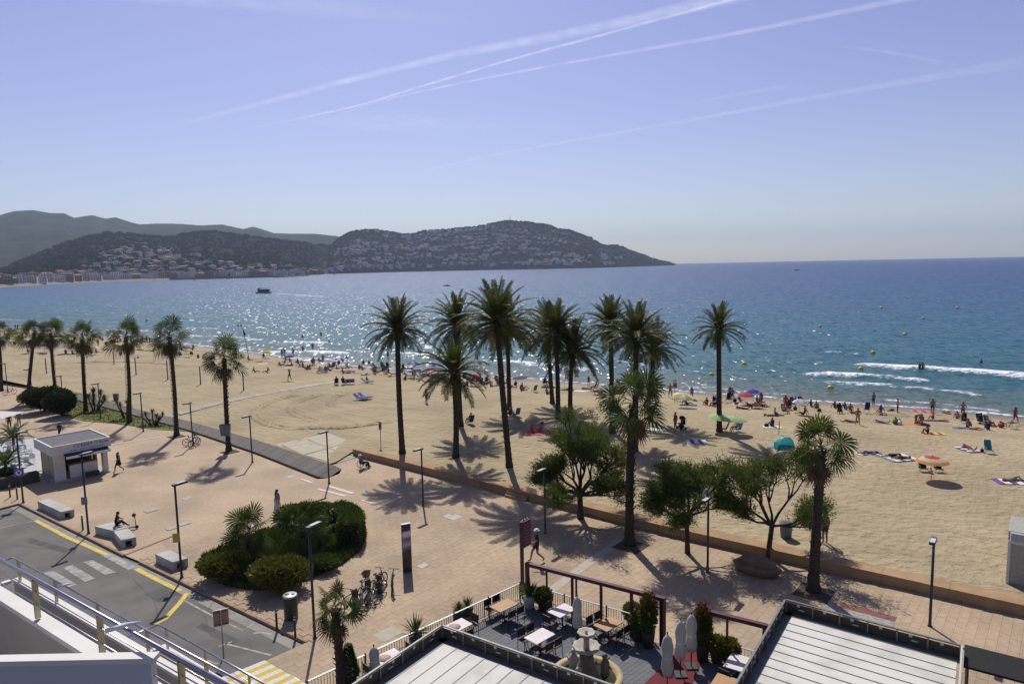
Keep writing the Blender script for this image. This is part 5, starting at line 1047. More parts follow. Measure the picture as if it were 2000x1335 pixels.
# bicycles
TYRE = flat('tyre', (0.02, 0.02, 0.02), .8); CHR = pm('bike_metal', (0.5, 0.5, 0.5), rough=.3, metal=.9); BFR = [flat('bike_frame_%d' % i, c, .4) for i, c in enumerate(((.03, .03, .035), (.06, .07, .10), (.28, .28, .28), (.10, .02, .02)))]
def bike_parts(fm, basket):
    w = MB(); n = 22
    w.tube([(.33 * math.cos(2 * math.pi * k / n), 0, .33 * math.sin(2 * math.pi * k / n)) for k in range(n + 1)], .030, 6, cap=False); tyre = w.mesh('wheel', TYRE)
    s = MB()
    for k in range(12): a = math.pi * k / 6; s.tube([(0, .02 * (-1) ** k, 0), (.31 * math.cos(a), 0, .31 * math.sin(a))], .006, 3)
    s.lathe([(.04, -.03), (.04, .03)], 8); spk = s.mesh('spokes', CHR)
    f = MB()
    for a, b, r in (((-.52, 0, .33), (-.05, 0, .29), .016), ((-.52, 0, .33), (-.18, 0, .78), .014), ((-.05, 0, .29), (-.20, 0, .88), .02), ((-.17, 0, .76), (.36, 0, .80), .02), ((-.05, 0, .29), (.39, 0, .70), .022), ((.34, 0, .92), (.52, 0, .33), .017), ((.34, 0, .90), (.31, 0, 1.02), .016)): f.tube([a, b], r * 1.35, 6)
    fr = f.mesh('frame', fm); h = MB().tube([(.22, -.28, 1.05), (.31, -.1, 1.03), (.31, .1, 1.03), (.22, .28, 1.05)], .016, 6).mesh('handlebar', BLK)
    sd = MB(); sd.ball((-.22, 0, .91), .12, 8, 5, (1.15, .65, .35)); sad = sd.mesh('saddle', TYRE); c = MB(); c.lathe([(.09, -.01), (.09, .01)], 12); c.tube([(0, 0, -.06), (.1, .1, -.07)], .012, 4); crk = c.mesh('crank', CHR)
    bk = None
    if basket: b = MB(); b.add([(.38, -.15, .80), (.62, -.13, .80), (.62, .13, .80), (.38, .15, .80), (.34, -.2, 1.08), (.70, -.18, 1.08), (.70, .18, 1.08), (.34, .2, 1.08)], [(3, 2, 1, 0), (0, 1, 5, 4), (1, 2, 6, 5), (2, 3, 7, 6), (3, 0, 4, 7)]); bk = b.mesh('basket', pm('wicker', (0.22, 0.19, 0.15), rough=.9))
    return tyre, spk, fr, h, sad, crk, bk
BK = [bike_parts(BFR[i % 4], i == 1) for i in range(4)]
def bicycle(p, rz, lean, i, label, group='parked bicycles', sc=1.0):
    ty, sp_, fr, h, sd, ck, bk = BK[i]; t = thing('bicycle', label, 'bicycle', p, rz, group, sc); t.rotation_euler = (lean, 0, rz)
    for x in (-.52, .52): w = inst('wheel', ty, t, (x, 0, .352)); inst('spokes', sp_, w)
    inst('frame', fr, t); inst('handlebar', h, t); inst('saddle', sd, t); inst('crank', ck, t, (-.05, 0, .29), (R(90), 0, 0))
    if bk: inst('basket', bk, t)
RK = thing('bicycle_rack', 'row of dark upright posts for parking bicycles', 'bicycle rack', (0, 0, 0))
rk = [G(694, 1188), G(719, 1168), G(742, 1156)]
for q in rk: MB().bbox((q.x, q.y, -.02), (.34, .10, 1.02), .03, .9).build('rack_post', pm('rack_grey', (.055, .055, .06), rough=.6), RK)
bicycle(rk[0] + Vector((.35, -.05, 0)), 1.25, .1, 2, 'grey bicycle leaning on the front rack post'); bicycle(rk[0] + Vector((-.25, -.35, 0)), 1.0, -.12, 0, 'bicycle behind the crown of the foreground palm')
bicycle(rk[1] + Vector((-.2, .25, 0)), 1.4, -.1, 1, 'bicycle with a wicker basket at the middle rack post'); bicycle(rk[1] + Vector((.4, .1, 0)), 1.15, .1, 0, 'dark bicycle packed between the middle and rear posts'); bicycle(rk[2] + Vector((-.1, .35, 0)), 1.2, -.08, 3, 'reddish black bicycle at the back of the rack'); bicycle(rk[2] + Vector((.55, .2, 0)), 1.75, .16, 0, 'black bicycle standing free at the right end of the rack')
bicycle(rk[1] + Vector((.25, -.75, 0)), .4, .12, 2, 'small child bicycle in front of the rack', sc=.62)
bicycle(G(380, 871), 1.3, .08, 0, 'dark bicycle leaning on the lamp post by the boardwalk'); bicycle(G(374, 869) + Vector((-.1, .2, 0)), .9, -.1, 1, 'second bicycle behind the lamp post by the boardwalk'); bicycle(G(19, 770), .8, .1, 0, 'bicycle at the far left lamp post', sc=1)
# shell shaped stone seat
BRN = pm('brown_stone', (0.215, 0.135, 0.082), (0.165, 0.105, 0.065), scale=1.5, rough=.8, bump=.2)
t = thing('shell_seat', 'brown shell shaped stone seat in the tree shade', 'seat', G(1478, 1118), math.atan2(U.y, U.x))
b = MB(); b.lathe([(.72, -.03), (.95, .06), (1.12, .34), (1.15, .42), (1.06, .45)], 28); o = b.build('base', BRN, t); o.scale = (1.12, .62, 1)
b = MB(); prof = [(1.02 * math.cos(a), .44 + .50 * math.sin(a)) for a in [math.pi / 2 * k / 8 for k in range(9)]]; prof[-1] = (.01, .94); b.lathe(prof, 28); o = b.build('dome', BRN, t, (0, .12, 0)); o.scale = (1.0, .46, 1)
# sports posts, signs and flag on the sand
PST = flat('post_lilac', (0.14, 0.13, 0.20), .6)
for q, tp, lab in (((91, 729), 30, 'slim sports post behind the upright fan palm'), ((223, 711), 26, 'slim sports post farthest from the promenade'), ((266, 732), 35, 'slim lilac post right of the lawn palm'), ((328, 741), 37, 'slim post beside the tall palm trunk'), ((392, 750), 35, 'slim lilac post between two fan palms'), ((476, 762), 36, 'slim lilac post right of the bin palm')):
    p = S(*q); h = at_depth(q[0], q[1] - tp, p.y).z - p.z; o = thing('sports_post', lab, 'post', p, 0, 'slim posts of the beach sports court'); MB().lathe([(.09, -.1), (.085, h)], 8).build('shaft', PST, o); MB().lathe([(.12, -.02), (.12, .06)], 8).build('footing', BLK, o)
p = S(488, 706); t = thing('flag_pole', 'leaning flag pole with a dark furled flag at the waterline', 'flag pole', p); tp = at_depth(474, 642, p.y) - p; MB().tube([(0, 0, -.1), tp], .05, 6).build('pole', BLK, t)
f = MB(); a = tp * .98; b_ = tp * .80; f.add([a, a + Vector((.25, 0, -.25)), b_ + Vector((.38, 0, .1)), b_ + Vector((.05, 0, 0)), a + Vector((.1, .12, -.1)), b_ + Vector((.2, .14, .1))], [(0, 1, 2, 3), (0, 4, 5, 3), (4, 1, 2, 5)]); f.build('flag', flat('flag_dark', (.04, .03, .05)), t)
MB().lathe([(2.4, -.1), (1.5, .12), (.3, .28)], 14).build('sand_mound', SANDM, t)
def beach_sign(q, h, label, w=.5):
    p = S(*q); t = thing('beach_sign', label, 'sign', p, .1); MB().tube([(0, 0, -.1), (0, 0, h)], .035, 6).build('post', flat('sign_post', (.2, .17, .13)), t); o = MB().bbox((0, -.05, h - .75), (w, .03, .75), .01).build('panel', flat('sign_face', (.28, .25, .28)), t); MB().box((0, -.07, h - .38), (w * .6, .008, .3)).build('emblem', flat('sign_dark', (.12, .05, .07)), o)
beach_sign((744, 870), 2.25, 'narrow sign on a thin post in the empty sand', .26); beach_sign((1318, 786), 2.6, 'wooden sign post by the yellow parasol near the water', .5); beach_sign((17, 679), 2.6, 'sign post on the sand near the left edge', 1.1)
# beach cabin at the right edge
p0, p1 = S(1964, 1138), S(2040, 1150); t = thing('beach_cabin', 'grey beach cabin with louvred top at the right edge', 'cabin', (p0.x, p0.y, p0.z), math.atan2(U.y, U.x))
CAB = pm('cabin_grey', (0.34, 0.33, 0.28), (0.29, 0.28, 0.24), rough=.7); CABW = flat('cabin_trim', (.6, .6, .57)); MB().bbox((1.6, 1.25, -.05), (3.2, 2.5, 2.75), .03).build('body', CAB, t)
for x in (.06, 1.6, 3.14): MB().box((x, -.02, 1.1), (.12, .06, 2.2)).build('frame', CABW, t)
MB().box((1.6, -.02, 2.15), (3.2, .07, .12)).build('frame', CABW, t); sl_ = MB().box((0, 0, 0), (3.05, .10, .03), 0, Matrix.Rotation(.6, 3, 'X')).mesh('louvre', CABW)
for k in range(7): inst('louvre', sl_, t, (1.6, -.05, 2.25 + .065 * k))

# ---- the kiosk
KW = pm('kiosk_white', (0.62, 0.60, 0.57), (0.46, 0.44, 0.41), scale=1.1, rough=.65, detail=9, contrast=(.45, .8)); KRF = pm('kiosk_roof', (0.13, 0.125, 0.135), (0.085, 0.082, 0.09), scale=.8, rough=.85, detail=8, stretch=(1, 4, 1)); KIN = flat('kiosk_inside', (.055, .04, .03)); KPA = pm('kiosk_panel', (0.40, 0.37, 0.30), (.35, .32, .26), rough=.7)
KRZ = math.atan2(.75, .66); t = thing('kiosk', 'white snack kiosk with dark flat roof and sign band', 'kiosk', (-37.0, 56.5, 0), KRZ); LX, LY = 4.3, 4.7
r = MB()
for (cx, cy, dx, dy) in ((0, -LY / 2 + .06, LX, .12), (0, LY / 2 - .06, LX, .12), (-LX / 2 + .06, 0, .12, LY - .24), (LX / 2 - .06, 0, .12, LY - .24)): r.box((cx, cy, 2.62), (dx, dy, .78))
r.build('fascia', KW, t); MB().box((0, 0, 2.88), (LX - .26, LY - .26, .1)).build('roof', KRF, t); MB().box((0, 0, 2.28), (LX - .3, LY - .3, .06)).build('ceiling', KW, t)
MB().box((0, 0, .03), (LX - .3, LY - .3, .12)).build('floor', CON, t)
MB().box((-LX / 2 + .45, 0, 1.17), (.12, LY - .9, 2.2)).build('side_wall', KPA, t); MB().box((-.2, LY / 2 - .5, 1.17), (LX - 1.0, .12, 2.2)).build('back_wall', KPA, t)
for k in range(4): MB().box((-LX / 2 + .37, -1.5 + k * 1.0, 1.15), (.04, .9, 1.9)).build('side_panel', KPA, t)
MB().box((-LX / 2 + .6, -LY / 2 + .55, 1.17), (.75, .35, 2.2)).build('front_pier', KW, t); MB().box((LX / 2 - .4, -LY / 2 + .55, 1.17), (.35, .5, 2.2)).build('corner_pier', KW, t)
c = MB().box((.15, -LY / 2 + .75, .6), (2.0, .5, 1.1)).build('counter', KW, t); MB().box((.15, -LY / 2 + .72, 1.17), (2.1, .62, .05)).build('worktop', flat('worktop', (.3, .22, .15)), c)
MB().box((.1, -LY / 2 + 2.2, 1.2), (2.4, .1, 1.8)).build('inner_screen', KIN, t); MB().box((1.25, -LY / 2 + 1.3, 1.1), (.12, .8, 2.0)).build('menu_board', flat('orange_board', (.35, .17, .06)), t)
a = MB().add([(-1.35, -LY / 2 - .02, 2.28), (1.85, -LY / 2 - .02, 2.28), (1.85, -LY / 2 - .75, 2.10), (-1.35, -LY / 2 - .75, 2.10), (-1.35, -LY / 2 - .02, 2.25), (1.85, -LY / 2 - .02, 2.25), (1.85, -LY / 2 - .75, 2.07), (-1.35, -LY / 2 - .75, 2.07)], [(3, 2, 1, 0), (4, 5, 6, 7), (2, 3, 7, 6), (0, 1, 5, 4), (1, 2, 6, 5), (3, 0, 4, 7)]).build('awning', pm('awning_navy', (.03, .03, .07), rough=.8), t); MB().box((.25, -LY / 2 - .76, 2.05), (3.25, .03, .16)).build('valance', KW, a)
def text(s, size, mat, parent, loc, rot, ext=.006, name='lettering'):
    cu = bpy.data.curves.new(name, 'FONT'); cu.body = s; cu.size = size; cu.extrude = ext; cu.align_x = 'CENTER'; cu.align_y = 'CENTER'; tmp = bpy.data.objects.new('tmp', cu); COL.objects.link(tmp); bpy.context.view_layer.update(); me = bpy.data.meshes.new_from_object(tmp.evaluated_get(bpy.context.evaluated_depsgraph_get())); bpy.data.objects.remove(tmp); me.materials.clear(); me.materials.append(mat); o = bpy.data.objects.new(name, me); link(o, parent); o.location = loc; o.rotation_euler = rot; return o
text('CORNER ITALIA', .36, flat('letter_grey', (.10, .10, .13)), t, (.68, -LY / 2 - .012, 2.76), (R(90), 0, 0))
for x in (-.6, .1, .75, 1.3): MB().box((x, -LY / 2 - .006, 2.45), (.5, .012, .06)).build('small_print', flat('letter_blue', (.22, .22, .34)), t)
for x in (.35, .9): MB().bbox((x, -LY / 2 + .1, .05), (.45, .3, .35), .02).build('step_block', BLK, t)
# terrace left of the kiosk
TF = pm('terrace_floor', (0.42, 0.42, 0.42), (.36, .36, .36), scale=2, rough=.8); tf = MB().prism([(-41.0, 56.6), (-37.6, 60.2), (-47, 70), (-62, 62), (-46, 48.8)], -.03, .03).build('terrace_floor', TF); tag(tf, 'pale grey terrace floor behind the kiosk', 'terrace', kind='structure')
PLD = pm('planter_dark', (.06, .06, .055), (.045, .045, .04), rough=.8)
def planter(a, b, h, w, label): 
    c = (a + b) / 2; t = thing('planter_box', label, 'planter', (c.x, c.y, 0), math.atan2((b - a).y, (b - a).x)); L = (b - a).length; MB().bbox((0, 0, -.02), (L, w, h), .03).build('box', PLD, t); MB().box((0, 0, h - .01), (L - .1, w - .1, .04)).build('soil', SOIL, t); return t
planter(G(-40, 962), G(76, 938), .8, .7, 'long dark planter box left of the kiosk')
WCH = flat('white_plastic', (.62, .63, .65), .4)
def cafe_chair_white(p, rz, label):
    t = thing('white_chair', label, 'chair', p, rz, 'white terrace chairs left of the kiosk'); MB().bbox((0, 0, .43), (.44, .44, .04), .01).build('seat', WCH, t); MB().box((0, .2, .68), (.44, .03, .38)).build('backrest', WCH, t)
    for x in (-.19, .19):
        for y in (-.19, .19): MB().tube([(x, y, 0), (x, y, .44)], .016, 5).build('leg', STEEL, t)
def cafe_table_white(p, label): t = thing('white_table', label, 'table', p, .6, 'white terrace tables left of the kiosk'); MB().bbox((0, 0, .72), (.8, .8, .03), .01).build('top', WCH, t); MB().tube([(0, 0, 0), (0, 0, .72)], .035, 6).build('leg', STEEL, t); MB().lathe([(.25, 0), (.22, .03)], 12).build('foot', STEEL, t)
for q, lab in (((40, 905), 'white table just left of the kiosk wall'), ((22, 880), 'white table near the left lamp post'), ((30, 862), 'white table at the back of the terrace'), ((8, 905), 'white table at the left edge')): cafe_table_white(G(*q) + Vector((0, 0, .03)), lab)
for k, q in enumerate(((50, 912), (30, 908), (55, 885), (33, 886), (12, 882), (42, 868), (20, 862), (16, 910), (62, 905))): cafe_chair_white(G(*q) + Vector((0, 0, .03)), k * 1.3, ['white chair closest to the kiosk side wall', 'white chair left of the nearest white table', 'white chair under the kiosk roof corner', 'white chair right of the left lamp post', 'white chair at the second white table', 'white chair at the rear right of the terrace', 'white chair at the rear table', 'white chair at the left edge table', 'white chair squeezed against the kiosk'][k])
p = G(0, 855); t = thing('white_parasol', 'square white parasol at the left edge', 'parasol', p); MB().tube([(0, 0, 0), (0, 0, 2.6)], .04, 6).build('pole', STEEL, t); MB().add([(-1.6, -1.6, 2.35), (1.6, -1.6, 2.35), (1.6, 1.6, 2.35), (-1.6, 1.6, 2.35), (0, 0, 2.85)], [(0, 1, 4), (1, 2, 4), (2, 3, 4), (3, 0, 4)]).build('canopy', flat('parasol_white', (.75, .73, .68), .9, trans=.3), t); MB().bbox((0, 0, 0), (.6, .6, .08), .02).build('base', CON, t)
FRM = [frond_mesh(c, b, 1.9, 200 + i, LEAFM, 30, .34) for i, (c, b) in enumerate(((70, 60), (40, 60), (10, 50)))]
for q, h, lab in (((28, 880), 1.3, 'small feather palm at the back of the kiosk terrace'), ((14, 940), 1.5, 'small feather palm behind the dark planter')):
    p = G(*q); t = thing('feather_palm', lab, 'palm tree', p); MB().tube([(0, 0, 0), (0, 0, h)], [.14, .1], 8).build('trunk', BARK2, t)
    for k in range(22): inst('frond', FRM[k % 3], t, (0, 0, h), (0, 0, k * 2.4), .95)
shrub(G(16, 941), (1.0, .7, .6), 'green plants filling the dark planter box', 2200, .2, LEAFM, 31, 'planter_shrub')
# ================================================================== restaurant terrace in the foreground
DECKM = pm('deck_grey', (0.120, 0.124, 0.136), (0.090, 0.093, 0.101), scale=1.0, rough=.75, var=.08, stretch=(1, 8, 8))
FD = (Vector((0.21, 32.56, 0)) - Vector((-8.07, 24.68, 0))).normalized(); FN = Vector((FD.y, -FD.x, 0)); FRZ = math.atan2(FD.y, FD.x)
DECKP = [(-8.0, 24.5), (0.2, 32.35), (6.45, 28.2), (12.2, 24.2), (11, 14), (-8, 14)]
deck = MB().prism(DECKP, -.1, .03).build('deck', DECKM); tag(deck, 'grey plank floor of the restaurant terrace', 'deck', kind='structure')
for k in range(-70, 90):                          # floor boards
    o = Vector((-2, 25, 0)) + FN * (k * .2); a, b = None, None
    ts = [t / 10 for t in range(-110, 120) if inside(DECKP, (o + FD * (t / 10)).x, (o + FD * (t / 10)).y)]
    if len(ts) < 8: continue
    a, b = o + FD * (min(ts) + .03), o + FD * (max(ts) - .03)
    if a.y < 19 and b.y < 22: continue
    MB().beam((a.x, a.y, .043), (b.x, b.y, .043), .19, .022).build('board', DECKM, deck)
DZ = .055
RED = pm('red_carpet', (0.14, 0.024, 0.028), (.11, .02, .023), scale=6, rough=.95)
tag(MB().prism([tuple(G(a, b, DZ)[:2]) for a, b in ((1252, 1340), (1300, 1295), (1345, 1250), (1385, 1262), (1350, 1340))], DZ, DZ + .012).build('red_carpet', RED), 'red carpet at the terrace entrance', 'carpet')
MAR = pm('maroon_steel', (0.085, 0.022, 0.034), (.06, .018, .026), rough=.5); RAILT = pm('rail_top', (.62, .60, .60), rough=.3, metal=.4)
def railing(a, b, label, post_every=2.05, h=.95, skip=None):
    d = (b - a); L = d.length; d.normalize(); rz = math.atan2(d.y, d.x); t = thing('railing', label, 'railing', (a.x, a.y, 0), rz)
    MB().box((L / 2, 0, h), (L, .06, .03)).build('top_rail', RAILT, t); MB().box((L / 2, 0, .14), (L, .035, .03)).build('bottom_rail', BLK, t)
    n = round(L / post_every); pm_ = MB().bbox((0, 0, -.02), (.06, .06, h + .10), .01).mesh('post', BLK)
    for k in range(n + 1): inst('post', pm_, t, (L * k / n, .0, 0))
    bm = MB().box((0, 0, (h + .14) / 2), (.016, .016, h - .16)).mesh('baluster', BLK); nb = int(L / .125)
    for k in range(nb): inst('baluster', bm, t, ((k + .5) * L / nb, 0, 0))
A0, A1, A2 = Vector((-8.07, 24.68, 0)), Vector((.15, 32.5, 0)), Vector((5.9, 28.75, 0))
railing(A0, A0 + FD * 2.55, 'black railing left of the folded pale parasol'); railing(A0 + FD * 3.0, A1, 'long black railing beside the terrace tables'); railing(A1 + Vector((.25, -.1, 0)), A2, 'black railing on the sea side of the terrace')
railing(Vector((7.6, 27.35, 0)), Vector((10.4, 25.5, 0)), 'short black railing beside the right pergola roof')
def beamframe(pts, posts, label, zb=2.15):
    a, b = pts; t = thing('maroon_frame', label, 'pergola frame', (a.x, a.y, 0)); MB().beam((0, 0, zb), (b.x - a.x, b.y - a.y, zb), .20, .16).build('beam', MAR, t)
    for f, w in posts: q = (b - a) * f; MB().box((q.x, q.y, (zb - .08) / 2), (w, w, zb - .08), .6).build('post', MAR, t)
beamframe([G(1027, 1100, 2.15), G(1299, 1170, 2.15)], [(0.01, .16), (.165, .07), (.36, .10), (.39, .07), (.57, .10), (.78, .11), (.985, .20)], 'maroon steel frame over the sea side railing'); beamframe([G(1366, 1190, 2.15), G(1500, 1223, 2.15)], [(.02, .2), (.42, .07), (.95, .1)], 'short maroon frame right of the entrance')
p = G(1021, 1161); t = thing('tall_sign', 'tall maroon post with hanging menu panel at the terrace corner', 'sign', (p.x, p.y, 0), math.atan2(V.y, V.x)); hh = at_depth(1021, 1018, p.y).z
MB().box((0, 0, hh / 2), (.14, .14, hh)).build('post', MAR, t); pn = MB().box((.42, 0, hh - .75), (.66, .05, 1.35)).build('panel', MAR, t); ln = flat('sign_lines', (.20, .12, .12))
for k in range(7): MB().box((.42, -.03, hh - .25 - k * .16), (.5, .008, .05)).build('line', ln, pn)
for k in range(3): MB().lathe([(.03, 0), (.03, .05)], 8, (.1 + .2 * k, 0, hh)).build('spot_lamp', WS, t)
WD = pm('table_wood', (0.40, 0.23, 0.11), (.33, .185, .085), scale=2, rough=.6, stretch=(1, 7, 7)); WT = pm('table_white', (.62, .57, .54), (.54, .49, .47), scale=1.5, rough=.6); CHD = flat('chair_black', (.02, .02, .022), .5); CHB = flat('chair_brown', (.075, .035, .03), .7)
PATCH = flat('table_patch', (.33, .25, .22))
def dining_table(q, mat, rz, label, w=1.15, d=.78, patch=False):
    p = G(q[0], q[1], .78); t = thing('dining_table', label, 'table', (p.x, p.y, DZ), rz, 'terrace dining tables'); top = MB().bbox((0, 0, .70), (w, d, .035), .01).build('table_top', mat, t); MB().bbox((0, 0, 0), (.42, .42, .03), .01).build('foot', CHD, t); MB().tube([(0, 0, .02), (0, 0, .70)], .04, 8).build('column', CHD, t)
    if patch: m = MB(); m.lathe([(.28, .736), (.28, .739)], 20, (-.15, 0, 0)); m.build('round_mat', PATCH, top)
    return p
cm = {}
def chair_mesh():
    s = MB().bbox((0, 0, .43), (.46, .44, .035), .01).mesh('seat', CHB); b = MB().box((0, .215, .70), (.44, .025, .36), 0, Matrix.Rotation(-.12, 3, 'X')).mesh('backrest', CHD)
    legs = [MB().tube([(x, y, 0), (x * .98, y * .98, .44 if y < 0 else .9)], .016, 5).mesh('leg', CHD) for x in (-.22, .22) for y in (-.20, .22)]
    arms = [MB().tube([(x, -.2, .44), (x, -.2, .66), (x, .2, .67)], .015, 5).mesh('armrest', CHD) for x in (-.235, .235)]
    return s, b, legs, arms
CS, CB, CL, CA = chair_mesh()
def chair(p, rz, label):
    t = thing('terrace_chair', label, 'chair', (p.x, p.y, DZ), rz, 'dark terrace chairs'); inst('seat', CS, t); inst('backrest', CB, t)
    for m in CL: inst('leg', m, t)
    for m in CA: inst('armrest', m, t)
def seats(c, rz, which, labs):                     # chairs round a table: sides a,b along its width, c,d along the other
    for w, lab in zip(which, labs):
        a = {'n': 0, 's': math.pi, 'e': -math.pi / 2, 'w': math.pi / 2, 'n1': 0, 'n2': 0, 's1': math.pi, 's2': math.pi}[w]; o = {'n': (0, .62), 's': (0, -.62), 'e': (.82, 0), 'w': (-.82, 0), 'n1': (-.28, .62), 'n2': (.28, .62), 's1': (-.28, -.62), 's2': (.28, -.62)}[w]
        v = Matrix.Rotation(rz, 3, 'Z') @ Vector((o[0], o[1], 0)); chair(Vector((c.x + v.x, c.y + v.y, 0)), rz + a, lab)
z = FRZ
seats(dining_table((984, 1181), WD, z, 'brown wooden table nearest the long railing corner'), z, ('n1', 'n2', 's1', 's2'), ('chair at the brown railing table, back left', 'chair at the brown railing table by the potted palm', 'chair at the brown railing table, front left', 'chair at the brown railing table, front right'))
seats(dining_table((1098, 1191), WT, z, 'white table under the maroon frame'), z, ('n', 's', 'w'), ('chair behind the white table under the frame', 'chair in front of the white table under the frame', 'chair left of the white table under the frame'))
seats(dining_table((1188, 1217), WD, z, 'brown table between fountain and maroon frame'), z, ('n1', 'n2', 's1', 's2'), ('chair behind the fountain side brown table', 'chair by the railing at the fountain side table', 'chair in front of the fountain side brown table', 'chair right of the fountain side brown table'))
seats(dining_table((1054, 1241), WT, z, 'white table in the middle of the terrace'), z, ('n1', 'n2', 's1', 's2'), ('upper chair left of the middle white table', 'rear chair of the middle white table', 'near chair right of the middle white table', 'far chair right of the middle white table'))
seats(dining_table((893, 1221), WT, z, 'white table with round mat at the roof corner', patch=True), z, ('e', 's'), ('chair beside the roof corner table', 'chair hidden behind the roof corner table'))
seats(dining_table((757, 1282), WT, z, 'white table with round mat behind the left railing', patch=True), z, ('w', 'e'), ('chair left of the table behind the left railing', 'chair right of the table behind the left railing'))
seats(dining_table((1440, 1292), WT, z + .2, 'white table beside the right pergola roof'), z, ('w', 's'), ('chair left of the table beside the right roof', 'chair below the table beside the right roof'))
seats(dining_table((1412, 1334), WD, z + .2, 'brown table cut off by the bottom edge'), z, ('w',), ('chair at the brown table on the bottom edge',))
# fountain
STN = pm('fountain_stone', (0.44, 0.40, 0.33), (.30, .27, .22), scale=3, rough=.85, bump=.4, detail=7); FDARK = pm('fountain_dark', (.20, .16, .115), (.13, .105, .075), scale=4, rough=.9, bump=.6); RIM = pm('fountain_rim', (.45, .36, .21), (.38, .30, .17), scale=3, rough=.8)  # darker brown variant for the pedestal and one figure
fc = G(1146, 1322, .35); t = thing('fountain', 'tiered stone fountain with round basin and figures', 'fountain', (fc.x, fc.y, DZ)); zt = at_depth(1138, 1233, fc.y).z - DZ
k = MB(); k.lathe([(1.36, 0), (1.36, .32), (1.42, .35), (1.42, .42), (1.18, .42), (1.18, .10), (1.1, .08)], 40); k.build('basin', RIM, t)
MB().lathe([(1.17, .24), (1.17, .26)], 32).build('water', pm('pool_water', (.012, .03, .025), rough=.08, spec=.5), t)
MB().lathe([(.50, .05), (.46, .5), (.30, .9), (.26, zt - .85)], 14, wob=lambda i, k_, a: 1 + .10 * math.sin(a * 5)).build('pedestal', FDARK, t)
MB().lathe([(.14, zt - .92), (.28, zt - .82), (.50, zt - .66), (.54, zt - .56), (.47, zt - .56), (.16, zt - .72)], 32, wob=lambda i, k_, a: 1 + .06 * math.cos(a * 10)).build('lower_bowl', STN, t)
MB().lathe([(.13, zt - .7), (.11, zt - .35), (.14, zt - .2)], 12).build('stem', STN, t); MB().lathe([(.1, zt - .24), (.27, zt - .14), (.36, zt - .02), (.34, zt + .01), (.28, zt), (.08, zt - .08)], 28, wob=lambda i, k_, a: 1 + .06 * math.cos(a * 8)).build('upper_bowl', STN, t); MB().lathe([(.06, zt - .08), (.05, zt + .03), (.02, zt + .06)], 8).build('spout', STN, t)
for a in (.3, 2.2, 4.2):
    f = MB(); x, y = .78 * math.cos(a), .78 * math.sin(a); f.lathe([(.22, .1), (.18, .35), (.16, .6), (.20, .75), (.12, .9), (.06, .95)], 10, (x, y, 0)); f.ball((x, y, 1.04), .12, 10, 7); f.tube([(x, y, .8), (x + .2 * math.cos(a + 1), y + .2 * math.sin(a + 1), .7), (x + .3 * math.cos(a + .5), y + .3 * math.sin(a + .5), .85)], [.06, .05, .04], 6); f.tube([(x, y, .8), (x + .2 * math.cos(a - 1), y + .2 * math.sin(a - 1), .65), (x + .25 * math.cos(a - .4), y + .25 * math.sin(a - .4), .5)], [.06, .05, .04], 6); f.build('figure', STN if a > 1 else FDARK, t)
w = MB(); rosette(w, (.7, -.6, .25), 40, .35, .05, random.Random(3), .1, .9); w.build('water_plants', LEAFM, t)
# folded parasols
UMB = pm('folded_canvas', (.50, .47, .42), (.40, .375, .335), scale=3, rough=.95, stretch=(1, 1, .3))
def folded(q, topq, label, r=.17, base=True):
    p = G(q[0], q[1], DZ); h = at_depth(topq[0], topq[1], p.y).z - DZ; t = thing('folded_parasol', label, 'parasol', (p.x, p.y, DZ), 0, 'folded parasols'); MB().tube([(0, 0, 0), (0, 0, h + .08)], .025, 6).build('pole', CHD, t)
    MB().lathe([(r * .9, h * .32), (r * 1.25, h * .42), (r * .95, h * .62), (r * 1.1, h * .8), (r * .75, h * .93), (r * .2, h)], 18, wob=lambda i, k_, a: 1 + .16 * math.sin(a * 4 + i * .3) + .08 * math.sin(a * 7)).build('canopy', UMB, t); MB().lathe([(r * 1.02, h * .60), (r * 1.02, h * .63)], 12).build('tie', WS, t); MB().ball((0, 0, h + .07), .035, 8, 5).build('finial', CHD, t)
    if base: MB().bbox((0, 0, 0), (.5, .5, .07), .02).build('base', CHD, t)
folded((1128, 1252), (1134, 1164), 'folded pale parasol behind the fountain'); folded((1303, 1352), (1305, 1238), 'folded parasol nearest the camera by the carpet', .19); folded((1329, 1318), (1331, 1211), 'middle folded parasol on the red carpet', .19); folded((1350, 1302), (1352, 1199), 'folded parasol farthest along the red carpet', .19); folded((733, 1333), (718, 1262), 'folded white parasol in the gap of the left railing', .17)
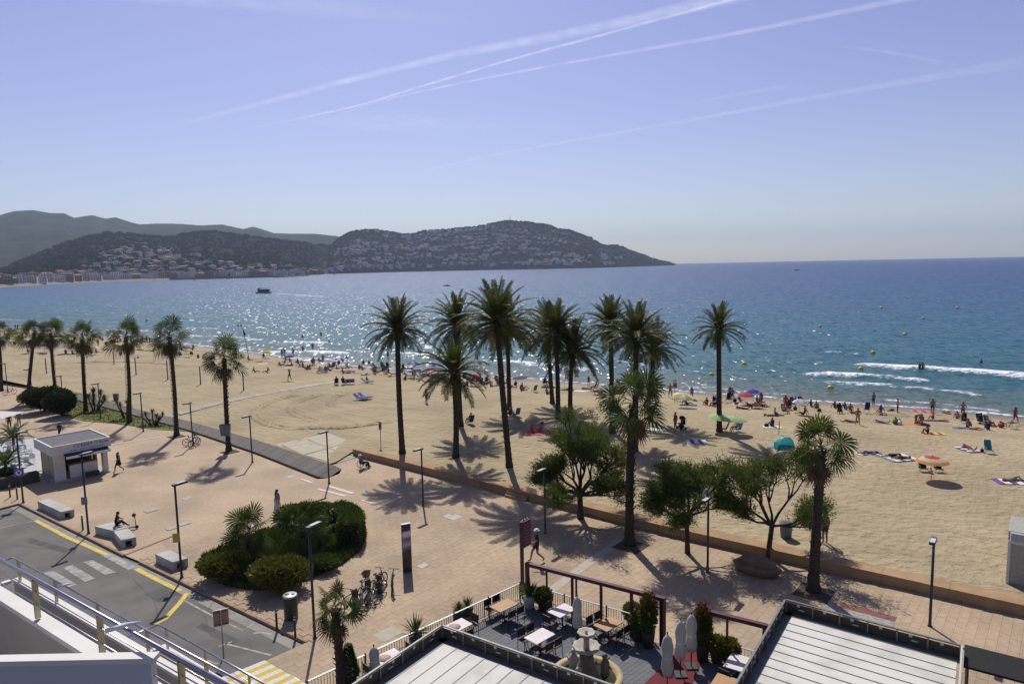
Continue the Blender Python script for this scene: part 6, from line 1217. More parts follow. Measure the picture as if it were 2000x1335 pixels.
# potted plants
POT = pm('pot_white', (.55, .55, .54), rough=.6); POTD = flat('pot_dark', (.04, .035, .03)); FLW = flat('red_flower', (.24, .018, .018), .7, var=.4); FLO = flat('orange_flower', (.45, .20, .03), .7, var=.3)
def potted(q, label, seed, kind, z=DZ, pot=POT, h=.55):
    p = G(q[0], q[1], z); rnd = random.Random(seed); t = thing('potted_plant', label, 'plant', (p.x, p.y, z), 0); MB().lathe([(.22, 0), (.30, h), (.30, h + .04), (.24, h + .04)], 16).build('pot', pot, t); lf = MB(); fl = MB()
    if kind == 'spiky': rosette(lf, (0, 0, h), 90, 1.0, .03, rnd, .1, 1.5); lf.build('leaves', LEAFM, t)
    elif kind == 'grass': rosette(lf, (0, 0, h), 80, .6, .02, rnd, .4, 1.5); lf.build('leaves', LEAFY, t)
    elif kind == 'flower': leaves(lf, (0, 0, h + .8), (.36, .36, .85), 2600, .12, rnd, .3, h); lf.build('leaves', LEAFM, t); leaves(fl, (0, 0, h + 1.35), (.34, .34, .45), 240, .10, rnd, .6, h); fl.build('flowers', FLW, t)
    elif kind == 'cone': 
        for k in range(2600): zz = rnd.random() ** 1.2; a = rnd.uniform(0, 6.28); r = .36 * (1 - zz * .8) * rnd.uniform(.75, 1.05); c = Vector((r * math.cos(a), r * math.sin(a), h + 1.2 * zz)); d = Vector((math.cos(a), math.sin(a), rnd.uniform(.1, 1.2))).normalized() * .13; w_ = Vector((-math.sin(a), math.cos(a), 0)) * .03; lf.add([c, c + d * .5 + w_, c + d, c + d * .5 - w_], [(0, 1, 2, 3)])
        lf.build('leaves', LEAFM, t)
    else: leaves(lf, (0, 0, h + .3), (.42, .42, .38), 1500, .12, rnd, .4, h - .1); lf.build('leaves', LEAFM if kind == 'bush' else LEAFY, t); leaves(fl, (0, 0, h + .35), (.4, .4, .35), 90, .09, rnd, .9, h); fl.build('flowers', FLO, t)
potted((812, 1262), 'large spiky potted plant by the left railing', 1, 'spiky', pot=POTD); potted((1034, 1186), 'spiky plant in a pale pot at the terrace corner', 2, 'spiky'); potted((684, 1342), 'small conical conifer by the left railing', 3, 'cone', pot=POTD)
potted((1266, 1262), 'tall potted shrub with red flowers left of the entrance', 4, 'flower', pot=POTD, h=.7); potted((1372, 1288), 'tall potted shrub with red flowers right of the entrance', 5, 'flower', pot=POTD, h=.7); potted((1248, 1248), 'bushy green potted plant under the red flowers', 6, 'bush', pot=POTD); potted((1236, 1222), 'low potted plant with orange flowers at the frame post', 7, 'yellow', pot=POTD, h=.4)
potted((1400, 1290), 'yellow green potted plant by the short railing', 8, 'yellow', pot=POTD, h=.4); potted((1424, 1296), 'second yellow green potted plant by the short railing', 9, 'yellow', pot=POTD, h=.4); potted((897, 1205), 'tuft of yellow grass in a pot by the long railing', 10, 'grass', pot=POTD, h=.3); potted((913, 1200), 'dark spiky little plant by the long railing', 11, 'grass', pot=POTD, h=.35); potted((1062, 1190), 'leafy pot right of the corner palm', 12, 'bush', pot=POTD, h=.4)
# the two pergola roofs
BRD = pm('parapet_wood', (0.060, 0.050, 0.036), (.040, .034, .025), scale=2, rough=.8, var=.2, stretch=(1, 8, 8)); BRD2 = BRD; RPL = pm('roof_panel', (0.56, 0.55, 0.50), (.38, .37, .31), scale=.9, rough=.75, detail=9, contrast=(.45, .78)); MET = pm('parapet_metal', (.17, .17, .16), rough=.5, metal=.3); TICK = flat('fitting_white', (.50, .50, .48))
def pergola(C, dA, lA, dB, lB, seams, label, w, gap=.62, zr=2.72, zt=3.2):
    t = thing('pergola', label, 'pergola', (C.x, C.y, 0)); axis = dA if seams == 'A' else dB; cross = dB if seams == 'A' else dA; L, W = (lA, lB) if seams == 'A' else (lB, lA); n = int((W - .3) / gap)
    for k in range(n):
        o = cross * (.35 + gap * (k + .5)); a = o + axis * .22; b = o + axis * (L - .1); MB().beam((a.x, a.y, zr), (b.x, b.y, zr), gap - .035, .04).build('roof_panel', RPL, t); e = cross * (.35 + gap * k); MB().beam((e.x + axis.x * .2, e.y + axis.y * .2, zr + .012), (e.x + axis.x * (L - .1), e.y + axis.y * (L - .1), zr + .012), .035, .05).build('seam', MET, t)
    for d, l, other in ((dA, lA, dB), (dB, lB, dA)):
        for k in range(4): z_ = zr - .14 + .145 * k; MB().beam((d.x * .03, d.y * .03, z_ + .03), (d.x * l, d.y * l, z_ + .03), .035, .138).build('board', BRD, t)
        MB().beam((d * -.03)[:2] + (zt,), (d * l)[:2] + (zt,), .075, .045).build('top_rail', MET, t); g = other * .05; m = int(l / .95)
        for k in range(m + 1): q = d * (.08 + k * (l - .1) / m) + g; MB().box((q.x, q.y, zt - .29), (.05, .05, .55), math.atan2(d.y, d.x)).build('stud', MET, t)
        for k in range(m): q = d * (.5 + k * (l - .1) / m) + other * .03; MB().box((q.x, q.y, zt - .11), (.10, .02, .09), math.atan2(d.y, d.x)).build('light_fitting', TICK, t)
        for k in range(0, m, 2): q = d * (.62 + k * (l - .1) / m) + other * .03; MB().box((q.x, q.y, zt - .27), (.2, .02, .035), math.atan2(d.y, d.x)).build('label_strip', TICK, t)
        MB().beam((other * .16)[:2] + (zr + .0,), (d * l + other * .16)[:2] + (zr + .0,), .28, .05).build('gutter', MET, t)
    for a, b in ((.1, .1), (lA - .2, .1), (.1, lB - .2)): q = dA * a + dB * b; MB().box((q.x, q.y, 1.3), (.14, .14, 2.6), math.atan2(dA.y, dA.x)).build('support_post', BLK, t)
    return t
pergola(Vector((-2.85, 24.5, 0)), Vector((-.572, -.820, 0)), 8.5, Vector((.829, -.559, 0)), 9.0, 'A', 'left pergola roof with pale panels and dark timber parapet', 1)
rp_ = pergola(Vector((10.59, 25.92, 0)), Vector((-.566, -.824, 0)), 9.0, Vector((.80, -.60, 0)), 5.84, 'B', 'right pergola roof with pale panels and dark timber parapet', 1, .56)
e0 = Vector((.80, -.60, 0)) * 5.86; MB().beam((e0.x, e0.y, 2.95), (e0.x - .566 * 9, e0.y - .824 * 9, 2.95), .05, .55).build('end_trim', TICK, rp_)
BLKF = pm('black_canvas', (.012, .012, .012), (.016, .016, .016), rough=.9); q0, q1 = G(1884, 1258, 2.9), G(2040, 1297, 2.9); n0 = Vector((-.566, -.824, 0)) * 1.55
t = thing('black_canopy', 'flat black canopy beside the right pergola roof', 'canopy', (q0.x, q0.y, 0)); d = q1 - q0; MB().prism([(0, 0), (d.x, d.y), (d.x + n0.x, d.y + n0.y), (n0.x, n0.y)], 2.84, 2.92).build('roof', BLKF, t)
for f in (.05, .95): MB().box((d.x * f + n0.x * .05, d.y * f + n0.y * .05, 1.42), (.08, .08, 2.84)).build('post', BLK, t)

# ================================================================== balconies of the camera's own building
BW = pm('balcony_white', (0.64, 0.62, 0.57), (.58, .555, .50), scale=1.3, rough=.7, detail=8); BB = pm('balcony_beige', (.40, .365, .30), (.36, .33, .27), scale=1.5, rough=.8); SSL = pm('steel_tube', (.40, .39, .47), rough=.30, metal=1.0); TILE = pm('balcony_tile', (.30, .25, .20), (.26, .215, .17), scale=3, rough=.6)
def balcony(pa, pb, zr, ext0, ext1, label, hr=.5, rad=.03, post=1.5, off=0.3, back=None, depth=1.4, capw=.17, ppx=None):
    a, b = G(*pa, zr), G(*pb, zr); d = (b - a); d.z = 0; d.normalize(); n = Vector((d.y, -d.x, 0)); n = n if n.y > 0 else -n; a = a - d * ext0; b = b + d * ext1; L = (b - a).length
    t = thing('balcony', label, 'balcony', (a.x, a.y, 0), math.atan2(d.y, d.x)); zc = zr - hr
    MB().tube([(0, 0, zr), (L, 0, zr)], rad, 12).build('handrail', SSL, t)
    for k in (.36, .7): MB().tube([(0, 0, zc + hr * k), (L, 0, zc + hr * k)], .007, 6).build('rail_rod', SSL, t)
    for xo in ([(G(*q, zr) - a).dot(d) for q in ppx] if ppx else [off + k * post for k in range(int(L / post) + 1)]): MB().box((xo, 0, zc + hr / 2), (.035, .055, hr - .03)).build('rail_post', pm('post_brushed', (.42, .39, .28), rough=.35, metal=.7), t)
    MB().box((L / 2, .03, zc - .03), (L, capw, .06)).build('capping', BW, t); MB().box((L / 2, .03, zc - .56), (L, capw - .05, 1.0)).build('parapet', BB, t); MB().box((L / 2, -depth / 2, zc - 1.05), (L, depth, .16)).build('floor_slab', TILE, t)
    if back:
        MB().tube([(0, 0, zr), (0, -back, zr)], rad, 10).build('return_rail', SSL, t); MB().box((0.0, -back / 2 - capw / 2, zc - .035), (capw - .04, back - .02, .055)).build('return_capping', BW, t)
    return t
balcony((0, 1092), (440, 1335), 13.0, 4.0, 1.5, 'nearest balcony parapet with thick steel handrail', .5, .022, 1.37, .27 + 1.37, ppx=[(-70, 1058), (63, 1130), (191, 1200), (350, 1288)])
balcony((25, 1088), (470, 1330), 10.0, 0, 3.0, 'second balcony one floor down with white capping', .5, .021, 1.9, .3, 1.2)
balcony((310, 1218), (470, 1308), 7.0, 0, 3.0, 'lowest visible balcony rail above the street', .62, .028, 1.9, .4, 1.0)
t = thing('partition_wall', 'white partition wall at the bottom left corner', 'wall', (-8.2, 6.2, 0)); PWL = pm('partition_shaded', (.50, .50, .53), (.46, .46, .49), scale=.8, rough=.8); MB().box((2.36, 0, 11.48), (4.72, .10, 2.72)).build('wall_panel', PWL, t); MB().box((2.375, 0, 12.87), (4.76, .12, .05)).build('capping', BW, t)  # panel colour greyed and blued for shade, the wall itself is white
p = G(0, 1330, 12.05); q = G(27, 1309, 12.05); t = thing('chrome_handrail', 'end of a chrome handrail in the bottom left corner', 'handrail', p); v = q - p; MB().tube([v * -1.2, v, v + Vector((0, .02, -.03)), v + Vector((0, .02, -.5))], .022, 10).build('tube', SSL, t); MB().lathe([(.05, 0), (.05, .03)], 12, (v.x - .06, v.y + .1, .02)).build('wall_flange', BLK, t)
CLO = flat('white_cloth', (.68, .68, .68), .9)
def cloth(pa, zr, label, rz):
    p = G(*pa, zr); t = MB(); t.smooth = True; t.add([(-.16, -.03, .0), (.12, -.035, .055), (.16, .0, .06), (.13, .035, .04), (-.14, .045, -.01), (-.17, 0, .035), (0, 0, .07)], [(0, 1, 6), (1, 2, 6), (2, 3, 6), (3, 4, 6), (4, 5, 6), (5, 0, 6), (5, 4, 3, 2, 1, 0)]); tag(t.build('cloth_strip', CLO, None, (p.x, p.y, zr + .02), rz), label, 'cloth')
cloth((243, 1232), 13.0, 'white cloth strip tied to the nearest handrail', .3); cloth((131, 1146), 10.0, 'small white tie on the second handrail', .2)
F0 = G(517, 1288, 4.3); F1 = G(640, 1358, 4.3); fd = (F1 - F0).normalized(); bd = (G(400, 1335, 5.0) - F0).normalized(); t = thing('striped_awning', 'yellow and white striped awning at the bottom edge', 'awning', F0); YA = flat('awning_yellow', (.62, .47, .07), .9, trans=.25); WA = flat('awning_white', (.66, .64, .60), .9, trans=.25)
for k in range(13):
    a = fd * (k * .2); b = fd * (k * .2 + .199); MB().add([a, b, b + bd * 3.6, a + bd * 3.6, a + Vector((0, 0, -.008)), b + Vector((0, 0, -.008)), b + bd * 3.6 + Vector((0, 0, -.008)), a + bd * 3.6 + Vector((0, 0, -.008))], [(0, 1, 2, 3), (7, 6, 5, 4), (0, 4, 5, 1), (2, 6, 7, 3)]).build('stripe', YA if k % 2 else WA, t)
MB().tube([Vector((0, 0, -.03)), fd * 2.8 + Vector((0, 0, -.03))], .03, 8).build('front_bar', SSL, t)
# ================================================================== people
SK = [pm('skin_%d' % i, c, tuple(v * .85 for v in c), scale=8, rough=.55) for i, c in enumerate(((0.36, 0.20, 0.13), (0.26, 0.135, 0.08), (0.44, 0.27, 0.19)))]
CLOTH = {k: flat('cloth_' + k, c, .85) for k, c in dict(black=(.015, .015, .017), navy=(.02, .025, .07), blue=(.05, .08, .30), white=(.62, .61, .60), red=(.36, .03, .03), pink=(.50, .16, .20), green=(.04, .13, .05), grey=(.16, .16, .17), tan=(.35, .25, .16), teal=(.02, .20, .22), yellow=(.55, .42, .05), purple=(.12, .06, .25), orange=(.50, .20, .03), maroon=(.13, .02, .03)).items()}
HAIR = {k: flat('hair_' + k, c, .6) for k, c in dict(dark=(.012, .009, .008), brown=(.05, .028, .016), blond=(.30, .20, .09), grey=(.25, .24, .23)).items()}
def pose_pts(kind):
    S_ = dict(pel=(0, 0, .95), spi=(0, -.01, 1.13), che=(0, -.01, 1.33), nek=(0, 0, 1.49), hed=(0, .02, 1.60), top=(0, .01, 1.70))
    L = {}; 
    def limbs(sh, el, wr, ha, hp, kn, an, to):
        for s, n in ((-1, 'l'), (1, 'r')):
            for k, v in zip(('sh', 'el', 'wr', 'ha', 'hp', 'kn', 'an', 'to'), (sh, el, wr, ha, hp, kn, an, to)):
                q = v[0] if (isinstance(v[0], tuple) and s < 0) else (v[1] if isinstance(v[0], tuple) else v); L[k + n] = (q[0] * s if not isinstance(v[0], tuple) else q[0], q[1], q[2])
    if kind == 'stand': limbs((.18, 0, 1.42), (.24, -.03, 1.14), (.25, .05, .90), (.25, .08, .80), (.10, 0, .92), (.11, .02, .50), (.12, -.02, .08), (.13, .14, .03))
    elif kind == 'hips': limbs((.18, 0, 1.42), (.36, -.1, 1.18), (.18, .06, 1.02), (.13, .1, .99), (.10, 0, .92), (.14, .02, .50), (.18, -.02, .08), (.20, .14, .03))
    elif kind == 'walk': limbs((.18, 0, 1.42), ((-.24, .12, 1.16), (.24, -.14, 1.16)), ((-.22, .36, 1.10), (.25, -.12, .92)), ((-.21, .44, 1.10), (.25, -.08, .82)), (.10, 0, .92), ((-.10, .0, .50), (.10, .24, .53)), ((-.11, -.36, .19), (.11, .32, .09)), ((-.11, -.26, .06), (.12, .47, .05)))
    elif kind == 'carry': limbs((.18, 0, 1.44), (.34, .02, 1.55), (.24, .03, 1.80), (.20, .03, 1.90), (.10, 0, .92), ((-.10, -.05, .50), (.10, .2, .53)), ((-.11, -.3, .14), (.11, .22, .09)), ((-.11, -.2, .04), (.12, .37, .04)))
    elif kind == 'bend':
        S_ = dict(pel=(0, 0, .90), spi=(0, .13, 1.02), che=(0, .30, 1.08), nek=(0, .45, 1.06), hed=(0, .55, 1.02), top=(0, .64, 1.0)); limbs((.18, .36, 1.06), (.22, .40, .80), (.2, .48, .56), (.2, .5, .47), (.10, 0, .88), (.11, .05, .48), (.12, -.02, .08), (.13, .14, .03))
    elif kind in ('sit', 'sitback', 'knees'):
        b = -.14 if kind == 'sitback' else (.02 if kind == 'knees' else -.05)
        S_ = dict(pel=(0, 0, .13), spi=(0, b * .6, .32), che=(0, b * 1.2, .52), nek=(0, b * 1.3 + .02, .67), hed=(0, b * 1.2 + .05, .78), top=(0, b * 1.2 + .05, .88))
        if kind == 'sitback': limbs((.18, -.17, .60), (.27, -.34, .36), (.28, -.44, .09), (.28, -.5, .04), (.1, .03, .11), (.13, .42, .32), (.12, .80, .08), (.13, .88, .17))
        elif kind == 'knees': limbs((.18, .03, .60), (.26, .20, .40), (.13, .40, .42), (.05, .44, .42), (.1, .03, .11), (.13, .36, .46), (.13, .46, .07), (.14, .60, .04))
        else: limbs((.18, -.05, .60), (.25, .08, .38), (.20, .28, .26), (.18, .36, .22), (.1, .03, .11), (.14, .44, .17), (.13, .86, .08), (.14, .92, .18))
    elif kind == 'chair':
        S_ = dict(pel=(0, 0, .46), spi=(0, -.10, .62), che=(0, -.19, .80), nek=(0, -.22, .95), hed=(0, -.20, 1.06), top=(0, -.20, 1.16)); limbs((.18, -.2, .88), (.27, -.08, .66), (.26, .18, .60), (.25, .26, .58), (.1, .03, .44), (.13, .44, .48), (.13, .56, .09), (.14, .70, .05))
    elif kind == 'lie': 
        S_ = dict(pel=(0, 0, .12), spi=(0, -.19, .12), che=(0, -.39, .13), nek=(0, -.55, .12), hed=(0, -.67, .13), top=(0, -.77, .13)); limbs((.18, -.46, .12), (.30, -.24, .07), (.31, .0, .06), (.30, .09, .05), (.1, .04, .11), ((-.11, .42, .32), (.12, .46, .10)), ((-.11, .66, .07), (.13, .88, .07)), ((-.11, .80, .05), (.15, .90, .20)))
    elif kind == 'front': 
        S_ = dict(pel=(0, 0, .13), spi=(0, -.19, .13), che=(0, -.39, .15), nek=(0, -.54, .20), hed=(0, -.66, .22), top=(0, -.76, .25)); limbs((.18, -.46, .14), (.30, -.62, .06), (.14, -.78, .06), (.08, -.82, .06), (.1, .04, .11), (.13, .46, .09), ((-.12, .80, .34), (.13, .88, .08)), ((-.12, .72, .48), (.14, 1.02, .05)))
    elif kind == 'bench': 
        S_ = dict(pel=(0, 0, .12), spi=(0, .03, .32), che=(0, .08, .52), nek=(0, .14, .67), hed=(0, .19, .77), top=(0, .20, .87)); limbs((.18, .1, .60), (.25, .22, .40), (.15, .38, .36), (.08, .44, .36), (.1, .03, .11), ((-.2, .36, .22), (.2, .40, .30)), ((.05, .42, .07), (.12, .66, -.02)), ((.15, .5, .05), (.14, .80, -.06)))
    S_.update(L); return S_
EDG = [('pel', 'spi', 1), ('spi', 'che', 1), ('che', 'nek', 1), ('nek', 'hed', 0), ('hed', 'top', 0)] + [e for n in 'lr' for e in (('che', 'sh' + n, 1), ('sh' + n, 'el' + n, 4), ('el' + n, 'wr' + n, 0), ('wr' + n, 'ha' + n, 0), ('pel', 'hp' + n, 2), ('hp' + n, 'kn' + n, 5), ('kn' + n, 'an' + n, 5), ('an' + n, 'to' + n, 3))]
RADI = dict(pel=.165, spi=.145, che=.168, nek=.058, hed=.10, top=.075, sh=.078, el=.050, wr=.036, ha=.038, hp=.105, kn=.068, an=.045, to=.038)
PM = {}
def pose(kind):
    if kind in PM: return PM[kind]
    P = pose_pts(kind); names = list(P); me = bpy.data.meshes.new('pose_' + kind); me.from_pydata([P[n] for n in names], [(names.index(a), names.index(b)) for a, b, _ in EDG], [])
    o = bpy.data.objects.new('pose', me); COL.objects.link(o); md = o.modifiers.new('skin', 'SKIN'); md.use_smooth_shade = True; bpy.context.view_layer.objects.active = o
    if not me.skin_vertices: 
        bm = bmesh.new(); bm.from_mesh(me); bm.verts.layers.skin.verify(); bm.to_mesh(me); bm.free()
    for i, n in enumerate(names):
        r = RADI.get(n, RADI.get(n[:2], .05)); sv = me.skin_vertices[0].data[i]; sv.radius = (r, r * (.78 if n in ('spi', 'che', 'pel') else 1)); sv.use_root = (n == 'pel')
    ss = o.modifiers.new('sub', 'SUBSURF'); ss.levels = 1; ss.render_levels = 1
    bpy.context.view_layer.update(); dg = bpy.context.evaluated_depsgraph_get(); out = bpy.data.meshes.new_from_object(o.evaluated_get(dg)); out.name = 'body'; bpy.data.objects.remove(o)
    A = [(Vector(P[a]), Vector(P[b]), k) for a, b, k in EDG]; idx = []
    for f in out.polygons:
        c = f.center; best = 9; mi = 0
        for a, b, k in A:
            d = b - a; t = max(0, min(1, (c - a).dot(d) / d.length_squared)); dist = (c - a - d * t).length
            if dist < best: best = dist; mi = k; tb = t; ab = (a, b, k)
        if mi == 5 and (ab[0] - Vector(P['hpl'])).length < .01 or mi == 5 and (ab[0] - Vector(P['hpr'])).length < .01: mi = 2 if tb < .5 else 5
        if mi == 1 and ab[0] == Vector(P['pel']) and tb < .35: mi = 2
        if mi == 4 and tb > .62: mi = 0
        idx.append(mi)
    for m in (SK[0], SK[0], CLOTH['black'], SK[0], SK[0], SK[0]): out.materials.append(m)
    out.polygons.foreach_set('material_index', idx); out.polygons.foreach_set('use_smooth', [True] * len(idx)); out.update()
    h = Vector(P['hed']); tp = Vector(P['top']); up = (tp - h).normalized(); fw = Vector((0, 1, 0)) if abs(up.y) < .8 else Vector((0, 0, 1)); c = h + up * .045 - fw * .022
    # a face: nose and ears belong to the body surface
    bm = bmesh.new(); bm.from_mesh(out); 
    for off, r in ((fw * .098 + up * -.005, .016), (Vector((.092, 0, 0)) + up * -.005, .018), (Vector((-.092, 0, 0)) + up * -.005, .018)):
        bmesh.ops.create_icosphere(bm, subdivisions=1, radius=r, matrix=Matrix.Translation(h + off))
    bm.to_mesh(out); bm.free()
    hm = {}
    for style in ('short', 'long', 'hat'):
        b = MB(); q = Matrix((Vector((1, 0, 0)), up.cross(Vector((1, 0, 0))) * -1, up)).transposed() if abs(up.x) < .9 else Matrix.Identity(3)
        b.ball((0, 0, 0), .104, 10, 7, (.96, 1.02, 1.0))
        if style == 'long': b.ball((0, -.07, -.13), .10, 8, 6, (.85, .5, 1.5))
        if style == 'hat': b.mi = 1; b.lathe([(.16, .035), (.16, .045), (.11, .055), (.10, .12), (.03, .135)], 14)
        b.v = [tuple(c + q @ Vector(v)) for v in b.v]; hm[style] = b
    PM[kind] = (out, hm, h, fw); return PM[kind]
HMESH = {}
def hair_mesh(kind, style, col, hat=None):
    key = (kind, style, col, hat)
    if key not in HMESH: HMESH[key] = pose(kind)[1][style].mesh('hair', [HAIR[col], CLOTH[hat or 'white']])
    return HMESH[key]
OUT = dict(trunks=(0, 'b', 0, 0, 0), bikini=('b', 'b', 0, 0, 0), shirt=('t', 'b', 't', 0, 'k'), dress=('t', 't', 0, 0, 'k'), full=('t', 'b', 't', 'b', 'k'))
EYE = flat('eye_dark', (.01, .01, .01), .3)
def person(p, kind, rz, outfit, t, b, hair, label, skin=0, sc=1.0, style='short', hat=None, group='people on the beach', z=0.0):
    body, hm, h, fw = pose(kind); root = bpy.data.objects.new('person', body); COL.objects.link(root); root.location = (p.x, p.y, p.z + z); root.rotation_euler = (0, 0, rz); root.scale = (sc, sc, sc); tag(root, label, 'person', group)
    tor, sho, slv, low, fee = OUT[outfit]; g = lambda v: SK[skin] if v == 0 else CLOTH[{'t': t, 'b': b, 'k': 'black'}[v]]
    for i, v in enumerate((0, tor, sho, fee, slv, low)): s = root.material_slots[i]; s.link = 'OBJECT'; s.material = g(v)
    inst('hair', hair_mesh(kind, 'hat' if hat else style, hair, hat), root); return root
def hand(parent, w, d, mat, s=1):                  # palm with four fingers and a thumb
    mb = MB(); d = Vector(d).normalized(); sd = d.cross(Vector((0, 0, 1))); sd = sd.normalized() if sd.length > .1 else Vector((0, 1, 0)); w = Vector(w); nn = sd.cross(d)
    for k, l in enumerate((.066, .076, .072, .056)):
        a = w + d * .035 + sd * (.026 - .017 * k); mb.tube([a, a + d * l * .55 - nn * .004, a + d * l * .9 - nn * .022], [.0095, .009, .007], 6)
    a = w - sd * -.02 * s; mb.tube([w + sd * .022 * s, w + sd * .05 * s + d * .02, w + sd * .058 * s + d * .048], [.011, .010, .008], 6); return mb.build('fingers', mat, parent)

# ---- beach furniture
def parasol(q, r, cols, label, h=1.75, tilt=0.0):
    zs = .1
    for _ in range(5): p = G(q[0], q[1], zs + h); zs = sand(p.x, p.y)
    t = thing('parasol', label, 'parasol', (p.x, p.y, zs), random.uniform(0, 1), 'open parasols on the beach'); t.rotation_euler = (tilt, tilt * .6, t.rotation_euler.z); MB().tube([(0, 0, -.15), (0, 0, h + .05)], .022, 6).build('pole', STEEL, t); n = 8
    for k in range(n):                             # canopy gores
        a, b = 2 * math.pi * k / n, 2 * math.pi * (k + 1) / n; mb = MB(); mb.smooth = True; rows = [(0, h + .02), (r * .45, h - .08), (r * .8, h - .24), (r, h - .40)]
        vs = [(0, 0, rows[0][1])]; 
        for rr, z in rows[1:]: vs += [(rr * math.cos(a), rr * math.sin(a), z), (rr * .97 * math.cos((a + b) / 2), rr * .97 * math.sin((a + b) / 2), z + .015), (rr * math.cos(b), rr * math.sin(b), z)]
        fs = [(0, 1, 2), (0, 2, 3)] + [(1 + 3 * i + j, 4 + 3 * i + j, 5 + 3 * i + j, 2 + 3 * i + j) for i in range(2) for j in range(2)]
        mb.add(vs, fs)
        if len(cols) > 2: mb.m = [0 if i < 2 else (1 if i < 4 else 2) for i in range(len(fs))]; mb.build('canopy_panel', [PCOL[c] for c in cols], t)
        else: mb.build('canopy_panel', PCOL[cols[k % len(cols)]], t)
    MB().lathe([(.03, h + .03), (.02, h + .12)], 6).build('tip', STEEL, t)
PCOL = {k: flat('parasol_' + k, c, .9, trans=.4) for k, c in dict(yellow=(.65, .58, .06), blue=(.07, .10, .42), lblue=(.30, .45, .68), lilac=(.50, .46, .68), pink=(.65, .25, .35), purple=(.22, .12, .45), white=(.68, .67, .62), red=(.62, .08, .10), green=(.50, .66, .34), orange=(.68, .30, .10), cream=(.66, .58, .38)).items()}
def towel(p, w, l, rz, col, label, col2=None):
    mb = MB(); n = 6; vs = []
    for i in range(n + 1):
        for j in (-1, 0, 1): x, y = j * w / 2, -l / 2 + l * i / n; vs.append((x + random.uniform(-.02, .02), y, .02 + random.uniform(0, .03)))
    fs = []
    for i in range(n):
        for j in range(2): mb.mi = i % 2 if col2 else 0; mb.add([vs[i * 3 + j], vs[i * 3 + j + 1], vs[i * 3 + j + 4], vs[i * 3 + j + 3]], [(0, 1, 2, 3)])
    tag(mb.build('towel', [CLOTH[col], CLOTH[col2 or col]], None, (p.x, p.y, p.z + .015), rz), label, 'towel', 'beach towels')
def beach_chair(p, rz, col, label, low=True, sc=1.0):
    h = .28 if low else .42; t = thing('beach_chair', label, 'beach chair', p, rz, 'folding chairs on the beach', sc); MB().box((0, 0, h), (.5, .48, .03)).build('seat', CLOTH[col], t); MB().box((0, -.38, h + .38), (.5, .03, .78), 0, Matrix.Rotation(.38, 3, 'X')).build('backrest', CLOTH[col], t)
    for s in (-.26, .26):
        MB().tube([(s, .24, 0), (s, .2, h + .2), (s, -.28, h + .22)], .014, 5).build('arm', STEEL, t); MB().tube([(s, .22, h), (s, -.34, 0)], .014, 5).build('leg', STEEL, t); MB().tube([(s, -.2, h - .02), (s, -.54, h + .78)], .014, 5).build('back_frame', STEEL, t)
def lounger(p, rz, col, label):
    t = thing('sun_lounger', label, 'sun lounger', p, rz, 'sun loungers on the beach'); MB().box((0, .30, .34), (.62, 1.3, .05)).build('bed', CLOTH[col], t); MB().box((0, -.62, .56), (.62, .05, .72), 0, Matrix.Rotation(.85, 3, 'X')).build('backrest', CLOTH[col], t); MB().box((0, .3, .28), (.68, 1.35, .05)).build('frame', WS, t)
    for x in (-.3, .3):
        for y in (-.3, .85): MB().tube([(x, y, 0), (x, y, .3)], .02, 5).build('leg', WS, t)
def bag(p, col, label, s=.4):
    b = thing('beach_bag', label, 'bag', p, random.uniform(0, 3), 'bags on the sand'); m = MB(); m.ball((0, 0, s * .4), s * .55, 9, 6, (1.15, .75, .75), .08); m.build('body', CLOTH[col], b); MB().tube([(-s * .3, 0, s * .7), (-s * .15, 0, s * 1.05), (s * .15, 0, s * 1.05), (s * .3, 0, s * .7)], s * .05, 5).build('handle', CLOTH['black'], b)
# ================================================================== who and what is where on the beach
for q, r, c, lab, ti in (((39, 646), 1.1, ('yellow',), 'yellow parasol farthest left near the water', 0), ((55, 674), 1.2, ('blue', 'lilac'), 'blue parasol left of the upright fan palm', .05), ((86, 672), 1.3, ('blue',), 'deep blue parasol just left of the upright palm', 0), ((127, 674), 1.2, ('lblue',), 'light blue parasol between two fan palms', 0), ((141, 676), 1.0, ('pink',), 'pink parasol beside the light blue one', .1),
        ((184, 676), 1.1, ('pink', 'white'), 'pink and white parasol right of the third palm', 0), ((362, 675), 1.15, ('purple',), 'purple parasol beside the tall lawn end palm', .1), ((367, 682), .9, ('yellow', 'green'), 'small yellow green parasol under the purple one', 0), ((518, 684), 1.0, ('yellow',), 'yellow parasol at the water right of the flag pole', .15), ((666, 698), 1.2, ('blue', 'white'), 'blue and white parasol at the edge of the swash', 0),
        ((807, 705), 1.25, ('blue', 'lilac'), 'blue parasol over the loungers, left one', 0), ((850, 709), 1.35, ('blue', 'lilac'), 'blue parasol over the loungers, right one', 0), ((1066, 731), 1.1, ('lblue',), 'light blue parasol between the central palm trunks', 0), ((1102, 733), 1.1, ('lilac', 'white'), 'lilac and white parasol near the waterline', 0),
        ((1331, 766), 1.25, ('yellow', 'white'), 'yellow and white parasol beside the wooden sign', .2), ((1457, 766), 1.0, ('red',), 'red parasol near the water right of the lone palm', 0), ((1406, 807), 1.2, ('green',), 'pale green parasol partly behind the lone palm trunk', .1), ((1433, 812), 1.2, ('green',), 'pale green parasol just right of the lone palm', .05), ((1821, 891), 1.15, ('red', 'cream', 'orange'), 'orange ringed parasol over two dark chairs', 0)):
    parasol(q, r, c, lab, 1.75 if r > 1 else 1.55, ti)
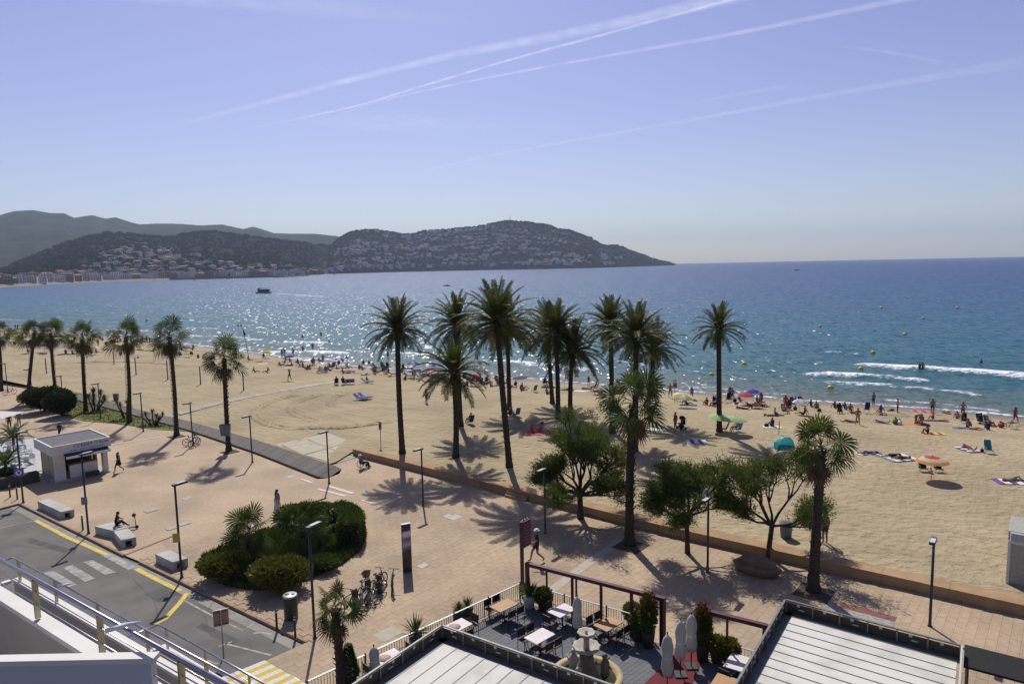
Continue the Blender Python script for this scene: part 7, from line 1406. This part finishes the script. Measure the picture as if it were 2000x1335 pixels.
# people: pose, pixel of the feet or seat, heading, outfit, top, bottom, hair, label
PE = [
 ('sit', (36, 660), 2.6, 'bikini', 'black', 'black', 'dark', 'person sitting under the farthest left yellow parasol'), ('stand', (30, 640), 0, 'trunks', '', 'navy', 'dark', 'left one of two bathers in the shallows at far left'), ('stand', (35, 640), .4, 'trunks', '', 'black', 'brown', 'right one of two bathers in the shallows at far left'),
 ('sit', (55, 688), .4, 'trunks', '', 'red', 'dark', 'person sitting in the shade left of the upright palm'), ('lie', (84, 692), 1.7, 'bikini', 'maroon', 'maroon', 'dark', 'person lying under the deep blue parasol'), ('knees', (128, 690), .3, 'shirt', 'black', 'navy', 'dark', 'dark clothed person under the light blue parasol'), ('sit', (142, 692), -.4, 'bikini', 'purple', 'black', 'brown', 'person sitting under the pink parasol'),
 ('knees', (178, 690), .2, 'shirt', 'black', 'black', 'dark', 'person in black under the pink and white parasol'), ('stand', (192, 676), .5, 'trunks', '', 'orange', 'dark', 'tanned person standing near the water by the third palm'), ('sit', (188, 689), -.3, 'bikini', 'red', 'red', 'dark', 'person in red right of the pink and white parasol'), ('lie', (205, 683), 1.4, 'trunks', '', 'navy', 'dark', 'person lying alone left of the fourth palm'), ('sit', (236, 694), .6, 'shirt', 'purple', 'navy', 'dark', 'person in purple beside the far sports post'),
 ('stand', (279, 668), .2, 'trunks', '', 'navy', 'dark', 'left person of a trio standing at the swash'), ('stand', (287, 669), 0, 'bikini', 'black', 'black', 'dark', 'middle person of a trio standing at the swash'), ('walk', (293, 671), 1.2, 'trunks', '', 'red', 'brown', 'right person of a trio at the swash, walking'), ('lie', (273, 684), 1.5, 'bikini', 'pink', 'pink', 'brown', 'person lying on the sand behind the fourth palm'), ('front', (287, 685), 1.6, 'trunks', '', 'black', 'dark', 'person lying face down right of the fourth palm'), ('sitback', (300, 687), 1.2, 'trunks', '', 'navy', 'dark', 'person leaning back near the tall palm crown'),
 ('sit', (352, 694), .2, 'shirt', 'teal', 'white', 'dark', 'person in teal sitting under the purple parasol'), ('sit', (372, 692), -.2, 'shirt', 'navy', 'black', 'dark', 'person in navy under the small yellow green parasol'), ('sit', (387, 699), .3, 'shirt', 'blue', 'black', 'dark', 'person sitting left of the bin palm crown'), ('sitback', (398, 700), .5, 'shirt', 'white', 'navy', 'brown', 'person in white behind the bin palm crown'),
 ('sit', (515, 697), .3, 'bikini', 'black', 'black', 'dark', 'person sitting under the yellow parasol at the water'), ('sitback', (498, 727), -1.5, 'trunks', '', 'black', 'dark', 'left one of two people sitting feet to feet'), ('sitback', (522, 727), 1.5, 'trunks', '', 'maroon', 'brown', 'right one of two people sitting feet to feet'),
 ('stand', (556, 695), .2, 'shirt', 'grey', 'blue', 'dark', 'person in grey shirt standing among the swash group'), ('stand', (551, 697), -.5, 'trunks', '', 'navy', 'dark', 'left person of the swash group'), ('stand', (573, 695), .4, 'trunks', '', 'black', 'dark', 'dark bather right of the swash group'), ('knees', (581, 691), .2, 'trunks', '', 'navy', 'dark', 'bather crouching beside the white board'), ('sit', (563, 681), .3, 'trunks', '', 'black', 'dark', 'bather sitting in the shallow foam'), ('stand', (592, 687), .2, 'trunks', '', 'black', 'dark', 'bather wading right of the swash group', -.35), ('stand', (611, 682), .3, 'trunks', '', 'navy', 'dark', 'taller bather wading farther right', -.25),
 ('stand', (591, 660), 0, 'trunks', '', 'black', 'dark', 'bather standing deep in the sea, left', -.8), ('stand', (627, 655), 0, 'trunks', '', 'black', 'dark', 'bather standing deep in the sea, right', -.7), ('stand', (643, 670), .2, 'trunks', '', 'black', 'dark', 'bather up to the chest in the glitter', -.95), ('stand', (465, 637), 0, 'trunks', '', 'black', 'dark', 'left swimmer of a pair far out above the bin palm', -1.05), ('stand', (471, 637), .3, 'trunks', '', 'black', 'dark', 'right swimmer of a pair far out above the bin palm', -1.05), ('stand', (286, 627), .3, 'trunks', '', 'black', 'dark', 'lone swimmer far out beyond the fourth palm', -.95), ('stand', (541, 637), .3, 'trunks', '', 'black', 'dark', 'lone swimmer far out above the swash group', -1.1),
 ('front', (553, 712), 1.9, 'trunks', '', 'navy', 'dark', 'person lying face down beside a pale pink towel'), ('sitback', (585, 714), -1.4, 'trunks', '', 'black', 'dark', 'person leaning back right of the pale pink towel'), ('carry', (566, 743), 2.4, 'trunks', '', 'black', 'dark', 'person walking with a white board held overhead'),
 ('chair', (624, 728), 2.9, 'trunks', '', 'red', 'grey', 'left person of two in folding chairs'), ('chair', (634, 727), 2.6, 'trunks', '', 'maroon', 'dark', 'right person of two in folding chairs'), ('sit', (612, 706), .2, 'bikini', 'red', 'red', 'dark', 'person in red sitting near the swash'), ('sitback', (624, 706), -.6, 'shirt', 'green', 'black', 'dark', 'person in green near the swash'), ('sit', (662, 711), .4, 'bikini', 'black', 'black', 'dark', 'person left under the blue and white parasol'), ('knees', (670, 710), -.4, 'trunks', '', 'navy', 'brown', 'person right under the blue and white parasol'), ('stand', (677, 712), .2, 'trunks', '', 'black', 'dark', 'person standing beside the blue and white parasol'), ('sitback', (680, 719), -1.4, 'trunks', '', 'black', 'dark', 'person stretched out before the blue and white parasol'), ('lie', (684, 726), 1.8, 'bikini', 'red', 'red', 'brown', 'person lying on a pink towel'),
 ('knees', (710, 712), .3, 'bikini', 'maroon', 'maroon', 'dark', 'left sitter of two at the waterline before the palms'), ('knees', (721, 712), .5, 'trunks', '', 'black', 'dark', 'right sitter of two at the waterline before the palms'), ('knees', (729, 717), .1, 'trunks', '', 'red', 'brown', 'sitter beside the striped lounger pair'), ('chair', (745, 716), .3, 'shirt', 'green', 'black', 'dark', 'person in green shirt in a chair by the water'), ('chair', (757, 717), -.2, 'shirt', 'black', 'black', 'dark', 'person in black in a chair by the water'), ('stand', (758, 700), .2, 'trunks', '', 'black', 'brown', 'bather standing in foam left of the first date palm', -.1), ('stand', (631, 705), 0, 'trunks', '', 'black', 'dark', 'wader close to the shore before the pair of sitters', -.4),
 ('sit', (717, 746), -.7, 'shirt', 'grey', 'green', 'dark', 'person in grey sitting on a low lounger alone'), ('chair', (657, 750), .4, 'full', 'black', 'black', 'dark', 'person in black left in the dark group with a cart'), ('chair', (672, 750), -.3, 'full', 'black', 'navy', 'dark', 'person in black right in the dark group with a cart'), ('stand', (833, 786), 2.4, 'shirt', 'white', 'black', 'dark', 'long haired person in white top standing on empty sand'), ('chair', (918, 827), .7, 'shirt', 'purple', 'navy', 'brown', 'person in a low chair right of the short date palm'),
 ('sitback', (932, 746), 1.3, 'trunks', '', 'maroon', 'dark', 'person lying back right of the lounger rows'), ('lie', (946, 748), 1.3, 'bikini', 'pink', 'black', 'brown', 'person in pink lying near the central palm'), ('sit', (1018, 763), -1.2, 'bikini', 'maroon', 'black', 'dark', 'person sitting behind the central palm pair'), ('sitback', (1022, 759), -1.2, 'trunks', '', 'blue', 'dark', 'person leaning back beside the one behind the palm pair'), ('sit', (1068, 769), -.9, 'trunks', '', 'black', 'dark', 'person sitting left of the clump of three palms'), ('chair', (1063, 750), .1, 'full', 'black', 'navy', 'dark', 'person in black under the light blue parasol'), ('chair', (1072, 751), .3, 'shirt', 'white', 'navy', 'grey', 'person in white under the light blue parasol'), ('chair', (1162, 763), 1.2, 'full', 'black', 'black', 'dark', 'person in a dark chair at the water left of the fan palm'), ('front', (1172, 772), 1.3, 'trunks', '', 'maroon', 'dark', 'person face down near the dark chair'),
 ('knees', (998, 812), 1.2, 'full', 'maroon', 'black', 'dark', 'person with a yellow hat beside the central palm', 0, 'yellow'), ('sit', (1040, 846), -1.0, 'bikini', 'pink', 'red', 'brown', 'left person of two on a red towel by the dense tree'), ('sit', (1057, 842), 1.0, 'bikini', 'red', 'pink', 'dark', 'right person of two on a red towel by the dense tree'),
 ('hips', (1309, 777), 2.8, 'trunks', '', 'red', 'brown', 'tanned person standing left of the wooden sign post'), ('sitback', (1341, 790), -1.3, 'shirt', 'navy', 'navy', 'dark', 'person in navy stretched out before the yellow white parasol'), ('lie', (1393, 792), 1.4, 'trunks', '', 'maroon', 'brown', 'small figure lying left of the lone palm trunk'), ('stand', (1430, 783), 2.6, 'shirt', 'grey', 'black', 'dark', 'person standing right behind the lone palm trunk'), ('stand', (1319, 839), 2.0, 'shirt', 'red', 'grey', 'grey', 'person in red shirt standing beside a black pushchair', 0, 'tan'), ('chair', (1438, 842), 1.8, 'trunks', '', 'blue', 'dark', 'person in a blue chair under the pale green parasol'), ('front', (1506, 812), -1.5, 'trunks', '', 'grey', 'dark', 'person lying face down right of the orange toy chair'), ('knees', (1509, 833), .4, 'bikini', 'tan', 'black', 'dark', 'person sitting on a white towel above the turquoise tent'),
 ('stand', (1534, 799), 2.9, 'bikini', 'red', 'red', 'brown', 'person in red standing above the right fan palm'), ('chair', (1541, 799), 2.7, 'bikini', 'maroon', 'maroon', 'dark', 'person in a chair beside the one standing in red'), ('knees', (1594, 799), 3.0, 'trunks', '', 'maroon', 'dark', 'reddish person sitting behind the right fan palm crown'), ('chair', (1640, 806), 2.9, 'full', 'black', 'black', 'dark', 'person in a black chair right of the fan palm crown'), ('sit', (1661, 804), 2.9, 'trunks', '', 'maroon', 'dark', 'person sitting between black chair and standing man'), ('hips', (1675, 829), 3.0, 'trunks', '', 'orange', 'brown', 'tanned person in orange trunks standing with hands on hips'), ('lie', (1660, 824), 1.3, 'trunks', '', 'maroon', 'dark', 'person lying at the feet of the tanned man'), ('sitback', (1719, 806), 2.2, 'bikini', 'black', 'purple', 'dark', 'person in purple sitting right of the empty dark chair'), ('stand', (1706, 789), .3, 'trunks', '', 'black', 'dark', 'bather at the waterline above the empty dark chair', -.25),
 ('knees', (1567, 858), 2.6, 'shirt', 'pink', 'black', 'brown', 'person in pink partly behind the right fan palm'), ('stand', (1591, 913), 2.7, 'trunks', '', 'tan', 'brown', 'person mostly hidden behind the right fan palm trunk'), ('lie', (1697, 886), 1.6, 'bikini', 'white', 'purple', 'dark', 'person on a pale towel right of the fan palm trunk'), ('stand', (1821, 807), 2.8, 'trunks', '', 'navy', 'dark', 'tall person in dark trunks at the waterline'), ('hips', (1880, 814), 2.9, 'trunks', '', 'black', 'dark', 'tanned person in black trunks at the waterline, hands on hips'), ('walk', (1982, 826), -1.3, 'bikini', 'maroon', 'maroon', 'dark', 'person walking beside a little table at the right edge'), ('bend', (1788, 828), -1.7, 'trunks', '', 'green', 'dark', 'person bending over an orange towel'), ('knees', (1813, 846), 1.2, 'bikini', 'tan', 'black', 'dark', 'person sitting on a bright yellow and red towel'), ('knees', (1890, 834), 3.0, 'trunks', '', 'navy', 'dark', 'tanned person sitting on a navy towel'),
 ('front', (1893, 877), 3.1, 'bikini', 'white', 'maroon', 'dark', 'person lying feet up on a purple towel'), ('lie', (1743, 891), 1.8, 'bikini', 'black', 'black', 'dark', 'left person of two lying on a wide white towel'), ('lie', (1762, 896), 1.8, 'trunks', '', 'black', 'brown', 'right person of two lying on a wide white towel'), ('lie', (1980, 939), -1.5, 'dress', 'green', 'green', 'dark', 'person in green lying at the right edge with red hat', 0, 'red'), ('stand', (1796, 722), .2, 'trunks', '', 'black', 'dark', 'left one of two bathers in front of the white breaker', -.5), ('stand', (1802, 722), -.4, 'trunks', '', 'black', 'dark', 'right one of two bathers in front of the white breaker', -.5), ('stand', (1916, 709), .2, 'trunks', '', 'navy', 'dark', 'lone swimmer beyond the white breaker', -1.0),
 ('stand', (830, 668), .2, 'trunks', '', 'black', 'dark', 'swimmer in the glitter between the first two date palms', -.9), ('stand', (981, 668), .2, 'trunks', '', 'black', 'dark', 'swimmer seen beside the central palm crown', -.8), ('stand', (762, 668), 0, 'trunks', '', 'black', 'dark', 'swimmer just left of the first date palm trunk', -.9)]
for i, e in enumerate(PE):
    kind, q, rz, fit, t_, b_, hr, lab = e[:8]; sink = e[8] if len(e) > 8 else 0; hat = e[9] if len(e) > 9 else None
    if sink or (q[1] < 690 and kind == 'stand' and q[0] < 60):
        p = G(q[0], q[1], SEA_Z); p.z = SEA_Z + min(sink, -.2) if sink else SEA_Z - .35
    else: p = S(*q)
    person(p, kind, rz, fit, t_ or 'black', b_ or 'black', hr, lab, 1 if fit == 'trunks' or i % 2 else 0, 1.0 if 'small' not in lab else .7, 'long' if fit in ('bikini', 'dress') or 'long haired' in lab else 'short', hat)
for q, rz, w, l, c, c2, lab in (((553, 713), 1.9, .9, 1.9, 'tan', None, 'tan towel under the person lying face down'), ((567, 711), 1.7, .9, 1.8, 'pink', 'white', 'pale pink towel on the bare sand'), ((515, 710), 1.5, 1.4, 2.2, 'pink', 'white', 'pink and white blanket right of the mound'), ((683, 727), 1.8, .9, 1.9, 'pink', None, 'pink towel below the blue and white parasol'), ((1048, 846), 1.5, 1.8, 2.6, 'red', 'pink', 'red and pink blanket by the dense feathery tree'), ((1279, 839), 1.3, 1.0, 2.0, 'white', None, 'white towel lying alone below the fan palm group'), ((1356, 863), 1.5, 1.2, 2.2, 'white', 'blue', 'blue and white towel with no one on it'), ((1508, 834), 1.4, 1.0, 1.7, 'white', None, 'white towel above the turquoise tent'), ((1697, 886), 1.6, .9, 2.0, 'blue', 'white', 'blue and white towel right of the fan palm trunk'),
        ((1752, 894), 1.8, 2.0, 2.6, 'white', 'grey', 'wide white towel for two'), ((1824, 847), 1.4, .9, 2.0, 'yellow', 'red', 'yellow and red towel'), ((1890, 836), 1.5, .9, 2.6, 'navy', 'blue', 'navy towel under the seated tanned person'), ((1892, 878), .1, 1.2, 1.9, 'purple', 'white', 'purple towel with a person feet up'), ((1820, 821), 1.5, .7, 3.4, 'maroon', 'black', 'long dark towel near the waterline'), ((1800, 803), 1.3, 1.3, 2.6, 'red', 'pink', 'bright red mat at the waterline'), ((1778, 828), 1.5, .9, 1.8, 'orange', None, 'orange towel being picked up'), ((1982, 941), 1.4, 1.3, 2.6, 'white', 'purple', 'white towel at the right edge'), ((1440, 786), 1.4, .9, 2.0, 'white', None, 'pale towel between lone palm and red parasol'), ((1135, 763), 1.5, 1.2, 2.8, 'white', None, 'white sheet at the waterline between palms'), ((1345, 791), 1.4, .9, 2.0, 'navy', None, 'navy towel before the yellow white parasol')): towel(S(*q), w, l, rz, c, lab, c2)
for q, rz, c, lab in (((625, 729), 2.9, 'white', 'white folding chair of the left sitter'), ((635, 728), 2.6, 'grey', 'grey folding chair of the right sitter'), ((651, 718), 2.8, 'green', 'empty green folding chair by the water'), ((746, 717), .3, 'teal', 'teal folding chair by the water'), ((758, 718), -.2, 'black', 'black folding chair by the water'), ((657, 751), .4, 'black', 'left chair of the dark group'), ((673, 751), -.3, 'black', 'right chair of the dark group'), ((918, 828), .7, 'navy', 'navy low chair right of the short date palm'), ((1043, 765), .6, 'teal', 'empty turquoise folding chair behind the palm pair'), ((1064, 751), .1, 'black', 'left black chair under the light blue parasol'), ((1073, 752), .3, 'blue', 'blue chair under the light blue parasol'), ((1162, 764), 1.2, 'black', 'dark chair at the water left of the fan palm'), ((1009, 813), .5, 'purple', 'lilac chair beside the central palm'), ((1325, 783), 2.8, 'blue', 'blue chair left under the yellow white parasol'), ((1337, 784), 2.8, 'blue', 'blue chair right under the yellow white parasol'),
        ((1414, 842), 1.4, 'navy', 'empty navy chair behind the lone palm trunk'), ((1440, 843), 1.8, 'blue', 'blue chair under the pale green parasol'), ((1422, 786), 2.6, 'black', 'black chair right behind the lone palm trunk'), ((1541, 800), 2.7, 'maroon', 'maroon chair above the right fan palm'), ((1640, 807), 2.9, 'black', 'black chair with sitter right of the fan palm crown'), ((1693, 805), 2.5, 'navy', 'empty dark navy chair near the waterline'), ((1932, 885), 2.9, 'teal', 'empty turquoise chair at the right'), ((1803, 921), 2.9, 'black', 'left dark chair under the orange ringed parasol'), ((1833, 922), 2.9, 'black', 'right dark chair under the orange ringed parasol'), ((353, 696), .2, 'teal', 'teal chair under the purple parasol'), ((377, 694), -.2, 'green', 'green chair under the small yellow green parasol'), ((30, 675), .3, 'black', 'dark chair near the left sign post')): beach_chair(S(*q), rz, c, lab)
beach_chair(S(1474, 797), 2.5, 'orange', 'small orange toy chair on the sand', True, .7)
lounger(S(704, 781), -1.9, 'blue', 'left blue lounger of a pair on empty sand'); lounger(S(713, 779), -1.9, 'blue', 'right blue lounger of a pair on empty sand'); lounger(S(740, 722), -1.8, 'black', 'black lounger by the water'); lounger(S(732, 719), -1.8, 'grey', 'grey lounger by the water'); lounger(S(717, 748), -1.7, 'grey', 'grey lounger with a lone sitter')
LL = ['first', 'second', 'third', 'fourth', 'fifth', 'sixth', 'seventh', 'eighth', 'ninth', 'tenth']
for k, q in enumerate(((795, 722), (812, 726), (829, 729), (846, 731), (863, 733), (768, 733), (800, 737), (822, 738), (835, 750), (850, 750))): lounger(S(*q), -1.7 + .1 * (k % 3), ('navy', 'blue', 'black')[k % 3], LL[k] + ' lounger from the left in the rows under the blue parasols' if k < 5 else LL[k - 5] + ' lounger of the nearer row behind the short date palm')
for q, c, s, lab in (((1553, 800), 'navy', .55, 'blue bag above the right fan palm'), ((1497, 833), 'black', .4, 'black bag beside the white towel'), ((1435, 788), 'black', .6, 'black bags beside the lone palm'), ((1749, 828), 'green', .75, 'dark green bag right of the fan palm'), ((1757, 829), 'white', .6, 'white bag beside the green one'), ((1955, 834), 'red', .6, 'red bag left of the little table'), ((1331, 836), 'black', .5, 'black bag at the pushchair'), ((1817, 924), 'tan', .4, 'tan bag between the two dark chairs'), ((1918, 882), 'navy', .35, 'small dark bag left of the turquoise chair'), ((270, 699), 'white', .6, 'white bag behind the fourth palm trunk'), ((49, 675), 'grey', .7, 'grey cool bag near the left parasols'), ((1060, 827), 'black', .25, 'tiny dark bag by the red blanket'), ((1600, 803), 'black', .5, 'black bag behind the right fan palm crown')): bag(S(*q), c, lab, s)
# turquoise tent, pushchair, cart, boards, table
p = S(1526, 872); t = thing('beach_tent', 'turquoise pop up beach tent', 'tent', p, .5); mb = MB(); n, m = 14, 7; vs = []; TQ = flat('tent_turquoise', (.05, .33, .36), .7, trans=.3); TL = flat('tent_light', (.30, .55, .55), .7, trans=.3)
for i in range(m + 1):
    for k in range(n + 1): a = math.pi * k / n; e = math.pi * .5 * i / m; vs.append((1.05 * math.cos(a) * math.cos(e * .96), .75 * math.sin(e) * 1.3 - .5, .98 * math.sin(a) * math.cos(e * .96)))
mb.smooth = True
for i in range(m):
    for k in range(n): mb.mi = 1 if k in (6, 7, 8) else 0; q = i * (n + 1) + k; mb.add([vs[q], vs[q + 1], vs[q + n + 2], vs[q + n + 1]], [(0, 1, 2, 3)])
mb.build('shell', [TQ, TL], t); MB().add([(-1.05, -.5, .0), (-1.5, -.6, .1), (-1.45, -.4, .75), (-.95, -.45, .55)], [(0, 1, 2, 3)]).build('door_flap', TQ, t); MB().box((0, -.2, .012), (2.0, 1.2, .02)).build('groundsheet', TQ, t)
p = S(1521, 848); t = thing('toy_pole', 'upright yellow beach toy behind the tent', 'beach toy', p); MB().tube([(0, 0, -.05), (0, 0, 1.3)], .035, 6).build('stick', CLOTH['yellow'], t); MB().box((.03, 0, .85), (.1, .05, .8)).build('blade', CLOTH['yellow'], t)
p = S(1331, 838); t = thing('pushchair', 'black pushchair beside the person in red', 'pushchair', p, .4)
MB().box((0, 0, .55), (.5, .55, .1)).build('seat', CLOTH['black'], t); MB().box((0, -.25, .85), (.5, .08, .7)).build('backrest', CLOTH['black'], t); mb = MB(); mb.ball((0, -.1, 1.15), .36, 10, 6, (.75, 1, .6)); mb.build('hood', CLOTH['black'], t); MB().tube([(-.25, -.35, .4), (-.25, -.5, 1.1), (.25, -.5, 1.1), (.25, -.35, .4)], .018, 5).build('handle', STEEL, t)
wm_ = MB().lathe([(.13, -.03), (.13, .03)], 12).mesh('wheel', TYRE)
for x in (-.26, .26):
    for y in (-.25, .3): inst('wheel', wm_, t, (x, y, .13), (0, R(90), 0))
p = S(684, 750); t = thing('beach_cart', 'dark beach cart with large wheels beside the group in black', 'cart', p, .3); MB().box((0, 0, .55), (1.2, .7, .45)).build('box', CLOTH['navy'], t); MB().tube([(.6, 0, .5), (1.1, 0, .75)], .02, 5).build('handle', STEEL, t); mb = MB(); mb.tube([(.34 * math.cos(.3 * k), 0, .34 * math.sin(.3 * k)) for k in range(22)], .02, 5, cap=False); cw = mb.mesh('wheel', WS)
for y in (-.4, .4): inst('wheel', cw, t, (.2, y, .35)); inst('wheel', cw, t, (-.35, y, .35))
def board(p, rz, label, z=.08, tilt=0.0, L=2.2):
    mb = MB(); vs = []; n = 10
    for i in range(n + 1): s = i / n; w = .30 * math.sin(math.pi * min(1, .06 + .92 * s)) ** .6; vs += [((s - .5) * L, -w, 0), ((s - .5) * L, w, 0), ((s - .5) * L, w * .9, .07), ((s - .5) * L, -w * .9, .07)]
    fs = [(0, 1, 2, 3), (4 * n + 3, 4 * n + 2, 4 * n + 1, 4 * n)] + [(4 * i + j, 4 * (i + 1) + j, 4 * (i + 1) + (j + 1) % 4, 4 * i + (j + 1) % 4) for i in range(n) for j in range(4)]
    mb.add(vs, fs); o = mb.build('surfboard', CLOTH['white'], None, (p.x, p.y, p.z + z), rz); o.rotation_euler = (tilt, 0, rz); tag(o, label, 'surfboard')
board(S(1016, 742), .4, 'white board leaning beside the central palms', .35, .9, 2.6); board(S(588, 694), .9, 'white board in the swash beside the crouching bather'); q = S(566, 743); board(q, .3, 'white board carried overhead on the sand', 1.9)
p = S(1976, 836); t = thing('folding_table', 'little dark table at the right edge of the beach', 'table', p, .3); MB().box((0, 0, .62), (.9, .55, .03)).build('top', CLOTH['black'], t)
for x in (-.4, .4):
    for y in (-.22, .22): MB().tube([(x, y, 0), (x, y, .62)], .014, 5).build('leg', STEEL, t)
# ---- people on the promenade and by the wall
gp = 'people on the promenade'
p = G(1049, 1096); m = person(p, 'walk', 1.75, 'shirt', 'black', 'black', 'dark', 'person in black walking past the menu sign in a pale cap', 0, 1.08, hat='white', group=gp)
pp = pose_pts('walk'); hand(m, pp['hal'], Vector(pp['hal']) - Vector(pp['wrl']), SK[0]); hand(m, pp['har'], Vector(pp['har']) - Vector(pp['wrr']), SK[0], -1)
p = G(543, 1003); w = person(p, 'stand', 2.5, 'dress', 'grey', 'white', 'brown', 'person in a long pale dress behind the garden bed', 0, 1.0, 'long', group=gp); MB().lathe([(.15, 1.05), (.20, .8), (.26, .4), (.30, .12)], 14, wob=lambda i, k, a: 1 + .05 * math.sin(a * 6)).build('skirt', flat('pale_dress', (.55, .47, .42), .9), w)
p = G(233, 921); w = person(p, 'walk', 2.6, 'dress', 'black', 'black', 'dark', 'person in a short black dress walking by the kiosk', 0, .98, 'long', group=gp); MB().lathe([(.155, 1.02), (.19, .8), (.22, .62)], 14).build('skirt', CLOTH['black'], w)
pb = G(226, 1026, .5); w = person(pb, 'bench', -1.1, 'full', 'black', 'black', 'dark', 'person in black sitting on the concrete bench', 0, 1.0, group=gp)
t = thing('electric_scooter', 'dark kick scooter standing behind the bench', 'scooter', G(252, 1034), .5); MB().box((0, 0, .14), (.85, .15, .05)).build('deck', BLK, t); MB().tube([(.42, 0, .1), (.36, 0, 1.05)], .028, 6).build('stem', BLK, t); MB().tube([(.36, -.25, 1.08), (.36, .25, 1.08)], .02, 6).build('handlebar', BLK, t); mb = MB(); mb.ball((.34, 0, .92), .13, 8, 6); mb.build('hanging_helmet', BLK, t)
for x in (-.45, .45): inst('wheel', MB().lathe([(.11, -.025), (.11, .025)], 14).mesh('wheel', TYRE), t, (x, 0, .11), (R(90), 0, 0))
p = S(1611, 1060); m = person(p, 'stand', .25, 'trunks', '', 'navy', 'dark', 'bare chested person in navy trunks just behind the sea wall', 1, 1.03, group=gp)
p = G(709, 914); t = thing('wheelchair', 'wheelchair parked in front of the sea wall end', 'wheelchair', p, -.9); mb = MB(); mb.tube([(.31 * math.cos(.3 * k), 0, .31 * math.sin(.3 * k)) for k in range(22)], .022, 5, cap=False); ww = mb.mesh('wheel', TYRE); sp2 = MB()
for k in range(10): a = math.pi * k / 5; sp2.tube([(0, 0, 0), (.3 * math.cos(a), 0, .3 * math.sin(a))], .007, 3)
sp2 = sp2.mesh('spokes', STEEL)
for x in (-.3, .3): o = inst('wheel', ww, t, (x, -.08, .33), (0, 0, R(90))); inst('spokes', sp2, o)
for x in (-.22, .22): inst('caster', wm_, t, (x, .42, .13), (0, R(90), 0), .8)
MB().box((0, .05, .42), (.48, .46, .04)).build('seat', CLOTH['black'], t); MB().box((0, -.2, .68), (.48, .04, .5)).build('backrest', CLOTH['black'], t); MB().tube([(-.24, -.2, .4), (-.24, -.22, .95), (-.24, -.36, .97)], .015, 5).build('push_handle', STEEL, t); MB().tube([(.24, -.2, .4), (.24, -.22, .95), (.24, -.36, .97)], .015, 5).build('push_handle', STEEL, t); MB().box((0, .55, .12), (.4, .2, .02)).build('footrest', BLK, t)
person(Vector((p.x, p.y, .0)), 'chair', -.9, 'full', 'blue', 'black', 'grey', 'person in blue with a white hat sitting in the wheelchair', 2, 1.0, hat='white', group=gp)
p = G(19, 838); person(p, 'stand', .6, 'full', 'maroon', 'black', 'dark', 'person in maroon near the white parasol', 0, 1, group=gp); p = G(38, 833); person(p, 'stand', 1.0, 'full', 'grey', 'grey', 'dark', 'person in pale grey on the left promenade', 0, 1, group=gp); p = G(118, 858); person(p, 'walk', 1.5, 'full', 'black', 'navy', 'dark', 'person mostly hidden behind the kiosk roof', 0, 1, group=gp)

# ---- the dense strips of bathers whose members cannot be told apart
rc = random.Random(77)
def crowd(x0, x1, n, t0, t1, label, plabel, npar, cols):
    for k in range(n + npar):
        px = rc.uniform(x0, x1); d = ray(px, 600); inl = rc.uniform(t0, t1); y = 150.0
        for _ in range(12): x = d.x / d.y * y; y = float(np.interp(x, SX, SY)) - inl / .79
        p = Vector((x, y, sand(x, y)))
        if k < n:
            kind = rc.choice(('sit', 'knees', 'sitback', 'lie', 'front', 'chair', 'stand')); fit = rc.choice(('trunks', 'bikini', 'shirt', 'full')); c1, c2 = rc.choice(('black', 'navy', 'red', 'white', 'blue', 'maroon', 'grey', 'green')), rc.choice(('black', 'navy', 'maroon', 'blue', 'red'))
            person(p, kind, rc.uniform(0, 6.28), fit, c1, c2, rc.choice(('dark', 'brown', 'dark', 'blond')), label, rc.randrange(3), rc.uniform(.9, 1.05), rc.choice(('short', 'long')), group=label)
            if kind == 'chair': beach_chair(p, rc.uniform(2.5, 3.6), rc.choice(('black', 'navy', 'teal', 'blue', 'green')), 'folding chair among ' + plabel[1])
        else:
            q = p + Vector((0, 0, 1.75)); v = q - Vector((0, 0, CAMH)); zc = v.dot(FW); parasol((1000 + FPX * v.dot(IR) / zc, 667.5 - FPX * v.dot(IU) / zc), rc.uniform(.8, 1.0), cols[k % len(cols)], plabel[0], 1.75, rc.uniform(-.1, .1))
crowd(-20, 250, 40, 2, 16, 'small bather in the crowded strip behind the left palms', ('open parasol in the crowded strip behind the left palms', 'the bathers behind the left palms'), 7, (('blue',), ('red', 'white'), ('lilac',), ('blue', 'white')))
crowd(250, 480, 18, 1, 9, 'small bather near the water left of the flag pole', ('parasol near the water left of the flag pole', 'the bathers left of the flag pole'), 1, (('lblue', 'white'),))
crowd(540, 765, 32, 1, 8, 'small bather at the waterline left of the date palms', ('parasol at the waterline left of the date palms', 'the bathers left of the date palms'), 2, (('white', 'lilac'), ('blue',)))
crowd(775, 1010, 46, 1, 9, 'small bather in the crowd behind the central date palms', ('parasol in the crowd behind the central date palms', 'the bathers behind the central palms'), 5, (('blue', 'lilac'), ('white',), ('red',), ('lblue',)))
crowd(1300, 1500, 14, 1, 10, 'small bather near the water around the lone palm', ('parasol near the water around the lone palm', 'the bathers around the lone palm'), 1, (('blue',),))
crowd(1500, 1990, 26, 1, 14, 'small bather near the water on the right beach', ('parasol near the water on the right beach', 'the bathers on the right beach'), 1, (('lilac', 'white'),))
crowd(1120, 1300, 9, 1, 8, 'small bather near the water behind the big fan palm', ('parasol near the water behind the big fan palm', 'the bathers behind the big fan palm'), 1, (('white', 'blue'),))
